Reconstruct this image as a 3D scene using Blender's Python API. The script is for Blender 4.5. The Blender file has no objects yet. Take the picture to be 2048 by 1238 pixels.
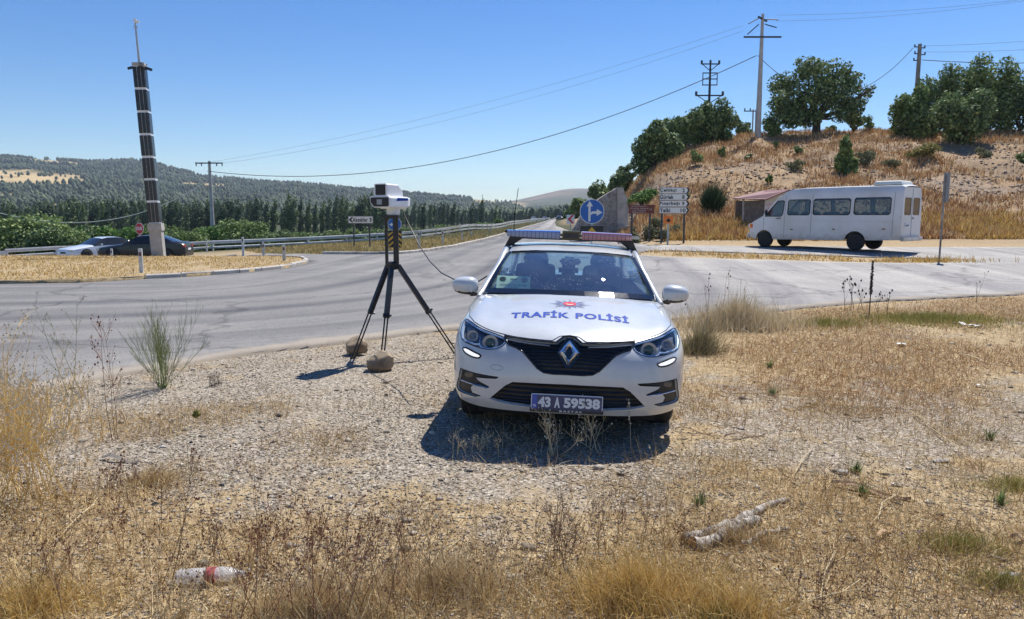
import bpy, bmesh, math, random
import numpy as np
from mathutils import Vector, Matrix, Euler
from mathutils.geometry import delaunay_2d_cdt
random.seed(7); RS = np.random.RandomState(7)
SC = bpy.context.scene; COL = SC.collection
R = math.radians
# ------------------------------------------------------------------ camera
FPX = 1475.0; H = 1.75; TH = math.atan((619-432)/FPX)
cam = bpy.data.cameras.new('camera'); co = bpy.data.objects.new('camera', cam); COL.objects.link(co)
cam.sensor_width = 36; cam.lens = 36*FPX/2048; cam.clip_start = .05; cam.clip_end = 20000
co.location = (0, 0, H); co.rotation_euler = (math.pi/2-TH, 0, 0); SC.camera = co
# ------------------------------------------------------------------ sky, sun, exposure
SUN_EL = R(57); SUN_AZ = math.atan2(.51, .86)          # azimuth from +Y towards +X
w = bpy.data.worlds.new('World'); SC.world = w; w.use_nodes = True
nt = w.node_tree; nt.nodes.clear()
sk = nt.nodes.new('ShaderNodeTexSky'); sk.sky_type = 'NISHITA'; sk.sun_disc = False
sk.sun_elevation = SUN_EL; sk.sun_rotation = SUN_AZ; sk.altitude = 300; sk.air_density = 1.0; sk.dust_density = .0; sk.ozone_density = 4.0
bg = nt.nodes.new('ShaderNodeBackground'); bg.inputs[1].default_value = .093
wo = nt.nodes.new('ShaderNodeOutputWorld'); hs = nt.nodes.new('ShaderNodeHueSaturation'); hs.inputs['Saturation'].default_value = 1.3; hs.inputs['Hue'].default_value = .51; nt.links.new(sk.outputs[0], hs.inputs['Color']); nt.links.new(hs.outputs[0], bg.inputs[0]); nt.links.new(bg.outputs[0], wo.inputs[0])
sl = bpy.data.lights.new('sun', 'SUN'); sl.energy = 5.0; sl.angle = R(.53); sl.color = (1, .955, .88)
so = bpy.data.objects.new('sun', sl); COL.objects.link(so)
tosun = Vector((math.sin(SUN_AZ)*math.cos(SUN_EL), math.cos(SUN_AZ)*math.cos(SUN_EL), math.sin(SUN_EL)))
so.rotation_euler = (-tosun).to_track_quat('-Z', 'Y').to_euler(); so.location = tosun*50
SC.view_settings.view_transform = 'Standard'; SC.view_settings.look = 'None'; SC.view_settings.exposure = .45; SC.view_settings.gamma = 1
SC.cycles.max_bounces = 6; SC.cycles.transparent_max_bounces = 16; SC.cycles.volume_bounces = 0
# ------------------------------------------------------------------ pixel helpers: measured pixel of the 2048 px photo -> point in the place
_f = np.array([0, math.cos(TH), -math.sin(TH)]); _u = np.array([0, math.sin(TH), math.cos(TH)])
def ray(px, py): return FPX*_f + np.array([px-1024., 0, 0]) + (619.-py)*_u
def W(px, py, d):
    r = ray(px, py); r = r*(d/r[1]); return Vector((r[0], r[1], r[2]+H))
def proj(p):
    q = np.array(p, float)-np.array([0, 0, H]); z = q@_f
    return np.stack([1024+FPX*q[..., 0]/z, 619-FPX*(q@_u)/z], -1)
# ------------------------------------------------------------------ noise
def _h(ix, iy, s):
    n = (ix.astype(np.int64)*374761393+iy.astype(np.int64)*668265263+s*1442695041) & 0xffffffff
    n = ((n ^ (n >> 13))*1274126177) & 0xffffffff
    return ((n ^ (n >> 16)) & 0xffff)/65535.
def vn(x, y, s=0):
    x = np.asarray(x, float); y = np.asarray(y, float)
    ix = np.floor(x); iy = np.floor(y); fx = x-ix; fy = y-iy; fx = fx*fx*(3-2*fx); fy = fy*fy*(3-2*fy)
    a = _h(ix, iy, s); b = _h(ix+1, iy, s); c = _h(ix, iy+1, s); d = _h(ix+1, iy+1, s)
    return (a*(1-fx)+b*fx)*(1-fy)+(c*(1-fx)+d*fx)*fy
def fbm(x, y, s=0, o=4):
    t = 0; a = .5
    for k in range(o): t = t+a*vn(np.asarray(x)*2**k, np.asarray(y)*2**k, s+k*17); a *= .5
    return t/(1-.5**o)
# ------------------------------------------------------------------ objects
def tag(o, label=None, cat=None, group=None, kind=None):
    if label: o['label'] = label
    if cat: o['category'] = cat
    if group: o['group'] = group
    if kind: o['kind'] = kind
    return o
def empty(name, loc=(0, 0, 0), rot=(0, 0, 0), parent=None):
    o = bpy.data.objects.new(name, None); COL.objects.link(o); o.location = loc; o.rotation_euler = rot; o.parent = parent
    o.empty_display_size = .2; return o
def kids(o): return [c for c in bpy.data.objects if c.parent == o]
def copy_tree(o, parent=None):
    c = o.copy(); COL.objects.link(c); c.parent = parent
    for ch in kids(o): copy_tree(ch, c)
    return c
def mesh_np(name, V, Fs, m=None, parent=None, smooth=False, attrs=None):
    V = np.asarray(V, np.float32); Fs = [np.asarray(f, np.int32) for f in Fs if len(f)]
    me = bpy.data.meshes.new(name); me.vertices.add(len(V)); me.vertices.foreach_set('co', V.ravel())
    tot = sum(f.size for f in Fs); nf = sum(len(f) for f in Fs)
    me.loops.add(tot); me.loops.foreach_set('vertex_index', np.concatenate([f.ravel() for f in Fs]))
    me.polygons.add(nf)
    cnt = np.concatenate([np.full(len(f), f.shape[1]) for f in Fs]); st = np.concatenate([[0], np.cumsum(cnt)[:-1]])
    me.polygons.foreach_set('loop_start', st.astype(np.int32))
    me.update(calc_edges=True); me.validate()
    if smooth: me.polygons.foreach_set('use_smooth', np.ones(len(me.polygons), bool))
    if attrs:
        for k, a in attrs.items():
            at = me.attributes.new(k, 'FLOAT_VECTOR', 'POINT'); at.data.foreach_set('vector', np.asarray(a, np.float32).ravel())
    o = bpy.data.objects.new(name, me); COL.objects.link(o); o.parent = parent
    if m: me.materials.append(m)
    return o
class MB:
    def __init__(s): s.v = []; s.f = []
    def add(s, v, f, M=None):
        b = len(s.v)
        s.v += [tuple(M@Vector(p)) if M is not None else tuple(p) for p in v]
        s.f += [tuple(i+b for i in q) for q in f]; return s
    def box(s, c, d, M=None, taper=1, bev=0):
        x, y, z = d[0]/2, d[1]/2, d[2]/2; T = Matrix.Translation(c)
        if M is not None: T = M@T
        if bev <= 0:
            v = [(-x, -y, -z), (x, -y, -z), (x, y, -z), (-x, y, -z)]+[(-x*taper, -y*taper, z), (x*taper, -y*taper, z), (x*taper, y*taper, z), (-x*taper, y*taper, z)]
            return s.add(v, [(3, 2, 1, 0), (4, 5, 6, 7), (0, 1, 5, 4), (1, 2, 6, 5), (2, 3, 7, 6), (3, 0, 4, 7)], T)
        bm = bmesh.new(); bmesh.ops.create_cube(bm, size=1)
        for q in bm.verts: q.co = Vector((q.co.x*2*x, q.co.y*2*y, q.co.z*2*z))
        bmesh.ops.bevel(bm, geom=bm.edges[:], offset=bev, segments=2, affect='EDGES')
        bm.verts.index_update(); s.add([q.co for q in bm.verts], [[q.index for q in f.verts] for f in bm.faces], T); bm.free(); return s
    def tube(s, pts, r, n=8, cap=True, M=None):
        pts = [Vector(p) for p in pts]; rr = r if isinstance(r, (list, tuple)) else [r]*len(pts); v = []; f = []
        up = None
        for i, p in enumerate(pts):
            t = (pts[min(i+1, len(pts)-1)]-pts[max(i-1, 0)])
            if t.length < 1e-9: t = Vector((0, 0, 1))
            t.normalize()
            if up is None: up = Vector((0, 0, 1)) if abs(t.z) < .9 else Vector((1, 0, 0))
            a = t.cross(up); a.normalize(); b = a.cross(t); up = b
            for k in range(n):
                g = 2*math.pi*k/n; v.append(p+(a*math.cos(g)+b*math.sin(g))*rr[i])
        for i in range(len(pts)-1):
            for k in range(n):
                q = (k+1) % n; f.append((i*n+k, i*n+q, (i+1)*n+q, (i+1)*n+k))
        if cap: f.append(tuple(range(n-1, -1, -1))); f.append(tuple((len(pts)-1)*n+k for k in range(n)))
        return s.add(v, f, M)
    def lathe(s, prof, n=24, M=None, axis='z'):
        v = []; f = []
        for (r, z) in prof:
            for k in range(n):
                g = 2*math.pi*k/n; c, q = r*math.cos(g), r*math.sin(g)
                v.append((c, q, z) if axis == 'z' else (z, c, q) if axis == 'x' else (q, z, c))
        for i in range(len(prof)-1):
            for k in range(n):
                q = (k+1) % n; f.append((i*n+k, i*n+q, (i+1)*n+q, (i+1)*n+k))
        if prof[0][0] > 1e-4: f.append(tuple(range(n-1, -1, -1)))
        if prof[-1][0] > 1e-4: f.append(tuple((len(prof)-1)*n+k for k in range(n)))
        return s.add(v, f, M)
    def prism(s, poly, y0, y1, M=None):     # poly in (x,z), extruded along y
        n = len(poly); v = [(p[0], y0, p[1]) for p in poly]+[(p[0], y1, p[1]) for p in poly]
        f = [tuple(range(n)), tuple(range(2*n-1, n-1, -1))]+[(i, i+n, (i+1) % n+n, (i+1) % n) for i in range(n)]
        return s.add(v, f, M)
    def build(s, name, m=None, parent=None, smooth=None, bevel=0):
        me = bpy.data.meshes.new(name); me.from_pydata(s.v, [], s.f)
        bm = bmesh.new(); bm.from_mesh(me); bmesh.ops.recalc_face_normals(bm, faces=bm.faces); bm.to_mesh(me); bm.free()
        if m: me.materials.append(m)
        o = bpy.data.objects.new(name, me); COL.objects.link(o); o.parent = parent
        if bevel:
            b = o.modifiers.new('b', 'BEVEL'); b.width = bevel; b.segments = 2; b.limit_method = 'ANGLE'
        if smooth is not None:
            for p in me.polygons: p.use_smooth = True
            if smooth: me.set_sharp_from_angle(angle=R(smooth))
        return o
# ------------------------------------------------------------------ flat writing from the built-in font
_tc = {}
def text_geo(s, w, h, bold=0.0, sp=1.0):
    k = (s, bold, sp)
    if k not in _tc:
        c = bpy.data.curves.new('t', 'FONT'); c.body = s; c.size = 1; c.offset = bold; c.resolution_u = 3; c.space_character = sp
        o = bpy.data.objects.new('t', c); COL.objects.link(o); dg = bpy.context.evaluated_depsgraph_get()
        me = bpy.data.meshes.new_from_object(o.evaluated_get(dg)); V = np.array([v.co[:] for v in me.vertices]); F = [tuple(p.vertices) for p in me.polygons]
        bpy.data.objects.remove(o); bpy.data.curves.remove(c); bpy.data.meshes.remove(me); _tc[k] = (V, F)
    V, F = _tc[k]; V = V.copy(); a = V.min(0); b = V.max(0)
    V[:, 0] = (V[:, 0]-(a[0]+b[0])/2)*(w/(b[0]-a[0])); V[:, 1] = (V[:, 1]-(a[1]+b[1])/2)*(h/(b[1]-a[1])); V[:, 2] = 0
    return V, F
def put_text(mb, s, cx, cz, w, h, y, bold=.02, sp=1.0, M=None):   # upright writing in the x-z plane facing -y
    V, F = text_geo(s, w, h, bold, sp)
    mb.add([(cx+v[0], y, cz+v[1]) for v in V], F, M)
# ------------------------------------------------------------------ polygons and cut panels
def inpoly(P, poly):
    x, y = P[:, 0], P[:, 1]; r = np.zeros(len(P), bool); q = np.asarray(poly, float); n = len(q)
    for i in range(n):
        x0, y0 = q[i]; x1, y1 = q[(i+1) % n]
        if y0 == y1: continue
        c = ((y0 > y) != (y1 > y)) & (x < (x1-x0)*(y-y0)/(y1-y0)+x0); r ^= c
    return r
def seg_dist(P, poly, closed=True):
    q = np.asarray(poly, float); d = np.full(len(P), 1e9); n = len(q)
    for i in range(n if closed else n-1):
        a = q[i]; b = q[(i+1) % n]; ab = b-a; L = ab@ab
        if L < 1e-14: continue
        t = np.clip(((P-a)@ab)/L, 0, 1); d = np.minimum(d, np.linalg.norm(P-(a+t[:, None]*ab), axis=1))
    return d
def dens(poly, s):
    out = []; n = len(poly)
    for i in range(n):
        a = np.array(poly[i], float); b = np.array(poly[(i+1) % n], float); k = max(1, int(np.linalg.norm(b-a)/s))
        for j in range(k): out.append(tuple(a+(b-a)*j/k))
    return out
def cdt(pts, polys):
    P = [Vector(p) for p in pts]; E = []
    for po in polys:
        b = len(P); P += [Vector(p) for p in po]; n = len(po); E += [(b+i, b+(i+1) % n) for i in range(n)]
    r = delaunay_2d_cdt(P, E, [], 0, 1e-7)
    return np.array([v[:] for v in r[0]]), np.array([f for f in r[2] if len(f) == 3])
def cut_panel(outer, holes, s, grid=None):
    """triangulate a region in 2d; returns verts, {key: tris}; key 0 = panel, i+1 = hole i"""
    o = dens(outer, s); hs = [dens(h, s) for h in holes]; A = np.array(o)
    if grid is None:
        mn, mx = A.min(0), A.max(0); gx, gy = np.meshgrid(np.arange(mn[0]+s/2, mx[0], s), np.arange(mn[1]+s/2, mx[1], s)); grid = np.stack([gx.ravel(), gy.ravel()], 1)
    k = inpoly(grid, outer)
    for q in [o]+hs: k &= seg_dist(grid, q) > s*.4
    V, T = cdt([tuple(p) for p in grid[k]], [o]+hs); c = V[T].mean(1); ins = inpoly(c, outer); res = {}; used = np.zeros(len(T), bool)
    for i, h in enumerate(holes):
        m = inpoly(c, h) & ~used & ins; used |= m; res[i+1] = T[m]
    res[0] = T[ins & ~used]; return V, res
def compact(V, T):
    u, inv = np.unique(T, return_inverse=True); return V[u], inv.reshape(T.shape)
def border(T):
    T = np.asarray(T); e = np.concatenate([T[:, [0, 1]], T[:, [1, 2]], T[:, [2, 0]]]); s = np.sort(e, 1)
    u, i, c = np.unique(s, axis=0, return_index=True, return_counts=True); return e[i[c == 1]]
def with_skirt(V3, T, off):
    """thicken: add walls from the border down along off"""
    b = border(T); n = len(V3); V = np.concatenate([V3, V3+off]); Q = np.stack([b[:, 1], b[:, 0], b[:, 0]+n, b[:, 1]+n], 1); return V, Q
# ------------------------------------------------------------------ materials
MATS = {}
def mat(name, col=(.5, .5, .5), rough=.6, metal=0, coat=0, spec=.5, emis=None, es=0):
    if name in MATS: return MATS[name]
    m = bpy.data.materials.new(name); m.use_nodes = True; b = m.node_tree.nodes['Principled BSDF']
    b.inputs['Base Color'].default_value = (*col, 1); b.inputs['Roughness'].default_value = rough; b.inputs['Metallic'].default_value = metal
    b.inputs['Coat Weight'].default_value = coat; b.inputs['Coat Roughness'].default_value = .04; b.inputs['Specular IOR Level'].default_value = spec
    if emis: b.inputs['Emission Color'].default_value = (*emis, 1); b.inputs['Emission Strength'].default_value = es
    MATS[name] = m; return m
class NG:
    def __init__(s, m): s.t = m.node_tree; s.b = s.t.nodes['Principled BSDF']
    def n(s, ty, **k):
        q = s.t.nodes.new(ty)
        for a, v in k.items():
            if isinstance(a, str) and hasattr(q, a): setattr(q, a, v)
        return q
    def l(s, a, b): s.t.links.new(a, b)
    def coord(s): return s.n('ShaderNodeNewGeometry').outputs['Position'] if False else s.n('ShaderNodeTexCoord').outputs['Object']
    def mapv(s, v, sc):
        q = s.n('ShaderNodeMapping'); q.inputs['Scale'].default_value = sc; s.l(v, q.inputs['Vector']); return q.outputs[0]
    def noise(s, v, sc, det=4, rough=.55, dist=0):
        q = s.n('ShaderNodeTexNoise'); q.inputs['Scale'].default_value = sc; q.inputs['Detail'].default_value = det; q.inputs['Roughness'].default_value = rough; q.inputs['Distortion'].default_value = dist
        s.l(v, q.inputs['Vector']); return q.outputs['Fac']
    def vor(s, v, sc, feat='F1', out='Distance', rnd=1):
        q = s.n('ShaderNodeTexVoronoi'); q.feature = feat; q.inputs['Scale'].default_value = sc; q.inputs['Randomness'].default_value = rnd; s.l(v, q.inputs['Vector']); return q.outputs[out]
    def ramp(s, f, st, interp='LINEAR'):
        q = s.n('ShaderNodeValToRGB'); cr = q.color_ramp; cr.interpolation = interp
        while len(cr.elements) < len(st): cr.elements.new(.5)
        for e, (p, c) in zip(cr.elements, st): e.position = p; e.color = (*c, 1) if len(c) == 3 else c
        s.l(f, q.inputs[0]); return q.outputs[0]
    def mix(s, f, a, b, mode='MIX'):
        q = s.n('ShaderNodeMix'); q.data_type = 'RGBA'; q.blend_type = mode
        for sock, v in ((q.inputs[0], f), (q.inputs[6], a), (q.inputs[7], b)):
            if isinstance(v, (int, float)): sock.default_value = v
            elif isinstance(v, tuple): sock.default_value = (*v, 1)
            else: s.l(v, sock)
        return q.outputs[2]
    def math(s, op, a, b=0, c=0):
        q = s.n('ShaderNodeMath'); q.operation = op
        for k, v in enumerate((a, b, c)):
            if isinstance(v, (int, float)): q.inputs[k].default_value = v
            else: s.l(v, q.inputs[k])
        return q.outputs[0]
    def bump(s, h, st=.3, d=.01, nrm=None):
        q = s.n('ShaderNodeBump'); q.inputs['Strength'].default_value = st; q.inputs['Distance'].default_value = d; s.l(h, q.inputs['Height'])
        if nrm: s.l(nrm, q.inputs['Normal'])
        s.l(q.outputs[0], s.b.inputs['Normal']); return q.outputs[0]
    def color(s, c): s.l(c, s.b.inputs['Base Color'])
def speck(name, c1, c2, sc, rough=.8, bump=.2, bd=.01, metal=0, det=5, coat=0, lo=.35, hi=.65, c3=None, sc3=None):
    """two-tone noise material with bump"""
    if name in MATS: return MATS[name]
    m = mat(name, c1, rough, metal, coat); g = NG(m); v = g.coord(); f = g.noise(v, sc, det)
    c = g.ramp(f, [(lo, c1), (hi, c2)])
    if c3: c = g.mix(g.ramp(g.noise(v, sc3 or sc*.2, 3), [(.45, (0, 0, 0)), (.65, (1, 1, 1))]), c, c3)
    g.color(c)
    if bump: g.bump(f, bump, bd)
    return m
def island_mat(name, stops, rough=.8, trans=0, spec=.3, ov=0):
    """colour chosen per loose piece (leaf, blade, stone)"""
    if name in MATS: return MATS[name]
    m = mat(name, stops[0][1], rough, spec=spec); g = NG(m); r = g.n('ShaderNodeNewGeometry').outputs['Random Per Island']
    c = g.ramp(r, stops)
    if ov: c = g.mix(1., c, g.ramp(g.n('ShaderNodeObjectInfo').outputs['Random'], [(0, (1-ov, 1-ov, 1-ov)), (.5, (1, 1, 1)), (1, (1+ov, 1+ov*.8, 1-ov*.2))]), 'MULTIPLY')
    g.color(c)
    if trans:
        t = g.n('ShaderNodeBsdfTranslucent'); g.l(c, t.inputs[0]); x = g.n('ShaderNodeMixShader'); x.inputs[0].default_value = trans
        g.l(g.b.outputs[0], x.inputs[1]); g.l(t.outputs[0], x.inputs[2]); g.l(x.outputs[0], g.t.nodes['Material Output'].inputs[0])
    return m
def glass_mat(name, tint, refl=.08, rough=.0, dirt=0, gloss=None):
    if name in MATS: return MATS[name]
    m = mat(name, tint, .1); g = NG(m); tr = g.n('ShaderNodeBsdfTransparent'); tr.inputs[0].default_value = (*tint, 1)
    gl = g.n('ShaderNodeBsdfGlossy'); gl.inputs[0].default_value = (*(gloss or (1, 1, 1)), 1); gl.inputs['Roughness'].default_value = rough
    fr = g.n('ShaderNodeLayerWeight'); f = g.math('ADD', g.math('MULTIPLY', g.math('POWER', fr.outputs['Facing'], 4.5), .85), refl+.03)
    x = g.n('ShaderNodeMixShader'); g.l(f, x.inputs[0]); g.l(tr.outputs[0], x.inputs[1]); g.l(gl.outputs[0], x.inputs[2]); out = x.outputs[0]
    if dirt:
        d = g.n('ShaderNodeBsdfDiffuse'); d.inputs[0].default_value = (.75, .8, .8, 1); v = g.coord()
        sp = g.math('LESS_THAN', g.vor(v, 45), .15); ar = g.ramp(g.noise(v, 3.5, 2), [(.45, (0, 0, 0)), (.62, (1, 1, 1))])
        k = g.math('ADD', g.math('MULTIPLY', g.math('MULTIPLY', sp, ar), .55), g.math('MULTIPLY', g.noise(v, 6, 4), dirt))
        y = g.n('ShaderNodeMixShader'); g.l(k, y.inputs[0]); g.l(out, y.inputs[1]); g.l(d.outputs[0], y.inputs[2]); out = y.outputs[0]
    g.l(out, g.t.nodes['Material Output'].inputs[0]); return m
# ================================================================== TERRAIN
def zz(py, d): return W(1024, py, d).z
def sstep(a, b, x): t = np.clip((x-a)/(b-a), 0, 1); return t*t*(3-2*t)
def Cc(*e): return [(1, 0), (20, 0)]+[(d, v if isinstance(v, float) else zz(v, d)) for d, v in e]
Lc = [(27, 0.), (34, -.16), (46, -.95)]
COLS = {
 -1500: Cc(*Lc, (60, -2.), (90, -4.), (200, -7.), (450, -7.), (1100, 400), (2300, 330), (3500, 90.), (9000, 60.)),
 0: Cc(*Lc, (60, 521), (90, -4.), (200, -7.), (400, -7.), (700, 442), (1100, 392), (1500, 352), (1750, 345), (2300, 315), (2700, 316), (3500, 120.), (9000, 60.)),
 100: Cc(*Lc, (60, 514), (90, -4.), (200, -7.), (400, -7.), (700, 442), (1100, 396), (1500, 360), (1750, 350), (2300, 322), (2700, 324), (3500, 120.), (9000, 60.)),
 300: Cc(*Lc, (62, 507), (90, -4.), (200, -7.), (400, -7.), (700, 445), (1100, 405), (1500, 375), (1800, 360), (2300, 327), (2700, 330), (3500, 100.), (9000, 60.)),
 420: Cc(*Lc, (66, 501), (95, -4.), (200, -7.), (400, -7.), (700, 446), (1100, 415), (1500, 392), (1800, 375), (2300, 357), (3500, 80.), (9000, 60.)),
 600: Cc((27, 0.), (34, -.05), (46, -.3), (68, 492), (100, -3.), (200, -6.), (400, -6.), (700, 445), (1100, 420), (1500, 400), (2300, 366), (3500, 60.), (9000, 60.)),
 800: Cc((27, 0.), (46, 0.), (75, 480), (110, -2.), (250, -5.), (500, -5.), (1100, 430), (1700, 408), (2300, 387), (3500, 50.), (9000, 40.)),
 950: Cc((60, 0.), (100, -.1), (150, -2.), (300, -4.), (600, -4.), (1300, 428), (2300, 400), (3500, 50.), (9000, 40.)),
 1020: Cc((60, 0.), (130, -.1), (200, -.3), (400, -3.), (800, -3.), (2300, 408), (3300, 60.), (4700, 402), (9000, 60.)),
 1060: Cc((60, 0.), (220, 0.), (350, 0.), (600, -2.), (900, -3.), (2300, 424), (4700, 396), (9000, 60.)),
 1110: Cc((60, 0.), (350, .2), (600, 0.), (2300, 426), (4700, 381), (9000, 100.)),
 1180: Cc((46, 0.), (80, .5), (150, 2.), (300, 4.), (600, 4.), (2300, 422), (4700, 377), (9000, 100.)),
 1235: Cc((34, .2), (46, .3), (58, .6), (75, 2.), (95, 5.), (160, 4.), (300, 3.), (2300, 10.), (4700, 382), (9000, 60.)),
 1262: Cc((34, .3), (46, .5), (56, 445), (66, 395), (80, 372), (110, 5.), (300, 3.), (4700, 100.), (9000, 60.)),
 1300: Cc((27, .15), (36, .4), (48, 445), (58, 370), (70, 322), (85, 318), (130, 6.), (4700, 100.), (9000, 60.)),
 1340: Cc((27, .18), (37, .45), (48, 420), (58, 350), (70, 305), (85, 298), (130, 7.), (4700, 100.), (9000, 60.)),
 1420: Cc((27, .18), (37, .45), (47, 410), (58, 335), (70, 290), (85, 284), (130, 9.), (4700, 100.), (9000, 60.)),
 1500: Cc((27, .18), (37, .45), (47, 408), (58, 333), (72, 278), (90, 270), (130, 10.), (4700, 100.), (9000, 60.)),
 1620: Cc((27, .18), (31, .32), (38, .5), (47, 405), (58, 325), (72, 270), (90, 268), (130, 10.), (9000, 60.)),
 1760: Cc((27, .18), (31, .32), (38, .55), (47, 402), (58, 320), (72, 268), (90, 266), (130, 10.), (9000, 60.)),
 2048: Cc((27, .2), (31, .35), (38, .6), (47, 400), (58, 318), (72, 270), (90, 262), (130, 10.), (9000, 60.)),
 3600: Cc((27, .2), (31, .35), (38, .6), (47, 400), (58, 318), (72, 270), (90, 262), (130, 10.), (9000, 60.)),
}
AZ = 1487.; GPX = np.arange(-1500, 3601, 12.); GLD = np.linspace(0, math.log(9000), 700)
_k = sorted(COLS); _t = np.array([np.interp(np.exp(GLD), [e[0] for e in COLS[k]], [e[1] for e in COLS[k]]) for k in _k])
_T = np.array([np.interp(GPX, _k, _t[:, j]) for j in range(len(GLD))]).T
def _blur(a, r, ax):
    k = np.exp(-np.linspace(-2, 2, 2*r+1)**2); k /= k.sum(); p = [(0, 0), (0, 0)]; p[ax] = (r, r); b = np.pad(a, p, 'edge')
    return sum(k[i]*np.take(b, range(i, i+a.shape[ax]), ax) for i in range(2*r+1))
_T = _blur(_blur(_T, 4, 1), 1, 0)
def T(x, y):
    x = np.asarray(x, float); y = np.asarray(y, float); yy = np.maximum(y, 1.)
    px = np.clip(1024+AZ*x/yy, -1499, 3599); u = (px+1500)/12; v = np.log(yy)/GLD[-1]*699; v = np.clip(v, 0, 698.999)
    i = np.floor(u).astype(int); j = np.floor(v).astype(int); fu = u-i; fv = v-j; i2 = np.minimum(i+1, len(GPX)-1)
    z = (_T[i, j]*(1-fu)+_T[i2, j]*fu)*(1-fv)+(_T[i, j+1]*(1-fu)+_T[i2, j+1]*fu)*fv
    hill = sstep(.7, 3, z)*(1-sstep(120, 200, yy)); z = z+hill*((fbm(x*.35, y*.35, 3)-.5)*1.3+(fbm(x*1.6, y*1.6, 5)-.5)*.35)
    far = sstep(500, 900, yy); z = z+far*(fbm(x/130., y/130., 8)-.5)*26*np.clip(z/80, 0, 1)
    return z
def Tz(x, y): return float(T(x, y))
def hit(px, py, d0=2.):
    d = d0
    while d < 6000:
        p = W(px, py, d)
        if p.z <= Tz(p.x, p.y)+.001: return p
        d *= 1.006 if d > 26 else 1.003
    return p
def gp(px, d):
    """point of the ground at azimuth px and distance d"""
    x = (px-1024)/AZ*d; return Vector((x, d, Tz(x, d)))
# ------------------------------------------------------------------ outlines of road, island, verge
def flat(px, py): p = W(px, py, 10); r = ray(px, py); s = -H/r[2]; return (r[0]*s, r[1]*s)
def xy(px, d): return ((px-1024)/AZ*d, d)
near_edge = [flat(*q) for q in [(0, 800), (139, 774), (259, 750), (330, 742), (453, 716), (580, 700), (700, 686), (888, 664), (1100, 655), (1370, 640), (1550, 624), (1720, 608), (1870, 598), (2048, 591)]]
L0 = near_edge[0]; near_edge = [(-40., 3.2), (-16., 3.6), (-9, 4.4)]+near_edge+[(13.5, 16.9), (26, 18.5), (60, 24)]
isl = [xy(p, d) for p, d in [(-1100, 18.2), (-400, 18.3), (0, 18.8), (150, 19.1), (283, 20.3), (400, 21.3), (500, 22.9), (570, 24.6), (606, 26.6), (614, 28.2), (604, 29.8), (560, 31.3), (480, 32.2), (380, 32.8), (250, 33.4), (120, 33.8), (0, 34), (-300, 34.5), (-1100, 36)]]
verge_near = [xy(p, d) for p, d in [(560, 37.), (642, 34.5), (700, 34.), (800, 33.7), (850, 36), (905, 41), (960, 51), (1000, 66), (1030, 88), (1060, 125), (1085, 190), (1103, 340)]]
left_lane_far = [xy(p, d) for p, d in [(540, 41), (480, 47), (380, 52), (200, 53), (0, 53), (-500, 55), (-1100, 56)]]
road_right = [xy(p, d) for p, d in [(1116, 340), (1110, 190), (1112, 125), (1128, 90), (1150, 68), (1190, 52), (1240, 42), (1270, 37), (1300, 34.8), (1370, 34.2), (1500, 33.8), (1650, 33.2), (1800, 32.4), (2100, 32.0), (2800, 32.5), (3500, 33)]]
strip = [xy(p, d) for p, d in [(1265, 29.6), (1300, 31.2), (1480, 29.8), (1650, 28.2), (1800, 27.3), (1880, 27.0), (1930, 26.5), (1900, 25.3), (1800, 25.2), (1650, 25.8), (1480, 26.8), (1340, 27.8)]]
road = near_edge+[(60., 30.)]+list(reversed(road_right))+list(reversed(verge_near))+left_lane_far+[(-70, 40.), (-40, 40)]
road = near_edge+list(reversed(road_right))+list(reversed(verge_near))+left_lane_far
highway2 = [xy(p, d) for p, d in [(1120, 345), (1117, 700), (1112, 1400), (1100, 1400), (1100, 700), (1098, 345)]]
_ne = [tuple(p) for p in near_edge]; _o = []
for _a, _b in zip(_ne, _ne[1:]):
    _k = max(1, int(math.hypot(_b[0]-_a[0], _b[1]-_a[1])/.22)) if -8 < _a[0] < 14 else 1
    for _j in range(_k): _x = _a[0]+(_b[0]-_a[0])*_j/_k; _y = _a[1]+(_b[1]-_a[1])*_j/_k; _o.append((_x, _y+((float(fbm(_x*1.3, _y*.6, 90))-.5)*.34+(float(fbm(_x*5, 3., 91))-.5)*.12)*(_k > 1)))
near_edge = _o+[_ne[-1]]; road = near_edge+list(reversed(road_right))+list(reversed(verge_near))+left_lane_far
road_s = dens(road, .8); isl_s = dens(isl, .8); strip_s = dens(strip, .8)
far_lane = [xy(p, d) for p, d in [(760, 60), (840, 62), (930, 80), (1000, 112), (1050, 180), (1086, 340), (1094, 340), (1060, 180), (1018, 112), (960, 86), (880, 64), (800, 56)]]
# polar point cloud
rr = [1.6]
while rr[-1] < 8600: rr.append(rr[-1]*(1.03 if rr[-1] < 150 else 1.045 if rr[-1] < 900 else 1.03 if rr[-1] < 2900 else 1.06))
azp = np.concatenate([np.arange(-6000, -400, 400.), np.arange(-400, 2500, 20.), np.arange(2500, 8000, 400.)])
g1, g2 = np.meshgrid(azp, rr); PX = (g1.ravel()-1024)/AZ*g2.ravel(); PY = g2.ravel(); P = np.stack([PX, PY], 1)
P = np.concatenate([P, np.array([(x, y) for x in np.arange(-60, 61, 12.) for y in (-60., -40, -20, -8, 0)])])
d = np.minimum(np.minimum(seg_dist(P, road), seg_dist(P, isl)), seg_dist(P, strip)); P = P[d > np.minimum(.25, .02*np.maximum(P[:, 1], 1))]
V2, TR = cdt([tuple(p) for p in P], [road_s, isl_s, strip_s])
c = V2[TR].mean(1)
m_is = inpoly(c, isl); m_st = inpoly(c, strip); m_rd = inpoly(c, road) & ~m_is & ~m_st
z = T(V2[:, 0], V2[:, 1])
nearm = (1-sstep(9, 14, V2[:, 1])); drd = seg_dist(V2, near_edge, False)
V3 = np.stack([V2[:, 0], V2[:, 1], z], 1)
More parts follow.
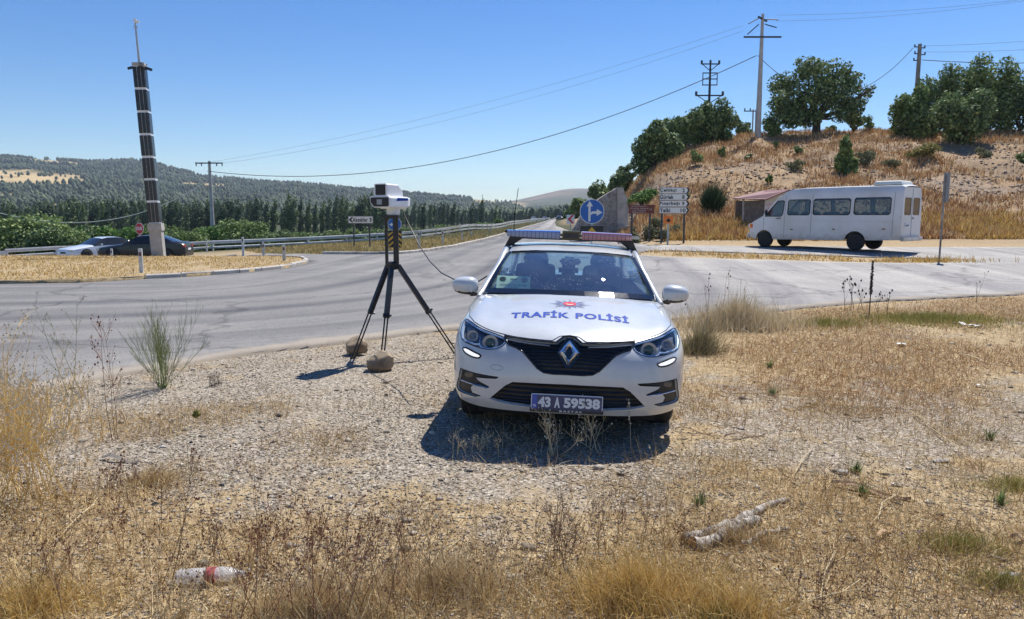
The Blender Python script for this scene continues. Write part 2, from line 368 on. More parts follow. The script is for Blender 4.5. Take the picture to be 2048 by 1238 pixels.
def region(name, mask, dz, m, skirt=None, attr=None):
    v, t = compact(V3, TR[mask]); v = v.copy(); v[:, 2] += dz
    F = [t]
    if skirt: v, q = with_skirt(v, t, np.array([0, 0, -skirt])); F.append(q)
    o = mesh_np(name, v, F, m, smooth=True, attrs=attr(v) if attr else None); o['kind'] = 'structure'; return o
# --- ground material
m = mat('ground', (.3, .25, .2), .95, spec=.15); g = NG(m); v = g.coord()
at = g.n('ShaderNodeAttribute'); at.attribute_name = 'mask'; sp = g.n('ShaderNodeSeparateXYZ'); g.l(at.outputs['Vector'], sp.inputs[0])
straw = g.ramp(g.noise(v, 9, 6, .7), [(.3, (.21, .145, .075)), (.5, (.38, .285, .165)), (.72, (.55, .44, .27))])
vc = g.vor(v, 55, 'F1', 'Color'); sc_ = g.n('ShaderNodeSeparateColor'); g.l(vc, sc_.inputs[0])
stone = g.ramp(sc_.outputs[0], [(0, (.15, .125, .09)), (.45, (.29, .245, .19)), (.85, (.41, .355, .285)), (1, (.56, .50, .42))])
n1 = g.noise(v, 2.2, 5, .6); n2 = g.noise(v, .6, 3)
gr = g.mix(g.ramp(g.math('ADD', n1, g.math('MULTIPLY', sp.outputs[0], .45)), [(.62, (0, 0, 0)), (.8, (1, 1, 1))]), stone, straw)
hillc = g.mix(g.ramp(g.noise(v, .16, 6, .65), [(.44, (0, 0, 0)), (.62, (1, 1, 1))]), g.ramp(g.noise(v, 1.4, 5, .75), [(.3, (.20, .135, .08)), (.55, (.35, .24, .14)), (.75, (.48, .36, .215))]), g.ramp(g.noise(v, 2.6, 6, .8), [(.35, (.14, .10, .07)), (.5, (.27, .20, .14)), (.68, (.41, .32, .23))]))
c1 = g.mix(sp.outputs[1], gr, hillc)
far = g.ramp(g.noise(v, .02, 5, .6), [(.42, (.035, .05, .022)), (.62, (.09, .085, .04))])
fieldc = g.ramp(g.noise(v, .012, 4, .6), [(.3, (.36, .25, .12)), (.65, (.55, .42, .22))])
at2 = g.n('ShaderNodeAttribute'); at2.attribute_name = 'mask2'; sp2 = g.n('ShaderNodeSeparateXYZ'); g.l(at2.outputs['Vector'], sp2.inputs[0])
c2 = g.mix(sp.outputs[2], c1, far); c2 = g.mix(sp2.outputs[0], c2, fieldc)
brown = g.ramp(g.noise(v, .004, 6, .65), [(.4, (.05, .055, .03)), (.55, (.2, .13, .08))]); c2 = g.mix(sp2.outputs[1], c2, brown)
g.color(c2)
bh = g.math('ADD', g.math('MULTIPLY', g.vor(v, 55), .5), g.noise(v, 30, 4, .7)); g.bump(bh, .8, .015)
FIELDS = [[(-30, 340), (40, 338), (100, 345), (165, 352), (172, 366), (120, 370), (60, 372), (-30, 374)], [(362, 366), (460, 368), (452, 376), (370, 374)], [(30, 318), (100, 320), (190, 328), (80, 327)], [(100, 408), (145, 404), (140, 418), (105, 420)], [(318, 408), (332, 408), (331, 430), (322, 428)], [(0, 385), (60, 400), (0, 402)]]
def field_mask(pts3):
    q = proj(pts3); r = np.zeros(len(q)); x = q[:, 0]+(fbm(q[:, 0]/14, q[:, 1]/5, 9)-.5)*26; y = q[:, 1]+(fbm(q[:, 0]/9, q[:, 1]/4, 19)-.5)*7
    for f in FIELDS: r = np.maximum(r, inpoly(np.stack([x, y], 1), f).astype(float))
    r *= (pts3[:, 1] > 450); grassy = (pts3[:, 1] > 1900)*(pts3[:, 1] < 3500)*sstep(925, 960, x)*(1-sstep(1040, 1060, x))*.6
    return np.maximum(r, grassy)
def gattr(v):
    x, y = v[:, 0], v[:, 1]; px = 1024+AZ*x/np.maximum(y, 1)
    right = sstep(1.8, 2.8, x)*(1-sstep(5, 8, y)*0)
    a = np.clip(sstep(.8, 3.5, x)*.8*sstep(6, 8.5, y)+(fbm(x*.7, y*.7, 21)-.42)*1.2+(1-sstep(3.6, 6.2, y))*.95+sstep(14, 18, y)*.6, 0, 1)
    a = np.where((y < 9) & (x < 1), a*(.35+.65*(1-sstep(3.6, 5.6, y))), a)
    b = sstep(.3, .8, v[:, 2])*(y < 200)*sstep(28, 34, y); b = np.maximum(b, sstep(36, 39, y)*sstep(1200, 1260, px)*(y < 200))
    fa = sstep(52, 70, y)*(1-b); 
    br = sstep(3300, 4000, y)
    f = field_mask(v)
    return {'mask': np.stack([a, b, fa], 1), 'mask2': np.stack([f, br, f*0], 1)}
region('ground', ~(m_is | m_rd), 0, m, None, gattr)
region('traffic_island', m_is, .11, m, .2, lambda v: {'mask': np.stack([np.ones(len(v)), 0*v[:, 0], 0*v[:, 0]], 1), 'mask2': v*0})
# --- asphalt
m = mat('asphalt', (.2, .2, .2), .85, spec=.3); g = NG(m); v = g.coord()
at = g.n('ShaderNodeAttribute'); at.attribute_name = 'lane'; sp = g.n('ShaderNodeSeparateXYZ'); g.l(at.outputs['Vector'], sp.inputs[0])
cb = g.n('ShaderNodeCombineXYZ'); g.l(g.math('MULTIPLY', sp.outputs[0], 1.1), cb.inputs[0]); g.l(g.math('MULTIPLY', sp.outputs[1], .045), cb.inputs[1])
tr = g.ramp(g.noise(cb.outputs[0], 1., 6, .65, .3), [(.36, (.15, .147, .152)), (.5, (.205, .2, .198)), (.66, (.25, .243, .235))])
band = g.ramp(g.math('ADD', g.math('ABSOLUTE', g.math('SUBTRACT', g.math('ABSOLUTE', g.math('ADD', sp.outputs[0], .4)), 1.2)), g.math('MULTIPLY', g.noise(cb.outputs[0], 2, 4), .8)), [(.45, (.66, .665, .70)), (1.2, (1, 1, 1))])
tr = g.mix(1., tr, band, 'MULTIPLY')
pat = g.ramp(g.noise(v, .35, 5, .6), [(.35, (.86, .85, .84)), (.65, (1.1, 1.08, 1.04))])
ag = g.ramp(g.noise(v, 60, 3, .8), [(.34, (.6, .6, .6)), (.5, (1, 1, 1)), (.68, (1.35, 1.33, 1.28))])
ag2 = g.ramp(g.noise(v, 17, 5, .75), [(.32, (.78, .78, .78)), (.5, (1, 1, 1)), (.7, (1.16, 1.15, 1.13))]); wv = g.n('ShaderNodeVectorMath'); wv.operation = 'ADD'; nz = g.n('ShaderNodeTexNoise'); nz.inputs['Scale'].default_value = 1.6; nz.inputs['Detail'].default_value = 5; g.l(v, nz.inputs['Vector']); g.l(v, wv.inputs[0]); g.l(nz.outputs['Color'], wv.inputs[1])
crk = g.ramp(g.vor(wv.outputs[0], .16, 'DISTANCE_TO_EDGE'), [(.0, (.66, .66, .67)), (.006, (.72, .72, .73)), (.013, (1, 1, 1))]); stn = g.ramp(g.noise(v, .8, 3, .5), [(.62, (1, 1, 1)), (.72, (.86, .86, .87))])
col = g.mix(1., g.mix(1., g.mix(1., tr, pat, 'MULTIPLY'), ag, 'MULTIPLY'), g.mix(1., ag2, g.mix(1., crk, stn, 'MULTIPLY'), 'MULTIPLY'), 'MULTIPLY')
dust = g.ramp(g.math('ADD', sp.outputs[2], g.math('MULTIPLY', g.noise(v, 1.3, 5, .7), .9)), [(.75, (0, 0, 0)), (1.25, (.85, .85, .85))])
px_ = g.n('ShaderNodeSeparateXYZ'); g.l(v, px_.inputs[0]); paler_right = g.ramp(g.math('ADD', g.math('MULTIPLY', px_.outputs[0], .1), g.math('MULTIPLY', g.noise(v, .5, 3), .25)), [(.30, (1, 1, 1)), (.75, (1.0, 1.0, 1.0))]); paler_right = g.ramp(g.math('ADD', g.math('MULTIPLY', px_.outputs[0], .09), g.math('MULTIPLY', g.noise(v, .5, 3), .25)), [(.22, (0, 0, 0)), (.85, (1, 1, 1))])  # mask: asphalt colour gets paler towards +x, with a soft noisy edge
col = g.mix(paler_right, col, g.mix(1., col, (1.55, 1.53, 1.50), 'MULTIPLY'))
g.color(g.mix(dust, col, (.34, .29, .23))); g.bump(g.noise(v, 90, 3, .8), .5, .006)
lane_path = np.array([(-60., 11.), (-20, 12.2), (-11., 12.6), (-6, 13.5), (-3.4, 15.8), (-2.0, 20), (-1.3, 27), (.1, 45), (2.5, 75), (6.5, 130), (19, 330), (24, 420)])
lane_path = np.array(dens([tuple(p) for p in lane_path], 1.)[:-400] if False else [tuple(lane_path[i]+(lane_path[i+1]-lane_path[i])*k/12) for i in range(len(lane_path)-1) for k in range(12)])
for _ in range(30): lane_path[1:-1] = (lane_path[:-2]+lane_path[1:-1]*2+lane_path[2:])/4
_ll = np.concatenate([[0], np.cumsum(np.linalg.norm(np.diff(lane_path, axis=0), axis=1))])
def lattr(v):
    Pq = v[:, :2]; best = np.full(len(v), 1e9); ac = np.zeros(len(v)); al = np.zeros(len(v))
    for i in range(len(lane_path)-1):
        a, b = lane_path[i], lane_path[i+1]; ab = b-a; L = math.hypot(*ab)
        if L < 1e-6: continue
        t = ((Pq-a)@ab)/L/L; tc = np.clip(t, 0, 1); q = a+tc[:, None]*ab; dd = np.linalg.norm(Pq-q, axis=1)
        s = (Pq[:, 0]-a[0])*ab[1]-(Pq[:, 1]-a[1])*ab[0]; k = dd < best
        best[k] = dd[k]; ac[k] = (np.sign(s)*dd)[k]; al[k] = (_ll[i]+tc*L)[k]
    e = np.exp(-seg_dist(Pq, near_edge, False)/.45)*(.55+.9*fbm(Pq[:, 0]*.8, Pq[:, 1]*.8, 95))+.55*np.exp(-seg_dist(Pq, strip)/.35)
    return {'lane': np.stack([ac, al, np.clip(e, 0, 1)], 1)}
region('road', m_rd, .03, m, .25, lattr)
# far carriageway running out to the vanishing point
def drape(name, poly, dz, m, s=4., kind='structure'):
    v, r = cut_panel(poly, [], s); v, t = compact(v, r[0]); z = T(v[:, 0], v[:, 1])+dz
    o = mesh_np(name, np.stack([v[:, 0], v[:, 1], z], 1), [t], m, smooth=True); o['kind'] = kind; return o
mf = speck('far_asphalt', (.22, .22, .22), (.29, .28, .27), .2, .9, 0)
drape('road', [xy(p, d) for p, d in [(1103, 339), (1116, 339), (1119, 520), (1113, 900), (1107, 900), (1108, 520)]], .35, mf, 9)
# --- kerb stones along the island and the verge
mk = speck('kerb_stone', (.42, .38, .33), (.56, .52, .46), 3, .9, .3, .01, c3=(.30, .27, .24), sc3=1.2)
def kerb(name, pts, seg=.95, gap=.03, h=.155, wd=.15, inward=1):
    pts = [Vector((*p, 0)) for p in pts]; L = [0]
    for a, b in zip(pts, pts[1:]): L.append(L[-1]+(b-a).length)
    def at(s):
        for i in range(len(pts)-1):
            if s <= L[i+1] or i == len(pts)-2: return pts[i].lerp(pts[i+1], (s-L[i])/(L[i+1]-L[i]))
    mb = MB(); s = 0; k = 0
    while s+seg < L[-1]:
        sg = seg if s < 60 else seg*3
        if s+sg > L[-1]: break
        a, b = at(s+gap/2), at(s+sg-gap/2); t = (b-a).normalized(); n = Vector((-t.y, t.x, 0))*inward
        q = random.uniform(-.012, .012); za, zb = Tz(a.x, a.y)+q, Tz(b.x, b.y)+q+random.uniform(-.006, .006)
        v = []
        for p, zq in ((a, za), (b, zb)):
            for off, hh in ((0, -.1), (0, h-.03), (.03, h), (wd, h), (wd, -.1)): v.append(p+n*(off-.02+q)+Vector((0, 0, zq+hh)))
        mb.add(v, [(0, 5, 6, 1), (1, 6, 7, 2), (2, 7, 8, 3), (3, 8, 9, 4), (0, 1, 2, 3, 4), (9, 8, 7, 6, 5)]); s += sg
    o = mb.build(name, mk); o['kind'] = 'structure'; return o
kerb('kerb', isl[4:13], inward=1)
kerb('kerb', verge_near[1:], inward=1)
kerb('kerb', [xy(p, d) for p, d in [(380, 48), (430, 46), (478, 43.5)]], inward=1)
# ================================================================== POLICE CAR (local: x right, y back from the nose, z up)
paint = mat('white_paint', (.72, .74, .76), .28, 0, 1.0); g = NG(paint); v = g.coord()
bugs = g.math('MULTIPLY', g.math('LESS_THAN', g.vor(v, 26), .075), g.ramp(g.noise(v, 3, 2), [(.42, (0, 0, 0)), (.6, (1, 1, 1))]))
dustn = g.ramp(g.noise(v, 4, 6, .7), [(.35, (.52, .54, .55)), (.65, (.59, .61, .62))])
sz = g.n('ShaderNodeSeparateXYZ'); g.l(v, sz.inputs[0]); low = g.ramp(g.math('ADD', sz.outputs[2], g.math('MULTIPLY', g.noise(v, 8, 4), .12)), [(.25, (1, 1, 1)), (.45, (0, 0, 0))])
pc = g.mix(g.math('MULTIPLY', low, .35), dustn, (.42, .37, .31)); g.color(g.mix(g.math('MULTIPLY', bugs, .75), pc, (.10, .09, .08)))
blackp = speck('black_plastic', (.016, .016, .018), (.03, .03, .032), 20, .5, .1, .002)
gapm = mat('gap_black', (.006, .006, .007), .8)
gloss = mat('gloss_black', (.01, .01, .012), .12, 0, .5)
chrome = mat('chrome', (.8, .8, .82), .12, 1)
rubber = speck('tyre_rubber', (.018, .018, .019), (.035, .033, .03), 14, .85, .2, .003)
alloy = mat('alloy', (.42, .43, .45), .35, .8)
seatm = speck('seat_fabric', (.012, .013, .016), (.022, .023, .026), 30, .9, .2, .002)
dashm = speck('dashboard_plastic', (.02, .021, .022), (.035, .036, .036), 25, .75, .1, .002)
bluet = mat('blue_vinyl', (.006, .05, .34), .65, 0, 0, .2); redt = mat('red_vinyl', (.60, .02, .04), .6, 0, 0, .2); greyt = mat('grey_vinyl', (.13, .16, .30), .6, 0, 0, .2); whitet = mat('white_vinyl', (.8, .8, .82), .4)
glass = glass_mat('windscreen_glass', (.50, .66, .66), .24, .0, .07)
sglass = glass_mat('side_glass', (.30, .36, .36), .05)
lampglass = glass_mat('lamp_glass', (.80, .86, .93), .0)
CARY, CARROLL = -4.0, 2.0
pcar = empty('police_car', (.398, 5.40, .0), (0, R(CARROLL), R(CARY)))
tag(pcar, 'white police saloon with blue bonnet lettering and roof light bar, parked facing us on gravel', 'police car')
CM = Matrix.Translation((.398, 5.40, .0)) @ Euler((0, R(CARROLL), R(CARY))).to_matrix().to_4x4()
CMn = np.array(CM)
G0 = [
 [(0, .045, .20), (.25, .05, .20), (.48, .08, .20), (.66, .15, .20), (.79, .28, .20), (.855, .42, .2), (.865, .50, .2), (.87, .57, .2)],
 [(0, .008, .30), (.25, .02, .30), (.48, .045, .30), (.67, .11, .30), (.81, .24, .30), (.88, .40, .30), (.893, .48, .30), (.898, .56, .30)],
 [(0, 0, .45), (.25, .008, .45), (.48, .03, .45), (.68, .095, .45), (.825, .23, .45), (.895, .40, .45), (.904, .48, .45), (.908, .565, .45)],
 [(0, .01, .58), (.25, .018, .58), (.48, .042, .58), (.68, .11, .58), (.83, .25, .58), (.90, .42, .58), (.908, .50, .585), (.912, .60, .59)],
 [(0, .035, .70), (.25, .045, .695), (.48, .075, .69), (.68, .145, .70), (.825, .29, .71), (.898, .47, .715), (.908, .57, .70), (.913, .70, .68)],
 [(0, .105, .805), (.25, .12, .795), (.48, .16, .785), (.665, .235, .80), (.80, .385, .825), (.878, .585, .83), (.90, .72, .80), (.912, .92, .70)],
 [(0, .28, .868), (.25, .285, .865), (.46, .31, .852), (.63, .40, .862), (.765, .55, .883), (.862, .76, .862), (.898, .90, .80), (.912, 1.14, .67)],
 [(0, .60, .930), (.25, .60, .926), (.455, .61, .912), (.615, .67, .905), (.75, .79, .913), (.852, .96, .885), (.893, 1.08, .80), (.908, 1.26, .50)],
 [(0, .90, .972), (.25, .90, .968), (.45, .91, .955), (.61, .94, .943), (.745, 1.04, .940), (.85, 1.16, .905), (.89, 1.22, .80), (.905, 1.305, .38)],
 [(0, 1.14, 1.0), (.25, 1.15, .997), (.45, 1.18, .985), (.61, 1.23, .97), (.75, 1.32, .955), (.845, 1.40, .92), (.888, 1.38, .80), (.9, 1.35, .22)]]
GG = np.array(G0); GG[:, :, 0] *= 1.017
GG[0, :, 2] += .062; GG[1, :, 2] += .04; GG[2, :, 2] += .01
for _r, _d in ((6, .012), (7, .028), (8, .042), (9, .05)): GG[_r, :6, 2] += _d; GG[_r, 6, 2] += _d*.6
GF = np.concatenate([GG[:, :0:-1]*np.array([-1, 1, 1]), GG], 1)      # full width, 15 columns
NR, NC = GF.shape[:2]
def _cr(p0, p1, p2, p3, t): return .5*((2*p1)+(-p0+p2)*t+(2*p0-5*p1+4*p2-p3)*t*t+(-p0+3*p1-3*p2+p3)*t**3)
_pad = np.concatenate([2*GF[:1]-GF[1:2], GF, 2*GF[-1:]-GF[-2:-1]], 0); _pad = np.concatenate([2*_pad[:, :1]-_pad[:, 1:2], _pad, 2*_pad[:, -1:]-_pad[:, -2:-1]], 1)
def S(u, v):      # u in [-7,7] across, v in [0,9] up the nose and over the bonnet
    u = np.clip(np.asarray(u, float)+NC//2, 0, NC-1-1e-6); v = np.clip(np.asarray(v, float), 0, NR-1-1e-6)
    i = np.floor(u).astype(int); j = np.floor(v).astype(int); fu = (u-i)[..., None]; fv = (v-j)[..., None]
    rows = [_cr(*[_pad[j+b, i+a] for a in range(4)], fu) for b in range(4)]
    return _cr(*rows, fv)
def Sn(u, v):
    e = .02; a = S(u+e, v)-S(u-e, v); b = S(u, v+e)-S(u, v-e); n = np.cross(a, b); n /= np.linalg.norm(n, axis=-1, keepdims=True)+1e-12
    return n*np.where(n[..., 1:2] > .98, -1, 1)
_uu, _vv = np.meshgrid(np.linspace(-7, 0, 420), np.linspace(0, 9, 540)); _sp = S(_uu, _vv); _q = np.einsum('ij,abj->abi', CMn[:3, :3], _sp)+CMn[:3, 3]; _pp = proj(_q)
_mask = _sp[..., 1] < 1.3
def uv(px, py):   # measured pixel on the left half of the nose -> surface coordinates
    d = (_pp[..., 0]-px)**2+(_pp[..., 1]-py)**2; c_ = np.where(d < max(d.min()*1.5, 1.2), _sp[..., 1], 99.); k0 = np.unravel_index(np.argmin(c_), d.shape); c_ = np.where((np.abs(_uu-_uu[k0]) < .35) & (np.abs(_vv-_vv[k0]) < .35), d, 1e9); k = np.unravel_index(np.argmin(c_), d.shape); return (_uu[k], _vv[k])
def z4(*p): return [uv(x/3.869+880, y/3.869+620) for x, y in p]
def mir(p): return [(-a, b) for a, b in reversed(p)]
def rnd(poly, it=2, keep=0):   # round corners
    q = [np.array(a, float) for a in poly]
    for _ in range(it):
        o = []
        for i in range(len(q)): a, b = q[i], q[(i+1) % len(q)]; o += [a*.8+b*.2, a*.2+b*.8]
        q = o
    return [tuple(a) for a in q]
headl = rnd(z4((197, 62), (300, 130), (400, 170), (495, 205), (517, 243), (490, 275), (440, 300), (380, 306), (325, 297), (260, 275), (185, 243), (163, 215), (160, 165), (175, 105)))
drl = rnd(z4((176, 292), (208, 292), (324, 350), (302, 374), (246, 362), (190, 326)), 1)
fog = z4((160, 450), (455, 520), (430, 530), (275, 520), (290, 545), (380, 597), (360, 603), (262, 570), (235, 600), (247, 640), (312, 662), (270, 668), (200, 648), (140, 616), (131, 590), (146, 520))
lowL = z4((870, 572), (560, 557), (505, 583), (380, 684), (500, 722), (700, 750)); mid_t = uv(1137, 620+576/3.869); mid_b = uv(1137, 620+778/3.869)
lowi = [(0, mid_t[1])]+lowL+[(0, mid_b[1])]+mir(lowL)
grL = z4((978, 203), (955, 208), (925, 228), (898, 250), (850, 247), (700, 232), (600, 214), (499, 196), (519, 243), (530, 270), (585, 290), (640, 322), (700, 390), (750, 450), (800, 482), (870, 495))
gt = uv(1137, 620+200/3.869); gb = uv(1137, 620+500/3.869); gril = [(0, gt[1])]+grL+[(0, gb[1])]+mir(grL)
hoL = [uv(*p) for p in [(1120, 674), (1112, 679), (1104, 683), (1060, 679), (1009, 670), (976, 660), (948, 645), (939, 633), (941, 612), (950, 598)]]
hoL = [(a, b-(-.06 if k < 9 else 0)) for k, (a, b) in enumerate(hoL)]
print('uv debug', hoL, uv(957, 590))
hu = hoL[-1][0]; hood = [(0, uv(1137, 671)[1])]+hoL+[(-4.1, 7.9), (-3.95, 8.75), (-2, 8.9), (0, 8.92)]; hood = hood+mir(hood[1:-1])
outer = [(-7, 0), (7, 0), (7, 9), (-7, 9)]
holes = [headl, mir(headl), drl, mir(drl), fog, mir(fog), lowi, gril, hood]
V, RG = cut_panel(outer, holes, .11)
ALL3 = S(V[:, 0], V[:, 1]); NRM = Sn(V[:, 0], V[:, 1])
def nose_part(name, keys, m, off=0, wall=0, parent=pcar, smooth=True):
    t = np.concatenate([RG[k] for k in keys]); u, inv = np.unique(t, return_inverse=True); t = inv.reshape(t.shape)
    fn_ = np.cross(ALL3[u][t[:, 1]]-ALL3[u][t[:, 0]], ALL3[u][t[:, 2]]-ALL3[u][t[:, 0]]).sum(0)
    if (np.cross(ALL3[u][t[:, 1]]-ALL3[u][t[:, 0]], ALL3[u][t[:, 2]]-ALL3[u][t[:, 0]])*NRM[u][t[:, 0]]).sum() < 0: t = t[:, ::-1]
    v = ALL3[u]+NRM[u]*off; F = [t]
    if wall: v, q = with_skirt(v, t, np.concatenate([-NRM[u]*wall])); F.append(q)
    return mesh_np(name, v, F, m, parent, smooth)
_c = NRM[np.argmin(np.abs(V[:, 0])+np.abs(V[:, 1]-2))]
if _c[1] > 0: NRM = -NRM
body_nose = nose_part('front_body', [0], paint, 0, .03)
def sharpen(o, a=40):
    o.data.set_sharp_from_angle(angle=R(a))
sharpen(body_nose, 50)
bon = nose_part('bonnet', [9], paint, .003, .02); sharpen(bon, 50)
nose_part('grille', [8], blackp, -.035, 0)
nose_part('lower_intake', [7], blackp, -.045, 0)
for k in (5, 6): nose_part('fog_lamp_recess', [k], blackp, -.02, 0)
def along(poly2, off, step=.05, closed=True):
    p = np.array(dens(poly2, step) if closed else poly2); return [Vector(a) for a in S(p[:, 0], p[:, 1])+np.sign(1)*off*NSG*Sn(p[:, 0], p[:, 1])]
NSG = -1 if Sn(np.array([.5]), np.array([2.]))[0, 1] > 0 else 1
def ribbon(name, p2, r, m, off=0, parent=pcar, closed=True, n=6):
    pts = along(p2, off, .06, closed); pts = pts+[pts[0]] if closed else pts
    return MB().tube(pts, r, n, not closed).build(name, m, parent, 60)
def surf_pt(u, v, off): 
    a = np.array([float(u)]); b = np.array([float(v)]); return Vector(S(a, b)[0]+off*NSG*Sn(a, b)[0])
ribbon('bonnet_gap', hood, .004, gapm, 0)
ribbon('grille_frame', gril, .007, gloss, .0)
# grille slats: rows across the inside of the outline
def chord(poly, v):
    p = np.array(dens(poly, .05)); xs = []
    for a, b in zip(p, np.roll(p, -1, 0)):
        if (a[1]-v)*(b[1]-v) <= 0 and a[1] != b[1]: xs.append(a[0]+(b[0]-a[0])*(v-a[1])/(b[1]-a[1]))
    return (min(xs), max(xs)) if xs else None
mb = MB(); gv0, gv1 = min(p[1] for p in gril), max(p[1] for p in gril)
for k in range(8):
    v_ = gv0+(gv1-gv0)*(.07+.1*k); c_ = chord(gril, v_)
    if c_: us = np.linspace(c_[0], c_[1], 41); mb.tube([surf_pt(u, v_, -.02) for u in us], .006, 5)
mb.build('grille_slats', gloss, pcar, 40)
for sgn in (-1, 1):
    top = [p for p in grL if True][4:8]; MB().tube([surf_pt(sgn*p[0], p[1]-.23, -.006) for p in top], .005, 6).build('grille_trim', alloy, pcar, 40)
mb = MB(); lv0, lv1 = min(p[1] for p in lowi), max(p[1] for p in lowi)
for k in range(6):
    v_ = lv0+(lv1-lv0)*(.1+.16*k); c_ = chord(lowi, v_)
    if c_: us = np.linspace(c_[0], c_[1], 31); mb.tube([surf_pt(u, v_, -.03) for u in us], .006, 5)
mb.build('intake_slats', gloss, pcar, 40)
# emblem: chrome rhombus
EC = surf_pt(0, uv(1137, 620+332/3.869)[1], .012); en = Vector((0, -.93, .3)).normalized(); eu = Vector((0, .3, .93)).normalized(); ex = Vector((1, 0, 0))
def emb(x, z, o): return EC+ex*x+eu*z+en*o
ow, oh, iw, ih = .075, .097, .030, .05
v = []; f = []
for a, b, o in ((ow, oh, 0), ((ow+iw)/2, (oh+ih)/2, .022), (iw, ih, 0)): v += [emb(-a, 0, o), emb(0, b, o), emb(a, 0, o), emb(0, -b, o)]
for r_ in range(2):
    for k in range(4): f.append((r_*4+k, r_*4+(k+1) % 4, r_*4+4+(k+1) % 4, r_*4+4+k))
eo = MB().add(v, f).build('emblem', chrome, pcar)
mb = MB(); mb.add([emb(a*1.22, b*1.17, -.012) for a, b in ((-ow, 0), (-.02, oh), (.02, oh), (ow, 0), (.02, -oh), (-.02, -oh))], [(0, 1, 2, 3, 4, 5)]); mb.build('emblem_base', gloss, pcar)
# headlamps
def area_pts(poly): p = np.array(poly); return p.mean(0)
for sgn, kk, dk in ((1, 1, 3), (-1, 2, 4)):
    hl = empty('headlight', (0, 0, 0), parent=pcar)
    nose_part('lamp_housing', [kk], mat('lamp_dark', (.12, .13, .15), .45, 0), -.05, 0, hl)
    nose_part('lens', [kk], lampglass, .003, .0, hl)
    def hp(px, py, off): a = uv(px/3.869+880, py/3.869+620); return surf_pt(a[0]*sgn, a[1], off)
    for (px, py, r_, nm) in ((388, 240, .046, 'projector'), (245, 185, .034, 'reflector')):
        c_ = hp(px, py, -.02); D = Vector((0, -1, .05)); Mx = Matrix.Translation(c_)@D.to_track_quat('Z', 'Y').to_matrix().to_4x4()
        MB().lathe([(r_*1.26, .012), (r_*1.32, .02), (r_*1.16, .02), (r_*1.08, .0)], 24, Mx).build('bezel', mat('bezel', (.34, .36, .40), .4, .3), hl, 40)
        MB().lathe([(r_, -.008), (r_*.85, .012), (r_*.5, .022), (.0005, .026)], 20, Mx).build(nm, mat('lamp_bulb' if nm == 'projector' else 'lamp_reflector', (.05, .09, .075) if nm == 'projector' else (.20, .215, .24), .15 if nm == 'projector' else .35, 0, .5), hl, 60)
    inner = [hp(*q, -.006) for q in ((172, 110), (164, 170), (168, 215), (200, 238), (262, 262), (300, 262), (318, 288), (380, 296), (440, 292), (485, 268), (505, 243))]
    MB().tube(inner, .006, 6).build('light_guide', mat('light_guide', (.55, .66, .82), .3, .2, .3), hl, 40)
    inner = [hp(*q, -.004) for q in ((200, 75), (300, 142), (400, 184), (490, 216))]
    MB().tube(inner, .006, 6).build('light_guide', mat('light_guide'), hl, 40)
    MB().tube([hp(*q, -.004) for q in ((310, 205), (308, 262), (322, 284))], .004, 6).build('lamp_divider', chrome, hl, 40)
    ribbon('lamp_gap', headl if sgn == 1 else mir(headl), .0035, gapm, 0, hl)
    nose_part('running_light', [dk], mat('running_light', (.9, .9, .9), .3, 0, .5, emis=(1, .98, .95), es=.55), .002, .0)
    ribbon('running_light_frame', drl if sgn == 1 else mir(drl), .007, gapm, .0)
    # fog lamp lens and chrome blade
    c_ = hp(222, 500, -.012); MB().box((0, 0, 0), (.075, .02, .042), Matrix.Translation(c_), bev=.008).build('fog_lamp', mat('lamp_smoke', (.12, .12, .13), .15, .2, 1), pcar)
    MB().tube([hp(*q, .004) for q in ((165, 540), (215, 560), (290, 585), (375, 601))], .004, 6).build('chrome_blade', chrome, pcar, 40)
    ribbon('fog_lamp_frame', fog if sgn == 1 else mir(fog), .003, gapm, .0)
    # crease on bonnet follows from the surface; blue side chequers on the front wing
    mb = MB()
    for (u0, u1, v0, v1) in ((5.25, 5.75, 3.1, 3.75), (5.85, 6.35, 3.35, 4.05), (5.35, 5.8, 4.0, 4.5), (6.4, 6.9, 3.3, 4.3), (5.9, 6.3, 4.35, 4.9)):
        q = [surf_pt(-sgn*a, b, .002) for a, b in ((u0, v0), (u1, v0+.15), (u1, v1+.15), (u0, v1))]; mb.add(q, [(0, 1, 2, 3)])
    mb.build('blue_stripe', bluet, pcar)
pnt = [uv(993, 735)]
ribbon('tow_eye_cap', [(pnt[0][0]+.22*math.cos(a), pnt[0][1]+.17*math.sin(a)) for a in np.linspace(0, 6.28, 20)[:-1]], .0018, mat('shut_line', (.25, .27, .3), .7), .0)
# bonnet writing and crest, laid on the panel
bv = np.linspace(5.2, 8.9, 200); 
def on_bonnet(x, y, off=.006):
    # find surface point over (x,y)
    u = 0.; best = None
    k = np.argmin((_sp[..., 0]+abs(x))**2+(_sp[..., 1]-y)**2+(_vv < 4.8)*9); k = np.unravel_index(k, _sp.shape[:2]); q = np.array([_uu[k], _vv[k]]); e = 1e-3; g_ = np.array([-abs(x), y])
    for _ in range(5):
        p = S(q[:1], q[1:])[0]; a = (S(q[:1]+e, q[1:])[0]-p)[:2]/e; b = (S(q[:1], q[1:]+e)[0]-p)[:2]/e; q = q+np.linalg.solve(np.stack([a, b], 1), g_-p[:2])
    p = S(q[:1], q[1:])[0]; return Vector((x, y, p[2]+off))
def bonnet_text(s, cx, cy, w_, h_, arc, m, name, bold=.03):
    V_, F_ = text_geo(s, w_, h_, bold, 1.1); out = []
    for a in V_: x = cx+a[0]; y = cy-a[1]*-1+arc*(a[0]/w_*2)**2; out.append(on_bonnet(x, y))
    return MB().add(out, F_).build(name, m, pcar)
bonnet_text('TRAFİK', -.24, .56, .475, .165, .0, bluet, 'bonnet_lettering', .035)
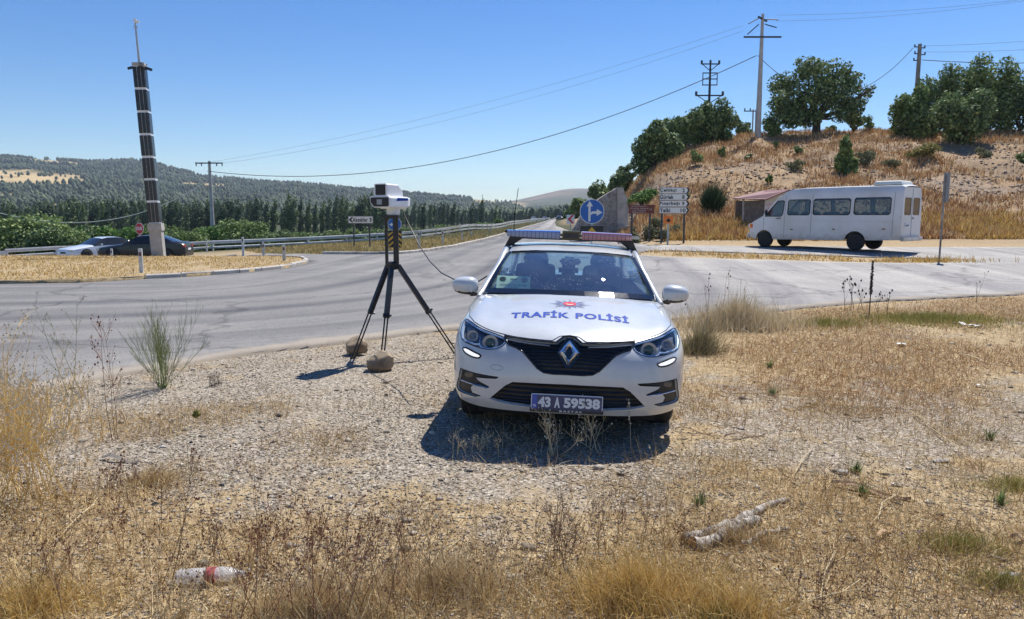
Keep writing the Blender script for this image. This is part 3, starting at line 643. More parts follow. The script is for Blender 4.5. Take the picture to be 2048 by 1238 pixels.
bonnet_text('POLİSİ', .262, .56, .43, .165, .0, bluet, 'bonnet_lettering', .035)
cc = (0, .83)
star = []
for k in range(32):
    a = 2*math.pi*k/32; r_ = (.15 if k % 4 == 0 else .065 if k % 2 else .115); star.append((r_*math.cos(a)*1.27, r_*math.sin(a)*.95))
def disc(name, pts, m, off, parent):
    n = len(pts); vv = [on_bonnet(cc[0], cc[1], off)]+[on_bonnet(cc[0]+a, cc[1]+b, off) for a, b in pts]
    return MB().add(vv, [(0, 1+i, 1+(i+1) % n) for i in range(n)]).build(name, m, parent)
cr = disc('crest', star, greyt, .006, pcar)
disc('crest_ring', [(.055*math.cos(a), .055*math.sin(a)) for a in np.linspace(0, 6.28, 25)[:-1]], redt, .0085, cr)
mb = MB(); n_ = 16; A_ = [on_bonnet(.033*math.cos(a), .83+.033*math.sin(a)-.004, .011) for a in np.linspace(-2.9, -.25, n_)]; B_ = [on_bonnet(.026*math.cos(a), .83+.020*math.sin(a)-.003, .011) for a in np.linspace(-2.9, -.25, n_)]
mb.add(A_+B_, [(i, i+1, n_+i+1, n_+i) for i in range(n_-1)]).build('crest_crescent', whitet, cr)
# number plate
PZ = -9; _pu = uv(1137, 803); PC = surf_pt(0, _pu[1], .03); pm = Matrix.Translation(PC)@Matrix.Rotation(R(-6), 4, 'X')
pl = MB().box((0, .006, 0), (.535, .012, .118), pm, bev=.004).build('number_plate', whitet, pcar)
MB().box((0, -.0005, 0), (.522, .004, .106), pm).build('plate_face', mat('plate_blue', (.012, .03, .12), .35, 0, .4), pl)
MB().box((-.241, -.003, 0), (.038, .003, .106), pm).build('country_band', mat('country_blue', (.01, .06, .4), .35, 0, .4), pl)
mb = MB(); put_text(mb, '43', -.168, 0, .095, .078, -.005, .05, 1, pm); put_text(mb, 'A', -.072, 0, .042, .078, -.005, .05, 1, pm); put_text(mb, '59538', .112, 0, .27, .078, -.005, .05, 1, pm); put_text(mb, 'TR', -.241, -.03, .026, .018, -.0052, .03, 1, pm)
mb.build('plate_characters', mat('plate_white', (.72, .74, .76), .4), pl)
MB().box((0, .008, -.062), (.55, .02, .03), pm, bev=.004).build('plate_holder', blackp, pcar)
mb = MB(); put_text(mb, 'BASTAS', .03, -.064, .165, .014, -.004, .01, 1.3, pm); mb.build('holder_lettering', whitet, pcar)
# ---- side body from the front door back
ST = [(1.30, .912, .92, .975), (1.6, .915, .90, .975), (2.2, .915, .895, .975), (2.9, .91, .89, .975), (3.4, .91, .885, .985), (3.9, .90, .87, 1.0), (4.2, .88, .84, 1.01), (4.45, .83, .78, 1.0), (4.58, .76, .70, .97), (4.63, .70, .62, .88)]
def side(y, t):   # t 0..1 from sill to the shoulder
    w_ = np.interp(y, [s[0] for s in ST], [s[1] for s in ST]); zb = np.interp(y, [s[0] for s in ST], [s[3] for s in ST])
    zt = np.array([.18, .32, .5, .66, .80, .92]); ws = np.array([.955, .985, 1.0, .998, .985, .955])
    q = np.interp(t, [0, .2, .4, .6, .8, 1], ws); zq = np.interp(t, [0, .2, .4, .6, .8, 1], zt); return w_*q, zq*(zb/.95)+(1-zb/.95)*.18*(1-t)
def arch(cy, r, lo=-.01):
    return [(cy+r*math.cos(a), max(0., r*math.sin(a))) for a in np.linspace(math.pi, 0, 22)]
AR = .36
outl = [(1.3, -.02), (3.64-AR, -.02)]+[(3.64+AR*math.cos(a), (.32+AR*math.sin(a)-.18)/.76) for a in np.linspace(math.pi*1.12, -math.pi*.12, 24)]+[(3.64+AR, -.02), (4.63, .02), (4.63, 1), (1.3, 1)]
outl = [(a, min(max(b, 0), 1)) for a, b in outl]; o2 = [outl[0]]
for p in outl[1:]:
    if math.hypot(p[0]-o2[-1][0], p[1]-o2[-1][1]) > .004: o2.append(p)
Vs, Rs = cut_panel(o2, [], .08)
for sg in (-1, 1):
    x_, z_ = side(Vs[:, 0], Vs[:, 1]); mesh_np('side_panel', np.stack([sg*x_, Vs[:, 0], z_], 1), [Rs[0] if sg > 0 else Rs[0][:, ::-1]], paint, pcar, True)
    for yy in (1.36, 2.38, 3.3):
        ts = np.linspace(.08, 1, 14); pts = []
        for t_ in ts: x_, z_ = side(yy+(.05 if yy > 2 else 0)*t_, t_); pts.append((sg*(x_+.0), yy+(.05 if yy > 2 else 0)*t_, z_))
        MB().tube(pts, .004, 5).build('door_gap', gapm, pcar)
    mb = MB()
    for k in range(16):
        y0 = 1.5+k*.13; 
        for r_ in range(2):
            if (k+r_) % 2: continue
            q = []
            for a, b in ((y0, .60+.09*r_), (y0+.13, .60+.09*r_), (y0+.13, .69+.09*r_), (y0, .69+.09*r_)): x_, z_ = side(a, b); q.append((sg*(x_+.002), a, z_))
            mb.add(q, [(0, 1, 2, 3)])
    mb.build('blue_stripe', bluet, pcar)
    for yy in (2.2, 3.1): x_, z_ = side(yy, .83); MB().box((sg*(x_+.012), yy, z_), (.02, .2, .025), bev=.006).build('door_handle', paint, pcar)
    mb = MB(); mb.box((sg*.885, 2.3, .17), (.06, 1.95, .09)); mb.build('sill', blackp, pcar, bevel=.01)
# shoulder deck, boot, tail
rows = []
for (y, w_, wt, zb) in ST[:]:
    x0, z0 = side(y, 1.); rows.append([(-x0, y, z0), (-x0*.95, y, z0+.03), (-x0*.6, y, z0+.045+.02*(y > 4)), (0, y, z0+.05+.02*(y > 4)), (x0*.6, y, z0+.045+.02*(y > 4)), (x0*.95, y, z0+.03), (x0, y, z0)])
def loft(rows, close=False):
    mb = MB(); n = len(rows[0]); mb.add([p for r_ in rows for p in r_], [(i*n+k, i*n+k+1, (i+1)*n+k+1, (i+1)*n+k) for i in range(len(rows)-1) for k in range(n-1)]); return mb
loft(rows[5:]).build('boot_lid', paint, pcar, 50)
for sg in (-1, 1):
    loft([[(sg*abs(r_[0][0]), r_[0][1], r_[0][2]), (sg*abs(r_[1][0]), r_[1][1], r_[1][2]), (sg*abs(r_[0][0])*.9, r_[1][1], r_[1][2]+.01)] for r_ in rows[:6]]).build('shoulder', paint, pcar, 50)
mb = MB(); tail = [[(-.70+.0*k, 4.63, .88), (.70, 4.63, .88)], [(-.74, 4.65, .6), (.74, 4.65, .6)], [(-.76, 4.62, .3), (.76, 4.62, .3)], [(-.72, 4.5, .18), (.72, 4.5, .18)]]
loft(tail).build('tail_panel', paint, pcar, 50)
for sg in (-1, 1):
    x_ = side(4.6, .5)[0]; MB().add([(sg*.7, 4.63, .88), (sg*.74, 4.65, .6), (sg*.76, 4.62, .3), (sg*.7, 4.5, .18), (sg*side(4.58, 0)[0], 4.5, .18), (sg*side(4.6, .4)[0], 4.58, .5), (sg*side(4.6, .9)[0], 4.6, .86)], [(0, 1, 5, 6), (1, 2, 5), (2, 3, 4, 5)]).build('tail_corner', paint, pcar)
    MB().box((sg*.62, 4.64, .80), (.34, .04, .12), bev=.02).build('tail_light', mat('tail_red', (.42, .01, .01), .3, 0, .4), pcar)
# ---- greenhouse: windscreen, roof, rear glass, side glass
def patch(name, A, B, n, bulge, m, parent=pcar, nn=14):
    """A, B: end curves (lists of 3d points, same count) ; bulge outward at the middle"""
    A = [Vector(p) for p in A]; B = [Vector(p) for p in B]; rows = []
    for i in range(nn+1):
        t = i/nn; rows.append([a.lerp(b, t)+Vector(n)*bulge*math.sin(math.pi*t) for a, b in zip(A, B)])
    return loft(rows).build(name, m, parent, 60)
def arc(w_, y0, y1, z0, z1, k=13):   # across the car: centre y0,z0 ; edges y1,z1
    return [(w_*s, y0+(y1-y0)*abs(s)**2.2, z0+(z1-z0)*abs(s)**2.2) for s in np.linspace(-1, 1, k)]
cow = arc(.80, 1.13, 1.40, 1.045, 1.012); hdr = arc(.62, 1.92, 2.02, 1.404, 1.375)
patch('windscreen_surround', [(a*.998, b+.012, c_-.006) for a, b, c_ in arc(.80, 1.13, 1.40, 1.0, .955)], [(a, b, c_-.006) for a, b, c_ in hdr], (0, -.5, .8), .035, gapm) if False else None
def lerp3(a, b, t): return tuple(np.array(a)+(np.array(b)-np.array(a))*t)
wsA = [(x*.955, y, z) for x, y, z in cow]; wsB = [(x*.955, y, z) for x, y, z in hdr]
wsg = patch('windscreen', [lerp3(a, b, .075) for a, b in zip(wsA, wsB)], [lerp3(a, b, .965) for a, b in zip(wsA, wsB)], (0, -.45, .85), .03, glass)
# black border of the screen as a ring
def ring():
    mb = MB(); nn = 14
    def P_(s, t, o=.0): 
        a = Vector(cow[0]).lerp(Vector(hdr[0]), t); k = (s+1)/2*12; i = min(int(k), 11); fr = k-i
        A1 = Vector(cow[i]).lerp(Vector(cow[i+1]), fr); B1 = Vector(hdr[i]).lerp(Vector(hdr[i+1]), fr); return A1.lerp(B1, t)+Vector((0, -.45, .85))*(.03*math.sin(math.pi*min(1, max(0, (t-.075)/.89)))+.003)
    ss = np.linspace(-1, 1, 25); ts = np.linspace(0, 1, 15); bx, bt, bb = .055, .055, .10
    for s0, s1, t0, t1 in ((-1, 1, 0, bb), (-1, 1, 1-bt, 1), (-1, -1+bx, bb, 1-bt), (1-bx, 1, bb, 1-bt)):
        ns = 24 if s1-s0 > 1 else 1; nt_ = 1 if ns > 1 else 12
        g_ = [[P_(s0+(s1-s0)*i/ns, t0+(t1-t0)*j/nt_) for i in range(ns+1)] for j in range(nt_+1)]; n = ns+1
        mb.add([p for r_ in g_ for p in r_], [(j*n+i, j*n+i+1, (j+1)*n+i+1, (j+1)*n+i) for j in range(nt_) for i in range(ns)])
    return mb
ring().build('windscreen_border', gloss, pcar)
# roof
rs = [(1.915, .63, 1.412), (2.0, .638, 1.437), (2.2, .645, 1.460), (2.6, .65, 1.468), (3.0, .64, 1.43), (3.3, .62, 1.395), (3.45, .60, 1.365)]
rows = []
for (y, w_, z_) in rs:
    e = .09 if y < 1.95 else .0
    rows.append([(w_*s, y+(.085*abs(s)**2.2 if y < 2.1 else .04*abs(s)**2), z_-.035*abs(s)**2.5-(.05 if abs(s) > .99 else 0)) for s in (-1.03, -1, -.93, -.8, -.6, -.4, -.2, 0, .2, .4, .6, .8, .93, 1, 1.03)])
loft(rows).build('roof', paint, pcar, 60)
rg0 = arc(.60, 3.50, 3.42, 1.35, 1.32); rg1 = arc(.66, 4.12, 3.98, 1.05, 1.02)
patch('rear_window', [(x*.93, y, z) for x, y, z in rg0], [(x*.93, y, z) for x, y, z in rg1], (0, .5, .8), .03, glass_mat('rear_glass', (.72, .82, .80), .05))
for sg in (-1, 1):
    def P3(*a): return [Vector((sg*x, y, z)) for x, y, z in a]
    ap = P3((.835, 1.32, .985), (.808, 1.45, 1.03), (.755, 1.65, 1.14), (.70, 1.85, 1.25), (.665, 1.99, 1.345), (.655, 2.1, 1.385), (.655, 2.4, 1.405), (.655, 2.8, 1.405), (.64, 3.15, 1.375), (.62, 3.45, 1.32), (.66, 3.8, 1.17), (.72, 4.15, 1.02))
    MB().tube(ap, [.022, .026, .03, .03, .03, .03, .03, .03, .032, .05, .06, .05], 8).build('roof_pillar', paint, pcar, 60)
    MB().tube(P3((.787, 1.42, 1.02), (.73, 1.62, 1.145), (.675, 1.83, 1.255), (.632, 1.985, 1.36)), .009, 6).build('screen_seal', gapm, pcar, 60)
    low_ = P3((.825, 1.50, .98), (.83, 1.9, .965), (.83, 2.4, .975), (.82, 2.9, .985), (.80, 3.3, .995), (.76, 3.75, 1.0)); up_ = P3((.775, 1.62, 1.08), (.69, 2.0, 1.34), (.672, 2.4, 1.39), (.668, 2.9, 1.385), (.655, 3.2, 1.35), (.67, 3.65, 1.16))
    patch('side_window', low_, up_, (sg, 0, 0), .02, sglass, nn=6)
    MB().add(P3((.825, 2.38, .975), (.825, 2.48, .975), (.675, 2.5, 1.39), (.675, 2.42, 1.39)), [(0, 1, 2, 3)]).build('door_pillar', gloss, pcar)
    # mirror
    mr = empty('wing_mirror', parent=pcar); c_ = Vector((sg*.972, 1.50, 1.058))
    prof = []
    mb = MB(); n1, n2 = 20, 10
    def mp(a, b):   # superellipsoid shell, flat at the back
        x = math.copysign(abs(math.cos(a))**.75, math.cos(a))*math.cos(b)**.8; z = math.copysign(abs(math.sin(a))**.8, math.sin(a))*math.cos(b)**.8
        return Vector((sg*(x*.125+.012+.0*z), -.095*math.sin(b)*(1-.25*max(0, x)), z*.085*(1-.12*x)+.006))
    vv = []; ff = []
    for j in range(n2+1):
        b = math.pi/2*j/n2
        for i in range(n1): vv.append(c_+mp(2*math.pi*i/n1, b))
    for j in range(n2):
        for i in range(n1): ff.append((j*n1+i, j*n1+(i+1) % n1, (j+1)*n1+(i+1) % n1, (j+1)*n1+i))
    vt = [f_ for f_ in ff if sum(vv[i].z-c_.z for i in f_)/4 > -.045]; vb = [f_ for f_ in ff if f_ not in vt]
    def sub(fs): 
        m_ = MB(); ids = sorted({i for f_ in fs for i in f_}); mp_ = {a: k for k, a in enumerate(ids)}; m_.add([vv[i] for i in ids], [tuple(mp_[i] for i in f_) for f_ in fs]); return m_
    sub(vt).build('mirror_cap', paint, mr, 60); sub(vb).build('mirror_base', blackp, mr, 60)
    MB().add([c_+mp(2*math.pi*i/n1, 0)*.97+Vector((0, .004, 0)) for i in range(n1)], [tuple(range(n1))]).build('mirror_glass', chrome, mr)
    MB().box((0, 0, 0), (.15, .05, .028), Matrix.Translation(c_+Vector((-sg*.10, .03, -.075)))@Matrix.Rotation(R(8*sg), 4, 'Y'), bev=.01).build('mirror_arm', blackp, mr)
# wheels
def wheel(name, cx, cy, cz, r_, w_, sg, parent, rimm, spokes=10):
    wh = empty(name, parent=parent); M = Matrix.Translation((cx, cy, cz))
    MB().lathe([(r_*.66, -w_/2), (r_*.9, -w_/2), (r_*.985, -w_*.40), (r_, -w_*.2), (r_, w_*.2), (r_*.985, w_*.40), (r_*.9, w_/2), (r_*.66, w_/2)], 40, M, 'x').build('tyre', rubber, wh, 40)
    mb = MB(); mb.lathe([(r_*.67, -w_*.45), (r_*.67, w_*.45)], 30, M, 'x'); x0 = sg*w_*.40
    mb.lathe([(.001, x0), (r_*.13, x0), (r_*.14, x0-sg*.03)], 16, M, 'x')
    for k in range(spokes):
        a = 2*math.pi*k/spokes; mb.box((0, 0, r_*.37), (.02, r_*.1, r_*.56), M@Matrix.Translation((x0-sg*.015, 0, 0))@Matrix.Rotation(a, 4, 'X'))
    mb.lathe([(r_*.60, x0), (r_*.68, x0), (r_*.68, x0-sg*.02)], 30, M, 'x'); mb.build('rim', rimm, wh, 30)
    MB().lathe([(.001, 0), (r_*.6, 0), (r_*.6, sg*.02)], 24, M, 'x').build('brake_disc', mat('brake', (.08, .08, .08), .6, .5), wh, 30)
    return wh
for sg in (-1, 1):
    for yy in (.93, 3.64): wheel('wheel', sg*.79, yy, .315, .325, .215, sg, pcar, alloy)
# underbody and wheel wells (dark)
MB().box((0, 2.3, .24), (1.38, 4.1, .10)).build('underbody', gapm, pcar)
MB().box((0, .70, .50), (1.30, .9, .50)).build('engine_bay', gapm, pcar)
# interior
MB().box((0, 1.62, .86), (1.42, .46, .12), Matrix.Rotation(R(0), 4, 'X'), bev=.05).build('dashboard', dashm, pcar)
MB().box((0, 3.75, .93), (1.3, .5, .05), bev=.01).build('parcel_shelf', dashm, pcar)
for sx in (-.37, .37):
    st = empty('front_seat', parent=pcar)
    MB().box((sx, 2.35, .60), (.50, .50, .16), bev=.05).build('seat', seatm, st, 60); MB().box((0, 0, .31), (.50, .13, .62), Matrix.Translation((sx, 2.62, .62))@Matrix.Rotation(R(-16), 4, 'X'), taper=.86).build('backrest', seatm, st, bevel=.05)
    MB().lathe([(.001, -.06), (.09, -.055), (.135, -.02), (.14, .03), (.12, .08), (.07, .105), (.001, .11)], 20, Matrix.Translation((sx, 2.83, 1.235))@Matrix.Diagonal((1, .55, 1.15, 1)), 'z').build('headrest', seatm, st, 60)
rs_ = empty('rear_seat', parent=pcar); MB().box((0, 3.15, .55), (1.3, .5, .16), bev=.05).build('seat', seatm, rs_, 60); MB().box((0, 3.45, .80), (1.3, .12, .5), Matrix.Identity(4), bev=.05).build('backrest', seatm, rs_, 60)
for sx in (-.42, 0, .42): MB().box((sx, 3.52, 1.10), (.24, .10, .14), bev=.04).build('headrest', seatm, rs_, 60)
pts = [(-.37+.17*math.cos(a), 1.98-.07*math.sin(a), .93+.16*math.sin(a)) for a in np.linspace(0, 6.283, 25)]
pts = [(.37+.18*math.cos(a), 1.95+.06*math.sin(a), .92+.165*math.sin(a)) for a in np.linspace(0, 6.283, 25)]
MB().tube(pts, .016, 8, False).tube([(.37, 1.88, .9), (.37, 1.96, .92)], .05, 10).build('steering_wheel', dashm, pcar, 60)
MB().box((0, 1.96, 1.30), (.21, .03, .06), bev=.015).build('rear_view_mirror', gloss, pcar)
MB().box((-.01, 1.905, 1.338), (.09, .01, .03), Matrix.Rotation(0, 4, 'X')).build('toll_tag', whitet, pcar)
MB().box((.22, 1.98, 1.22), (.13, .02, .08), bev=.008).build('dash_screen', mat('screen', (.05, .12, .17), .1), pcar)
# card behind the windscreen
cardm = mat('card', (.62, .84, .76), .6); g = NG(cardm); _t = g.n('ShaderNodeBsdfTranslucent'); _t.inputs[0].default_value = (.62, .84, .76, 1); _x = g.n('ShaderNodeMixShader'); _x.inputs[0].default_value = .6; g.l(g.b.outputs[0], _x.inputs[1]); g.l(_t.outputs[0], _x.inputs[2]); g.l(_x.outputs[0], g.t.nodes['Material Output'].inputs[0])
cm_ = Matrix.Translation((-.525, 1.43, 1.118))@Matrix.Rotation(R(0), 4, 'Z')@Matrix.Rotation(R(-42), 4, 'X')@Matrix.Diagonal((1.2, 1, 1.15, 1))
cd = MB().box((0, 0, 0), (.26, .003, .125), cm_).build('windscreen_card', cardm, pcar)
mb = MB(); put_text(mb, 'GÖRÜNTÜ VE SES', 0, -.028, .21, .018, -.003, .02, 1, cm_); put_text(mb, 'KAYDI', 0, -.05, .07, .014, -.003, .02, 1, cm_); put_text(mb, '—', 0, .03, .05, .012, -.003, .1, 1, cm_)
mb.build('card_print', mat('card_ink', (.03, .10, .14), .6), cd)
for sx in (-.085, .085): MB().lathe([(.001, 0), (.026, 0)], 14, cm_@Matrix.Translation((sx, -.003, .028))@Matrix.Rotation(R(90), 4, 'X')).build('card_badge', mat('card_ink'), cd)
# wipers
mb = MB(); mb.tube([(.62, 1.26, .985), (.30, 1.17, 1.03), (-.02, 1.14, 1.035)], .009, 6); mb.tube([(.0, 1.16, .99), (-.3, 1.19, 1.035), (-.62, 1.30, 1.02)], .009, 6); mb.build('wiper', gapm, pcar)
# antenna
MB().tube([(-.60, 2.35, 1.43), (-.60, 2.40, 1.75), (-.575, 2.46, 2.02)], .004, 6).tube([(-.60, 2.35, 1.40), (-.60, 2.35, 1.46)], .016, 8).build('antenna', gapm, pcar)
# light bar
lb = empty('light_bar', parent=pcar); LY = 2.35; Lz = 1.553
def barseg(x0, x1, n=8, top=(.075, .04), inset=0):
    prof = [(-.125, -.042), (-.15, .0), (-.138, .034), (-.08, .043), (.08, .043), (.138, .034), (.15, .0), (.125, -.042)]
    mb = MB(); a = [(x0, LY+y, Lz+z) for y, z in prof]; b = [(x1, LY+y*(1 if abs(x1) < .6 else .88), Lz+z*(1 if abs(x1) < .6 else .8)) for y, z in prof]; n_ = len(prof)
    mb.add(a+b, [(i, (i+1) % n_, n_+(i+1) % n_, n_+i) for i in range(n_)]+[tuple(range(n_)), tuple(range(2*n_-1, n_-1, -1))]); return mb
lens_b = mat('lens_blue', (.03, .06, .6), .1, 0, 1); lens_r = mat('lens_red', (.62, .03, .04), .1, 0, 1)
def lensmat(name, a, b):
    m = mat(name, a, .12, 0, 1); g = NG(m); v = g.coord(); s = g.n('ShaderNodeSeparateXYZ'); g.l(v, s.inputs[0])
    cells = g.math('SINE', g.math('MULTIPLY', s.outputs[0], 150)); z = g.ramp(s.outputs[2], [(0, (0, 0, 0)), (1, (1, 1, 1))]); 
    k = g.math('GREATER_THAN', s.outputs[2], Lz+.026); g.color(g.mix(k, g.mix(g.math('GREATER_THAN', cells, .75), b, tuple(q*.6 for q in b)), a)); return m
barseg(-.11, -.66).build('blue_lens', lensmat('bar_blue', (.03, .05, .38), (.36, .38, .50)), lb, 30); barseg(.11, .62).build('red_lens', lensmat('bar_red', (.42, .02, .03), (.52, .27, .27)), lb, 30)
MB().box((0, LY-.01, Lz), (.24, .30, .088), bev=.03).build('speaker_pod', gloss, lb, 60)
MB().box((0, LY-.162, Lz-.003), (.15, .012, .05), bev=.005).build('speaker_grille', blackp, lb)
MB().box((0, LY, Lz-.042), (1.28, .24, .018), bev=.006).build('base_plate', blackp, lb)
MB().box((.665, LY, Lz-.005), (.10, .05, .03), bev=.01).build('end_cap', alloy, lb); MB().box((-.67, LY, Lz+.015), (.05, .06, .03), bev=.01).build('end_cap', gapm, lb)
for sg in (-1, 1): MB().add([(sg*.50, LY-.1, Lz-.05), (sg*.64, LY-.1, Lz-.05), (sg*.70, LY-.08, 1.385), (sg*.62, LY-.08, 1.42), (sg*.50, LY+.1, Lz-.05), (sg*.64, LY+.1, Lz-.05), (sg*.70, LY+.08, 1.385), (sg*.62, LY+.08, 1.42)], [(0, 1, 2, 3), (4, 7, 6, 5), (0, 4, 5, 1), (1, 5, 6, 2), (2, 6, 7, 3), (3, 7, 4, 0)]).build('bracket', blackp, lb)
# ================================================================== RADAR CAMERA ON TRIPOD
black = speck('powder_coat_black', (.012, .012, .013), (.022, .022, .024), 12, .45, .05, .002)
whitep = speck('cast_white', (.72, .73, .75), (.80, .81, .83), 6, .35, 0)
steel = speck('galvanised_steel', (.38, .40, .41), (.50, .52, .53), 5, .45, .05, .002, .5)
greyc = speck('grey_concrete', (.36, .34, .31), (.46, .44, .41), 4, .9, .2, .005, c3=(.30, .28, .25))
whitesign = mat('sign_white', (.72, .72, .68), .5); inkb = mat('sign_ink', (.012, .012, .013), .5); signblue = speck('sign_blue', (.01, .10, .38), (.015, .13, .44), 3, .4, 0); signred = mat('sign_red', (.58, .03, .04), .5)
signblack = mat('sign_black', (.02, .02, .02), .5); signyel = mat('sign_yellow', (.72, .40, .03), .5); signbrown = mat('sign_brown', (.16, .05, .04), .6); signor = mat('sign_orange', (.80, .20, .03), .5); signdark = mat('post_dark', (.06, .065, .07), .6); signback = mat('sign_back', (.28, .28, .27), .6)
def gxy(px, py): a = flat(px, py); return Vector((a[0], a[1], 0))
fL, fM, fR = gxy(706, 717), gxy(763, 733), gxy(918, 716)
ax = W(784, 531, 9.15); tr_ = empty('tripod', (ax.x, ax.y, 0)); tag(tr_, 'tall black tripod with three splayed legs standing beside the white police car', 'tripod')
def rel(p, o): return Vector(p)-Vector(o)
O = Vector((ax.x, ax.y, 0)); hubz = ax.z
for f_, topo in ((fL, (-.05, 0, 0)), (fM, (-.0, -.05, -.02)), (fR, (.07, .03, .0))):
    lg = empty('leg', parent=tr_); a = Vector((topo[0], topo[1], hubz+topo[2])); b = f_-O; k = a.lerp(b, .50)
    D = (b-a).normalized(); side_ = D.cross(Vector((0, 1, 0))).normalized()
    if abs(D.x) < .12: side_ = Vector((1, 0, 0))
    MB().tube([a, k], .038, 4).build('upper_tube', black, lg, bevel=.004)
    for s_ in (-1, 1): MB().tube([a.lerp(b, .42)+side_*.018*s_, b.lerp(a, .01)+side_*.018*s_], .0095, 8).build('lower_tube', black, lg, 60)
    MB().box((0, 0, 0), (.08, .06, .05), Matrix.Translation(k)@D.to_track_quat('Z', 'Y').to_matrix().to_4x4(), bev=.006).tube([k, k+side_*.06], .012, 8).build('clamp', black, lg)
    MB().box((0, 0, .012), (.07, .05, .024), Matrix.Translation(b), bev=.006).build('foot', black, lg)
MB().lathe([(.001, -.05), (.06, -.05), (.075, -.02), (.075, .03), (.05, .05), (.001, .05)], 12, Matrix.Translation((0, 0, hubz))).build('hub', black, tr_, 40)
for dx, wd in ((-.062, .018), (.055, .032)): MB().box((dx, 0, (hubz+1.735)/2), (wd*2, .04, 1.735-hubz), bev=.004).build('column', black, tr_)
MB().box((0, 0, 1.74), (.19, .14, .045), bev=.006).build('top_plate', black, tr_)
rc = empty('radar_camera', (ax.x, ax.y, 1.763), (0, 0, R(-28))); tag(rc, 'white speed camera unit with dark front windows mounted on top of the tripod', 'speed camera')
MB().box((0, .05, .045), (.10, .16, .09), bev=.01).box((0, .05, .085), (.17, .3, .02), bev=.005).build('mount', whitep, rc)
def loftz(polys, ys):   # outlines (x,z) at several y
    mb = MB(); n = len(polys[0]); vv = [(x, y, z) for p, y in zip(polys, ys) for x, z in p]
    mb.add(vv, [(i*n+k, i*n+(k+1) % n, (i+1)*n+(k+1) % n, (i+1)*n+k) for i in range(len(ys)-1) for k in range(n)]+[tuple(range(n)), tuple(range(len(vv)-1, len(vv)-1-n, -1))]); return mb
lowp = [(-.165, .205), (-.145, .225), (.13, .225), (.15, .20), (.15, .105), (.135, .088), (-.10, .088), (-.155, .145)]
loftz([[(x*.96, z) for x, z in lowp], lowp, [(x*.95, .09+(z-.09)*.98+.0) for x, z in lowp], [(x*.8, .12+(z-.12)*.8+.01) for x, z in lowp]], [-.21, -.19, .16, .24]).build('lower_housing', whitep, rc, bevel=.004)
MB().prism([(-.142, .20), (-.12, .21), (.118, .21), (.13, .195), (.13, .115), (.118, .10), (-.09, .10), (-.138, .15)], -.218, -.20).build('flash_window', inkb, rc, bevel=.003)
g_ = MB()
for i in range(4):
    for j in range(3): g_.box((-.03+i*.018, -.2195, .135+j*.02), (.013, .004, .014))
MB().box((-.003, -.2195, .155), (.075, .004, .062)).build('led_panel', mat('led_panel', (.30, .32, .36), .3), rc)
upp = [(-.085, .375), (.075, .375), (.092, .36), (.092, .235), (.08, .222), (-.095, .222), (-.105, .24), (-.10, .362)]
loftz([upp, [(x, z) for x, z in upp], [(x*.86, .226+(z-.226)*.98) for x, z in upp], [(x*.75, .226+(z-.226)*.35) for x, z in upp]], [-.19, -.16, .06, .16]).build('upper_housing', whitep, rc, bevel=.004)
MB().box((-.005, -.192, .30), (.15, .012, .125), bev=.005).build('lens_window', inkb, rc)
MB().add([(.1515, -.06, .205), (.1515, .155, .205), (.150, .155, .175), (.1515, -.09, .165)], [(0, 1, 2, 3)]).build('blue_stripe', bluet, rc)
# cable
cp = [W(*q) for q in [(806, 424, 9.3), (818, 450, 9.2), (838, 490, 8.9), (860, 523, 8.4), (883, 546, 7.9), (907, 558, 7.35), (930, 567, 7.25), (952, 566, 7.3), (974, 552, 7.4)]]
tag(MB().tube(cp, .0065, 6).build('cable', black, None, 60), 'thin black cable sagging from the speed camera to the police car window', 'cable')
rockm = speck('rough_rock', (.26, .19, .12), (.46, .38, .27), 7, .95, .9, .02, c3=(.20, .14, .09), sc3=3)
def rock(name, c, dims, seed, m=rockm, sub=3):
    bm = bmesh.new(); bmesh.ops.create_icosphere(bm, subdivisions=sub, radius=1); rs = np.random.RandomState(seed); pl_ = [(Vector(rs.normal(size=3)).normalized(), rs.uniform(.55, .9)) for _ in range(12)]
    for q in bm.verts:
        p = q.co.copy()
        for n, d_ in pl_:
            k = p.dot(n)
            if k > d_: p -= n*(k-d_)
        k = float(fbm(p.x*2+seed, p.y*2+p.z*3, seed))*.30; p *= (.9+k); q.co = Vector((p.x*dims[0], p.y*dims[1], p.z*dims[2]))
    me = bpy.data.meshes.new(name); bm.to_mesh(me); bm.free(); me.materials.append(m)
    for p in me.polygons: p.use_smooth = True
    me.set_sharp_from_angle(angle=R(28)); o = bpy.data.objects.new(name, me); COL.objects.link(o); o.location = c; return o
p = gxy(758, 741); tag(rock('rock', (p.x, p.y, .085), (.18, .15, .14), 3), 'larger brown rock holding down the middle leg of the black tripod', 'rock', 'rocks weighting the tripod')
p = gxy(712, 712); tag(rock('rock', (p.x+.0, p.y+.10, .10), (.14, .13, .14), 9), 'smaller brown rock behind the left leg of the black tripod', 'rock', 'rocks weighting the tripod')
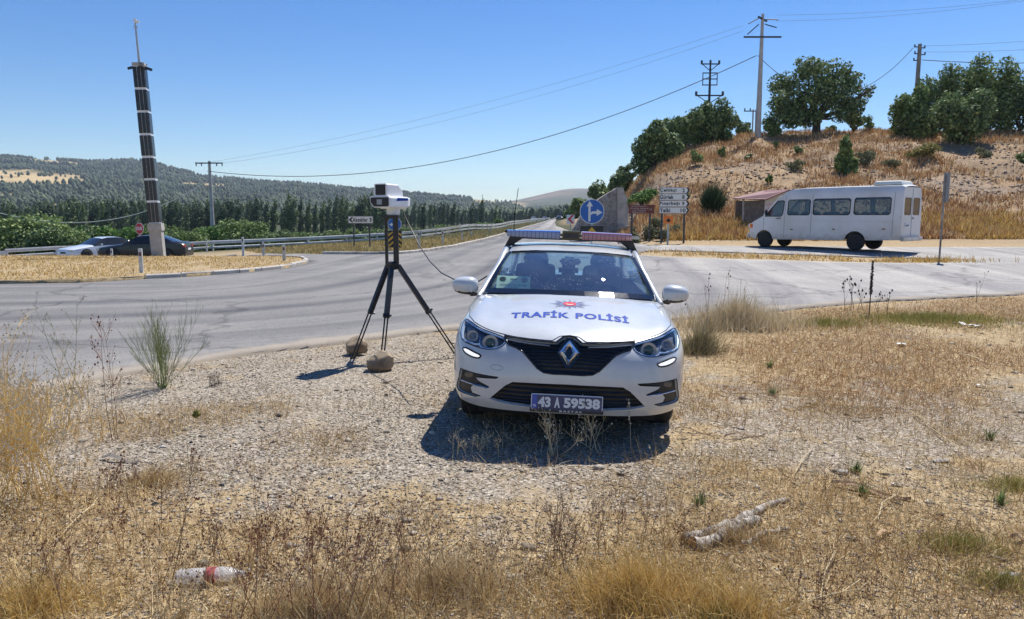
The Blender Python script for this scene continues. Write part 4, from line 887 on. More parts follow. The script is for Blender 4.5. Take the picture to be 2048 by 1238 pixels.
# ================================================================== SIGNS AND POSTS
def px_obj(name, px, d, label, cat, group=None, rz=0):
    p = gp(px, d); o = empty(name, p, (0, 0, R(rz))); return tag(o, label, cat, group)
def zrel(o, py): return zz(py, o.location.y)-o.location.z
def mpp(d): return d/1487.
def post(o, x, z1, r_=.03, m=steel, z0=-.2, box=False):
    return (MB().box((x, .03, (z0+z1)/2), (r_*2, r_*2, z1-z0)) if box else MB().tube([(x, .03, z0), (x, .03, z1)], r_, 10)).build('post', m, o, 60)
def roundsign(o, zc, r_, arrows, d):
    MB().lathe([(.001, 0), (r_, 0), (r_, .02), (.001, .02)], 36, Matrix.Translation((0, 0, zc)), 'y').build('sign_rim', whitesign, o, 40)
    MB().lathe([(.001, -.004), (r_*.95, -.004), (r_*.95, .0), (.001, .0)], 36, Matrix.Translation((0, 0, zc)), 'y').build('sign_face', signblue, o, 40)
    mb = MB()
    for pl_ in arrows: mb.prism([(x*r_, zc+z*r_) for x, z in pl_], -.012, -.002)
    mb.build('arrow', whitesign, o)
up_right = [[(-.30, -.80), (-.12, -.80), (-.12, .42), (.06, .42), (-.20, .86), (-.46, .42), (-.30, .42)], [(-.10, -.30), (.05, -.18), (.38, -.18), (.38, -.36), (.84, -.08), (.38, .20), (.38, .02), (.05, .02), (-.10, -.08)]]
s1 = px_obj('direction_sign', 1184, 31.5, 'large blue round sign with ahead and right arrows behind the police car', 'road sign', 'blue round arrow signs')
post(s1, 0, zrel(s1, 400)); roundsign(s1, zrel(s1, 423), 24.5*mpp(31.5), up_right, 31.5)
zc = zrel(s1, 464); k = mpp(31.5); MB().box((0, -.0, zc), (46*k, .02, 24*k)).build('chevron_panel', signblack, s1)
MB().prism([(-8*k, zc+1*k), (0, zc+10*k), (8*k, zc+1*k), (23*k, zc-11.5*k), (7*k, zc-11.5*k), (0, zc-5*k), (-7*k, zc-11.5*k), (-23*k, zc-11.5*k)], -.018, -.01).build('yellow_chevron', signyel, s1)
s2 = px_obj('direction_sign', 789, 34.8, 'small blue round sign with arrows above a striped panel, seen behind the tripod', 'road sign', 'blue round arrow signs')
post(s2, .0, zrel(s2, 440)); roundsign(s2, zrel(s2, 448), 13.5*mpp(34.8), [[(x*-1, z) for x, z in q] for q in up_right], 34.8)
zc = zrel(s2, 478); k = mpp(34.8); MB().box((0, -.0, zc), (27*k, .02, 34*k)).build('chevron_panel', signblack, s2)
mb = MB()
for j in range(3):
    z0 = zc-15*k+j*11*k
    for sg in (-1, 1): mb.prism([(sg*.6*k, z0+9*k), (sg*.6*k, z0+3.5*k+9*k-5.5*k+4*k if False else z0+13.5*k if j < 2 else z0+9.2*k), (sg*13*k, z0+3*k), (sg*13*k, z0-2*k if j else z0-1.5*k)], -.018, -.01)
mb.build('yellow_chevron', signyel, s2)
s3 = px_obj('arrow_board_sign', 721, 42, 'white village sign with a black left arrow on two posts in the verge', 'road sign')
k = mpp(42); zc = zrel(s3, 439.5)
for x in (-14.5, 17): post(s3, x*k, zc-5*k, .045, signdark)
MB().box((0, 0, zc), (50*k, .04, 14.5*k), bev=.004).build('sign_edge', signback, s3); MB().box((0, -.022, zc), (48*k, .008, 12.5*k)).build('sign_face', whitesign, s3)
MB().prism([(x*k, zc+z*k) for x, z in [(-23.5, 0), (-18, 5), (-14.5, 5), (-19, 0), (-14.5, -5), (-18, -5)]], -.035, -.028).build('arrow', inkb, s3)
mb = MB(); put_text(mb, 'Aksaklar', -.5*k, zc, 30*k, 8*k, -.03, .03, 1.15); put_text(mb, '3', 20*k, zc, 4.6*k, 8*k, -.03, .03); mb.build('lettering', inkb, s3)
s4 = px_obj('place_name_sign', 1348, 36, 'stack of four white place name boards with black right arrows on two posts', 'road sign', rz=0)
k = mpp(36); zt = zrel(s4, 374.5)
for x in (-24, 21): post(s4, x*k, zt-2*k, .05, signdark)
for i, (nm, num) in enumerate((('Çeltikçi', '2'), ('Gürlek', '8'), ('Pınarbaşı', '9'), ('Yelki', '10'))):
    bd = empty('name_board', (0, 0, 0), parent=s4); z_ = zt-6.2*k-i*13.1*k
    MB().prism([(x*k, z_+z*k) for x, z in [(-30, 6.2), (26, 6.2), (30.5, 0), (26, -6.2), (-30, -6.2)]], -.02, .02).build('sign_edge', signback, bd)
    MB().prism([(x*k, z_+z*k) for x, z in [(-29.2, 5.4), (24.5, 5.4), (28.5, 0), (24.5, -5.4), (-29.2, -5.4)]], -.028, -.021).build('sign_face', whitesign, bd)
    MB().prism([(x*k, z_+z*k) for x, z in [(23, 5.4), (26, 5.4), (30, 0), (26, -5.4), (23, -5.4), (26.5, 0)]], -.036, -.029).build('arrow', inkb, bd)
    mb = MB(); wd = {0: 30, 1: 25, 2: 37, 3: 19}[i]*k; put_text(mb, nm, -28*k+wd/2, z_, wd*1.08, 8.2*k, -.031, .03, 1.1); put_text(mb, num, 17.5*k, z_, (4.8 if i < 3 else 10)*k, 7.6*k, -.031, .03); mb.build('lettering', inkb, bd)
s5 = px_obj('tourist_sign', 1283, 37, 'brown tourist sign with white lettering on two posts, left of the white name boards', 'road sign')
k = mpp(37); zc = zrel(s5, 418.5)
for x in (-19, 17): post(s5, x*k, zc-5*k, .05, signdark)
MB().box((0, 0, zc), (51*k, .04, 17*k), bev=.004).build('sign_face', signbrown, s5)
mb = MB()
for i, t_ in enumerate(('Kaplıcaları', 'Orman Müzesi', 've Tarihi', 'Kalıntıları')): put_text(mb, t_, -5*k, zc+5.6*k-i*3.8*k, (30, 36, 26, 28)[i]*k, 2.6*k, -.024, .02)
put_text(mb, '14', 18*k, zc, 5*k, 3.4*k, -.024, .02); mb.build('lettering', mat('sign_pale', (.45, .36, .34), .5), s5)
s6 = px_obj('warning_sign', 1337, 35.2, 'small orange sign with a black mark on a single post before the name boards', 'road sign')
k = mpp(35.2); zc = zrel(s6, 439.5); post(s6, 0, zc+8*k, .045, steel); MB().box((0, -.01, zc), (18.5*k, .03, 15*k)).build('sign_face', signor, s6)
MB().prism([(x*k, zc+z*k) for x, z in [(-2, -4.5), (2, -4.5), (5, -1), (3.4, -1.4), (2.6, 1.5), (1.4, 1), (0, 4.6), (-1.4, 1), (-2.6, 1.5), (-3.4, -1.4), (-5, -1)]], -.035, -.028).build('black_mark', inkb, s6)
s7 = px_obj('bend_sign', 1141, 50, 'white board with a red left chevron at the road edge before the stone wall', 'road sign')
k = mpp(50); zc = zrel(s7, 438.5); post(s7, 0, zc, .04, steel); MB().box((0, -.03, zc), (16*k, .03, 18*k)).build('sign_face', whitesign, s7)
MB().prism([(x*k, zc+z*k) for x, z in [(-6, 0), (3, 8.5), (7.5, 8.5), (-.5, 0), (7.5, -8.5), (3, -8.5)]], -.055, -.046).build('red_chevron', signred, s7)
s8 = px_obj('stop_sign', 277.5, 49, 'red octagonal stop sign reading DUR behind the black saloon', 'road sign')
k = mpp(49); zc = zrel(s8, 457); post(s8, 0, zc, .035, steel); oc = [(math.cos(R(22.5+45*i)), math.sin(R(22.5+45*i))) for i in range(8)]
MB().prism([(x*12*k*.72, zc+z*12*k) for x, z in oc], -.03, -.01).build('sign_rim', whitesign, s8); MB().prism([(x*11*k*.72, zc+z*11*k) for x, z in oc], -.04, -.031).build('sign_face', signred, s8)
mb = MB(); put_text(mb, 'DUR', 0, zc, 12*k, 7*k, -.044, .04); mb.build('lettering', whitesign, s8)
zc = zrel(s8, 474); MB().box((0, -.02, zc), (10*k, .02, 8*k)).build('sub_plate', signred, s8); MB().box((0, -.034, zc), (4*k, .006, 7*k), Matrix.Identity(4)).build('sub_plate_mark', whitesign, s8)
# tall post with a sign seen from its edge
s9 = px_obj('side_on_sign', 1886, 25.9, 'tall grey post carrying a narrow plate seen edge on, right of the minibus', 'signpost')
zt = zrel(s9, 350); post(s9, 0, zt, .032, speck('weathered_post', (.10, .09, .08), (.42, .40, .38), 2.2, .8, .2), -.2); MB().box((.045, .0, zt-.42), (.05, .32, 1.0), bev=.004).build('sign_plate', signback, s9)
# delineator posts
wp = speck('marker_white', (.5, .5, .48), (.72, .72, .70), 3, .7, .1)
for i, (px, d, py, lab) in enumerate([(218, 36.5, 497, 'short white marker post in front of the white saloon'), (276, 21.5, 497, 'white marker post at the kerb end of the grass island'), (410, 61, 477, 'white marker post beside the guard rail near the electricity pole'), (483, 36.5, 474, 'slim white marker post between the island tip and the verge'), (565, 27.5, 489, 'grey marker post at the tip of the grass island'), (524, 33.5, 485, 'grey marker post just behind the island tip'), (837, 37.5, 462, 'marker post on the verge nearest the tripod'), (885, 43, 460, 'second marker post on the verge beyond the tripod'), (924, 52, 459, 'third marker post on the verge beyond the tripod'), (943, 60, 457, 'fourth marker post on the verge beyond the tripod'), (980, 78, 452, 'fifth and farthest marker post on the verge')]):
    o = px_obj('marker_post', px, d, lab, 'marker post', 'roadside marker posts'); zt = zrel(o, py)
    MB().box((0, 0, (zt-.1)/2), (.11, .06, zt+.1), bev=.01).build('post', wp if i < 4 else steel, o); MB().box((0, -.034, zt-.16), (.07, .01, .12)).build('reflector', mat('reflector_dark', (.12, .05, .04), .3), o)
# ================================================================== SOLAR POLE
so_ = px_obj('solar_pole', 313, 33.2, 'tall pole clad in black solar panels with cameras at its top, on the island', 'pole', rz=12); so_.rotation_euler[1] = R(-2.2)
T0 = so_.location.z; z447 = zrel(so_, 447); z130 = zrel(so_, 133); z45 = zrel(so_, 47)
MB().box((0, 0, (z447-.3)/2-.15), (.50, .50, z447+.0), bev=.01).build('base_column', greyc, so_); MB().box((0, 0, z447-.16), (.58, .58, .34), bev=.01).build('base_collar', greyc, so_)
MB().box((0, 0, (z447+z130)/2), (.44, .44, z130-z447)).build('core', whitep, so_)
n = 7; hh = (z130-z447)/n
pan = speck('solar_cell', (.008, .009, .014), (.016, .017, .024), 3, .25, 0)
for i in range(n):
    zc = z447+hh*(i+.5)
    pn = empty('panel_ring', parent=so_)
    for (rx, ry, a) in ((0, -1, 0), (1, 0, 90), (0, 1, 180), (-1, 0, 270)):
        M_ = Matrix.Translation((0, 0, zc))@Matrix.Rotation(R(a), 4, 'Z')
        for x_ in (-.15, 0, .15): MB().box((x_, -.232, 0), (.130, .02, hh-.10), M_).build('solar_panel', pan, pn)
MB().box((0, 0, z130+.06), (.5, .5, .14), bev=.02).build('head', greyc, so_)
MB().tube([(0, 0, z130+.1), (0, 0, z45)], [.055, .035], 10).build('mast', steel, so_, 60)
for a in (20, 110, 200, 290): M_ = Matrix.Translation((0, 0, z130+.05))@Matrix.Rotation(R(a), 4, 'Z'); MB().box((.38, 0, -.02), (.28, .16, .10), M_@Matrix.Rotation(R(18), 4, 'Y'), bev=.02).tube([(.2, 0, .03), (.3, 0, .03)], .03, 6, True, M_).build('camera', gloss, so_)
MB().box((.06, 0, z45+.06), (.22, .1, .1), Matrix.Identity(4), bev=.02).box((.0, 0, z45+.14), (.12, .12, .06), bev=.01).build('top_camera', whitep, so_)
MB().box((0, -.0, z45-.15), (.2, .04, .04)).build('bracket', steel, so_)
# ================================================================== POWER POLES AND WIRES
conc = speck('pole_concrete', (.42, .40, .38), (.54, .52, .50), 2, .9, .1); wood = speck('pole_wood', (.22, .20, .18), (.32, .30, .27), 2, .9, .2); iron = mat('dark_iron', (.05, .055, .065), .6, .3)
def insul(mb, p, h=.35): mb.tube([p, Vector(p)+Vector((0, 0, h))], [.06, .09], 6)
P1 = px_obj('power_pole', 1509, 72, 'tall grey concrete electricity pole on the hill crest left of the big oak', 'electricity pole', 'electricity poles')
zt = zrel(P1, 28); za = zrel(P1, 75); MB().tube([(0, 0, -1), (0, 0, zt)], [.30, .13], 12).build('pole', conc, P1, 60)
MB().box((0, -.2, za), (3.5, .12, .14), Matrix.Identity(4)).build('crossarm', iron, P1); MB().box((0, 0, zt-.45), (2.0, .14, .14), Matrix.Rotation(R(50), 4, 'Z')).build('top_bracket', iron, P1)
for (a, b) in ((-.75, -1.5), (-.75, -1.1), (.8, 1.5), (.8, 1.6)): pass
for q in ((-.3, -.1, -.35, -1.45, -.5, -1.0), (-.3, .1, -.9, -1.25, .4, -1.75), (.3, -.1, -.5, 1.4, -.3, -.6), (.3, .1, -.9, 1.45, .3, -1.15)):
    MB().tube([(q[0], q[1], zt+q[2]), (q[3], q[4], zt+q[5])], .05, 6).build('insulator', iron, P1, 60)
PL = px_obj('power_pole', 424, 90, 'lone grey electricity pole with a crossarm beyond the guard rail, left of the signs', 'electricity pole', 'electricity poles')
zL = zrel(PL, 322); MB().tube([(0, 0, -1), (0, 0, zL)], [.30, .16], 12).build('pole', conc, PL, 60); MB().box((0, -.1, zL-.25), (3.3, .12, .14)).build('crossarm', iron, PL)
for x in (-1.55, -.9, .9, 1.55): MB().tube([(x, -.1, zL-.3), (x, -.1, zL-.62)], .06, 6).build('insulator', iron, PL, 60)
P2 = px_obj('power_pole', 1411, 84, 'dark electricity pole with stacked brackets rising behind the hill trees', 'electricity pole', 'electricity poles')
z2 = zrel(P2, 120); k = mpp(84); MB().tube([(0, 0, -1), (0, 0, z2)], [.2, .1], 8).build('pole', iron, P2, 60)
zq = lambda py: zrel(P2, py)
MB().box((0, 0, zq(128)), (36*k, .1, .12)).build('crossarm', iron, P2); MB().box((0, 0, zq(191)), (54*k, .1, .14)).build('crossarm', iron, P2)
for yy in (146, 158, 170): MB().box((0, 0, zq(yy)), (30*k, .1, .1)).build('bracket', iron, P2)
for x in (-14, 14): MB().tube([(x*k, 0, zq(171)), (x*k, 0, zq(145))], .05, 6).build('bracket_side', iron, P2)
for x in (-17, 0, 17): MB().tube([(x*k, 0, zq(128)), (x*k, 0, zq(121))], .12, 6).build('insulator', iron, P2)
for x in (-26, 26): MB().tube([(x*k, 0, zq(191)), (x*k, 0, zq(183))], .14, 6).build('insulator', iron, P2); 
for x in (-1, 1): MB().tube([(x*24*k, 0, zq(191)), (0, 0, zq(207))], .05, 5).tube([(x*16*k, 0, zq(128)), (0, 0, zq(142))], .05, 5).build('strut', iron, P2)
P3 = px_obj('power_pole', 1500, 96, 'small double electricity pole low on the crest just left of the tall one', 'electricity pole', 'electricity poles')
z3 = zrel(P3, 219); 
for x in (-.13, .25): MB().tube([(x, 0, -1), (x, 0, z3)], .09, 8).build('pole', wood, P3, 60)
MB().box((-.5, 0, z3-.2), (1.6, .1, .12)).build('crossarm', iron, P3)
for x in (-1.2, -.5): MB().tube([(x, 0, z3-.2), (x, 0, z3+.15)], .08, 6).build('insulator', iron, P3)
P4 = px_obj('power_pole', 1817, 82, 'wooden electricity pole rising behind the shrubs at the right of the hill', 'electricity pole', 'electricity poles')
z4_ = zrel(P4, 88); MB().tube([(0, 0, -1), (0, 0, z4_)], [.28, .2], 8).build('pole', wood, P4, 60)
for j, (x, dz) in enumerate(((-.45, -.3), (.45, -.4), (-.4, -1.0), (.5, -1.1), (-.45, -1.7))): MB().box((x*.7, 0, z4_+dz), (abs(x), .08, .1)).tube([(x*1.2, 0, z4_+dz-.05), (x*1.2, 0, z4_+dz+.25)], .07, 6).build('insulator', iron, P4)
def wire(a, b, sag, label, r_=.02, group='overhead wires', m=iron):
    a = Vector(a); b = Vector(b); pts = [a.lerp(b, t)-Vector((0, 0, sag*4*t*(1-t))) for t in np.linspace(0, 1, 40)]
    tag(MB().tube(pts, r_, 5).build('overhead_wire', m, None, 60), label, 'wire', group)
wl = W(414, 342, 90)
wire(W(1513, 111, 72), wl, 4.3, 'thick dark cable sagging from the tall concrete pole down to the lone left pole', .036)
wm = mat('wire_grey', (.16, .2, .26), .6, .2)
for j, (a, b, sg_, lab) in enumerate([((1484, 52), (398, 328), 1.2, 'uppermost thin wire running from the tall pole down to the left pole'), ((1486, 62), (432, 328), 1.5, 'second thin wire running from the tall pole down to the left pole')]): wire(W(*a, 72), W(*b, 90), sg_, lab, .011, m=wm)
wire(W(1552, 30, 72), W(2150, -14, 60), .4, 'upper thin wire leaving the tall pole towards the right edge', .011, m=wm); wire(W(1552, 42, 72), W(2100, -6, 60), .4, 'lower thin wire leaving the tall pole towards the right edge', .011, m=wm)
wire(W(1516, 111, 72), W(1826, 96, 82), 4.2, 'cable sagging from the tall concrete pole to the wooden pole behind the oak', .03)
wire(W(1845, 120, 82), W(2300, 110, 95), .6, 'lower dark cable leaving the wooden pole to the right', .04); wire(W(1845, 92, 82), W(2300, 55, 95), .4, 'upper thin wire leaving the wooden pole to the right', .016, m=wm); wire(W(1845, 104, 82), W(2300, 74, 95), .5, 'middle thin wire leaving the wooden pole to the right', .016, m=wm)
wire(wl-Vector((0, 0, 1.2)), W(-40, 415, 75), 3.0, 'pale cable sagging from the left pole across the poplars to the left edge', .05, m=mat('wire_pale', (.45, .45, .42), .6))
# ================================================================== GUARD RAIL
railp = [xy(p, d) for p, d in [(6, 59.5), (60, 59.8), (160, 61), (260, 62.5), (400, 65), (560, 68), (740, 73), (880, 88), (960, 105), (1010, 135), (1050, 185), (1080, 260), (1100, 350)]]
def smooth_line(p, step):
    p = [Vector((*q, 0)) for q in p]; out = []
    for i in range(len(p)-1):
        n = max(1, int((p[i+1]-p[i]).length/step)); out += [p[i].lerp(p[i+1], k/n) for k in range(n)]
    out.append(p[-1])
    for _ in range(12):
        out[1:-1] = [(out[i-1]+out[i]*2+out[i+1])/4 for i in range(1, len(out)-1)]
    return out
rl = smooth_line(railp, 3.8); gr_ = empty('guard_rail', (rl[0].x, rl[0].y, Tz(rl[0].x, rl[0].y))); tag(gr_, 'long steel guard rail on posts curving beside the far carriageway', 'guard rail')
G_O = gr_.location.copy(); railm = speck('rail_steel', (.60, .60, .59), (.76, .75, .73), 2, .6, 0, c3=(.5, .46, .42), sc3=.3)
def rz_(p): return Vector((p.x, p.y, 0))+Vector((0, 0, Tz(p.x, p.y)))-G_O
for zb, hb in ((.62, .30), (.22, .20)):
    mb = MB(); vv = []
    for p in rl:
        b = rz_(p)
        for dy, dz in ((0, hb), (-.05, hb*.75), (0, hb*.5), (-.05, hb*.25), (0, 0), (.02, 0), (.02, hb)): vv.append(b+Vector((0, dy-.06, zb+dz)))
    n = 7; mb.add(vv, [(i*n+k, i*n+(k+1) % n, (i+1)*n+(k+1) % n, (i+1)*n+k) for i in range(len(rl)-1) for k in range(n)]); mb.build('rail_beam', railm, gr_, 30)
for i, p in enumerate(rl[:95]): b = rz_(p); MB().box((b.x, b.y, b.z+.3), (.1, .12, 1.25)).build('post', railm, gr_)
b = rz_(rl[0]); MB().box((b.x-.3, b.y, b.z+.45), (.9, .06, .62), bev=.02).build('rail_end', railm, gr_)
# ================================================================== STONE WALL BY THE CUTTING
dW = 50.; wl_ = tag(empty('stone_wall', (W(1190, 460, dW).x, dW, Tz(W(1190, 460, dW).x, dW))), 'tall stone retaining wall with a sloping top behind the blue round sign', 'wall')
m = mat('rubble_stone', (.3, .27, .23), .95); g = NG(m); v = g.coord(); cc_ = g.vor(v, 3.4, 'F1', 'Color'); sx_ = g.n('ShaderNodeSeparateColor'); g.l(cc_, sx_.inputs[0]); ed = g.vor(v, 3.4, 'DISTANCE_TO_EDGE')
base = g.ramp(sx_.outputs[0], [(0, (.19, .155, .12)), (.5, (.31, .26, .20)), (1, (.42, .36, .28))]); g.color(g.mix(g.ramp(ed, [(.02, (0, 0, 0)), (.07, (1, 1, 1))]), (.40, .37, .33), g.mix(.35, base, g.ramp(g.noise(v, 5, 6, .7), [(.3, (.1, .1, .1)), (.7, (.5, .5, .5))])))); g.bump(ed, .6, .05)
def wpoly(pts): return [tuple((W(px, py, dW)-wl_.location)[i] for i in (0, 2)) for px, py in pts]
MB().prism(wpoly([(1143, 472), (1146, 458), (1163, 430), (1180, 412), (1199, 397), (1216, 386), (1233.5, 376.5), (1234, 474)]), 0, .9).build('stone_face', m, wl_)
MB().prism(wpoly([(1234.2, 474), (1234.2, 375), (1246, 375), (1250, 390), (1255, 396), (1253, 408), (1257, 420), (1255, 436), (1258, 452), (1257, 474)]), -.12, 2.2).build('end_pier', speck('pale_mortar', (.36, .33, .29), (.52, .48, .42), 3, .95, .4, .03), wl_)
MB().prism(wpoly([(1234, 452), (1256, 451), (1282, 456), (1282, 460), (1256, 456), (1234, 457)]), -.9, -.2).build('ledge', greyc, wl_)
# ================================================================== BUS SHELTER
sh = px_obj('bus_shelter', 1532, 40, 'small roadside shelter with a maroon roof and pale side wall behind the minibus', 'shelter', rz=0)
k = mpp(40); zg = sh.location.z; Z = lambda py: zrel(sh, py)
x0, x1, x2 = (1496-1532)*k, (1529-1532)*k, (1600-1532)*k
shw = speck('shelter_wall', (.55, .50, .40), (.64, .59, .50), 2, .8, .1); shb = speck('shelter_boards', (.12, .10, .085), (.2, .17, .145), 5, .8, .2)
MB().prism([(x1, 0-.2), (x2, -.2), (x2, Z(392)), ((x1+x2)/2+.05, Z(381)), (x1, Z(400))], 0, .1).build('end_wall', shw, sh)
MB().box(((x1+x2)/2-.5, 1.9, Z(400)/2-.1), (x2-x1+1.0, .1, Z(400)+.2)).build('back_wall', shb, sh)
MB().add([(x0, .9, -.2), (x1, .05, -.2), (x1, .05, Z(400)), (x0, .9, Z(401)), (x0-.02, .95, -.2), (x1-.02, .12, -.2), (x1-.02, .12, Z(400)), (x0-.02, .95, Z(401))], [(0, 1, 2, 3), (7, 6, 5, 4), (0, 3, 7, 4), (3, 2, 6, 7)]).build('board_wall', shb, sh)
MB().box((x0, .88, Z(400)/2), (.09, .09, Z(400)+.2)).build('post', greyc, sh); MB().box(((x0+x1)/2-.1, .3, .03), (1.3, 1.2, .16)).build('base_slab', greyc, sh)
MB().add([((1472-1532)*k, .75, Z(397)), (x1-.05, -.25, Z(401)), ((1572-1532)*k, -.3, Z(381.5)), ((1545-1532)*k, 1.6, Z(381)), ((1472-1532)*k, .75, Z(395.5)), (x1-.05, -.25, Z(398.5)), ((1572-1532)*k, -.3, Z(379.5)), ((1545-1532)*k, 1.6, Z(379))], [(0, 1, 2, 3), (7, 6, 5, 4), (0, 4, 5, 1), (1, 5, 6, 2), (2, 6, 7, 3), (3, 7, 4, 0)]).build('roof', speck('maroon_roof', (.17, .06, .07), (.22, .09, .10), 3, .7, .1), sh)
MB().add([((1572-1532)*k, -.3, Z(381.5)), ((1604-1532)*k, -.2, Z(393)), ((1604-1532)*k, 1.6, Z(393)), ((1545-1532)*k, 1.6, Z(381)), ((1572-1532)*k, -.3, Z(379.5)), ((1604-1532)*k, -.2, Z(391)), ((1604-1532)*k, 1.6, Z(391)), ((1545-1532)*k, 1.6, Z(379))], [(0, 1, 2, 3), (7, 6, 5, 4), (0, 4, 5, 1), (1, 5, 6, 2), (2, 6, 7, 3), (3, 7, 4, 0)]).build('roof', mat('maroon_roof'), sh)
po = MB().box(((1540-1532)*k, -.02, Z(422)), (.62, .02, .95)).build('poster', mat('poster_pale', (.62, .58, .55), .6), sh)
MB().lathe([(.001, 0), (.17, 0), (.17, .01), (.001, .01)], 20, Matrix.Translation(((1540-1532)*k, -.04, Z(422)))@Matrix.Diagonal((1, 1, 1.25, 1)), 'y').build('red_mark', signred, po); MB().box(((1540-1532)*k, -.036, Z(409)), (.5, .006, .16)).build('red_mark', mat('poster_pink', (.6, .42, .42), .6), po)
# ================================================================== MINIBUS
vanp = speck('van_paint', (.68, .67, .66), (.74, .73, .72), 1.2, .4, 0, coat=.3, c3=(.62, .60, .56), sc3=.8); g = NG(vanp); v = g.coord(); sz = g.n('ShaderNodeSeparateXYZ'); g.l(v, sz.inputs[0]); _bc = vanp.node_tree.nodes['Principled BSDF'].inputs['Base Color'].links[0].from_socket; g.color(g.mix(g.ramp(g.math('ADD', sz.outputs[2], g.math('MULTIPLY', g.noise(v, 3, 5, .7), .7)), [(.75, (.65, .65, .65)), (1.25, (0, 0, 0))]), _bc, (.36, .31, .26)))
VP = gp(1024+AZ*11.79/35.17, 35.17); VZ = (Tz(11.85, 34)+Tz(13.9, 31.2))/2
_vr = Euler((0, 0, R(-139.5))).to_matrix(); _vf = Vector((11.36, 34.18, 0))+_vr@Vector((.82, .85, 0)); _vq = Vector((11.36, 34.18, 0))+_vr@Vector((.82, 4.875, 0)); _zf = Tz(_vf.x, _vf.y)+.03; _zr = Tz(_vq.x, _vq.y)+.03
_pi = math.atan2(_zr-_zf, 4.025); van = empty('minibus', (11.36, 34.18, _zf-.85*math.tan(_pi)-.015), (_pi+R(.8), 0, R(-139.5))); tag(van, 'white high roof minibus parked beside the hill with a white roof unit at the rear', 'minibus')
def vx(z): return np.interp(z, [.3, .6, 1.0, 1.35, 2.0, 2.35, 2.5, 2.56], [.93, .965, .97, .955, .90, .855, .79, .70])
def vplan(y): return np.interp(y, [0, .05, .15, .4, .9, 1.6, 2.2, 6.3, 6.58, 6.62], [.78, .84, .89, .95, .99, 1, 1, 1, .985, .96])
VO = [(.0, .42), (.0, .80), (.06, .98), (.22, 1.10), (.62, 1.30), (.80, 1.40), (1.55, 2.22), (1.80, 2.42), (2.05, 2.50), (2.6, 2.535), (6.50, 2.56), (6.62, 2.50), (6.62, .46), (5.30, .42)]+[(4.875+.43*math.cos(a), .35+.43*math.sin(a)) for a in np.linspace(R(10), R(170), 14)]+[(4.42, .40), (1.30, .36)]+[(.85+.41*math.cos(a), .35+.41*math.sin(a)) for a in np.linspace(R(2), R(176), 14)]+[(.40, .36)]
def rw(y0, y1, z0, z1, r_=.06): return [(y0+r_, z0), (y1-r_, z0), (y1, z0+r_), (y1, z1-r_), (y1-r_, z1), (y0+r_, z1), (y0, z1-r_), (y0, z0+r_)]
VH = [[(.86, 1.36), (1.62, 1.36), (1.70, 1.44), (1.74, 2.0), (1.68, 2.03), (1.44, 2.02), (1.38, 1.98)], rw(1.92, 2.92, 1.42, 2.06), rw(3.06, 4.62, 1.43, 2.08), rw(4.78, 6.20, 1.44, 2.10)]
Vv, Vr = cut_panel(VO, VH, .16)
vgl = glass_mat('van_glass', (.42, .47, .46), .06); 
for sg in (1, -1):
    x_ = sg*vx(Vv[:, 1])*vplan(Vv[:, 0]); P3d = np.stack([x_, Vv[:, 0], Vv[:, 1]], 1); t = Vr[0] if sg > 0 else Vr[0][:, ::-1]
    v_, q_ = with_skirt(P3d, t, np.array([-sg*.04, 0, 0])); o = mesh_np('side_panel', v_, [t, q_], vanp, van, True); sharpen(o, 35)
    for i in range(4):
        wn = mesh_np('window', compact(P3d-np.array([sg*.015, 0, 0]), Vr[i+1])[0], [compact(P3d, Vr[i+1])[1]], vgl, van, True); hp_ = dens(VH[i], .1); MB().tube([(sg*(vx(b)*vplan(a)+.002), a, b) for a, b in hp_+hp_[:1]], .017, 5, False).build('window_frame', gapm, wn, 40)
    for yy, z0, z1 in ((1.80, .5, 2.25), (3.0, .5, 2.3), (.80, .75, 1.34), (6.32, .55, 2.3)): MB().tube([(sg*(vx(z)*vplan(yy)+.001), yy, z) for z in np.linspace(z0, z1, 10)], .009, 4).build('panel_gap', mat('shut_line'), van)
    MB().tube([(sg*(vx(1.18)*vplan(y)+.001), y, 1.18-.0*y) for y in np.linspace(.8, 6.3, 14)], .008, 4).build('side_crease', vanp, van, 60)
    MB().box((sg*(vx(1.28)+.01), 1.52, 1.27), (.03, .22, .04), bev=.008).build('door_handle', blackp, van)
    for yy in (2.15, 4.0, 6.0): MB().box((sg*(vx(.75)+.004), yy, .76+.02*yy), (.012, .12, .05)).build('side_marker', mat('marker_amber', (.25, .12, .05), .4), van)
    MB().box((sg*.87*.98, 6.56, 1.18), (.14, .10, .46), bev=.02).build('tail_light', mat('tail_red'), van)
    MB().box((sg*.80, .07, .93), (.16, .14, .22), bev=.03).build('headlight', mat('lamp_van', (.75, .45, .25) if False else (.72, .72, .72), .15, 0, 1), van); MB().box((sg*.885, .16, .93), (.05, .14, .18), bev=.015).build('indicator', signor, van)
    MB().box((sg*1.06, .98, 1.52), (.16, .07, .26), bev=.03).box((sg*.98, 1.0, 1.45), (.12, .03, .04)).build('wing_mirror', blackp, van)
    for yy in (.85, 4.875): wheel('wheel', sg*.82, yy, .345, .345, .21, sg, van, mat('hubcap', (.50, .51, .53), .5, .3), 8)
def across(path, wf=1.0, n=9):
    rows = []
    for y, z in path: a = float(vx(z)*vplan(y))*wf; rows.append([(a*s, y, z+.05*(1-abs(s)**2.5)*(z > 2.3)) for s in np.linspace(-1, 1, n)])
    return loft(rows)
across([(.0, .42), (.0, .80), (.06, .98), (.22, 1.10), (.62, 1.30), (.80, 1.40)]).build('nose', vanp, van, 50)
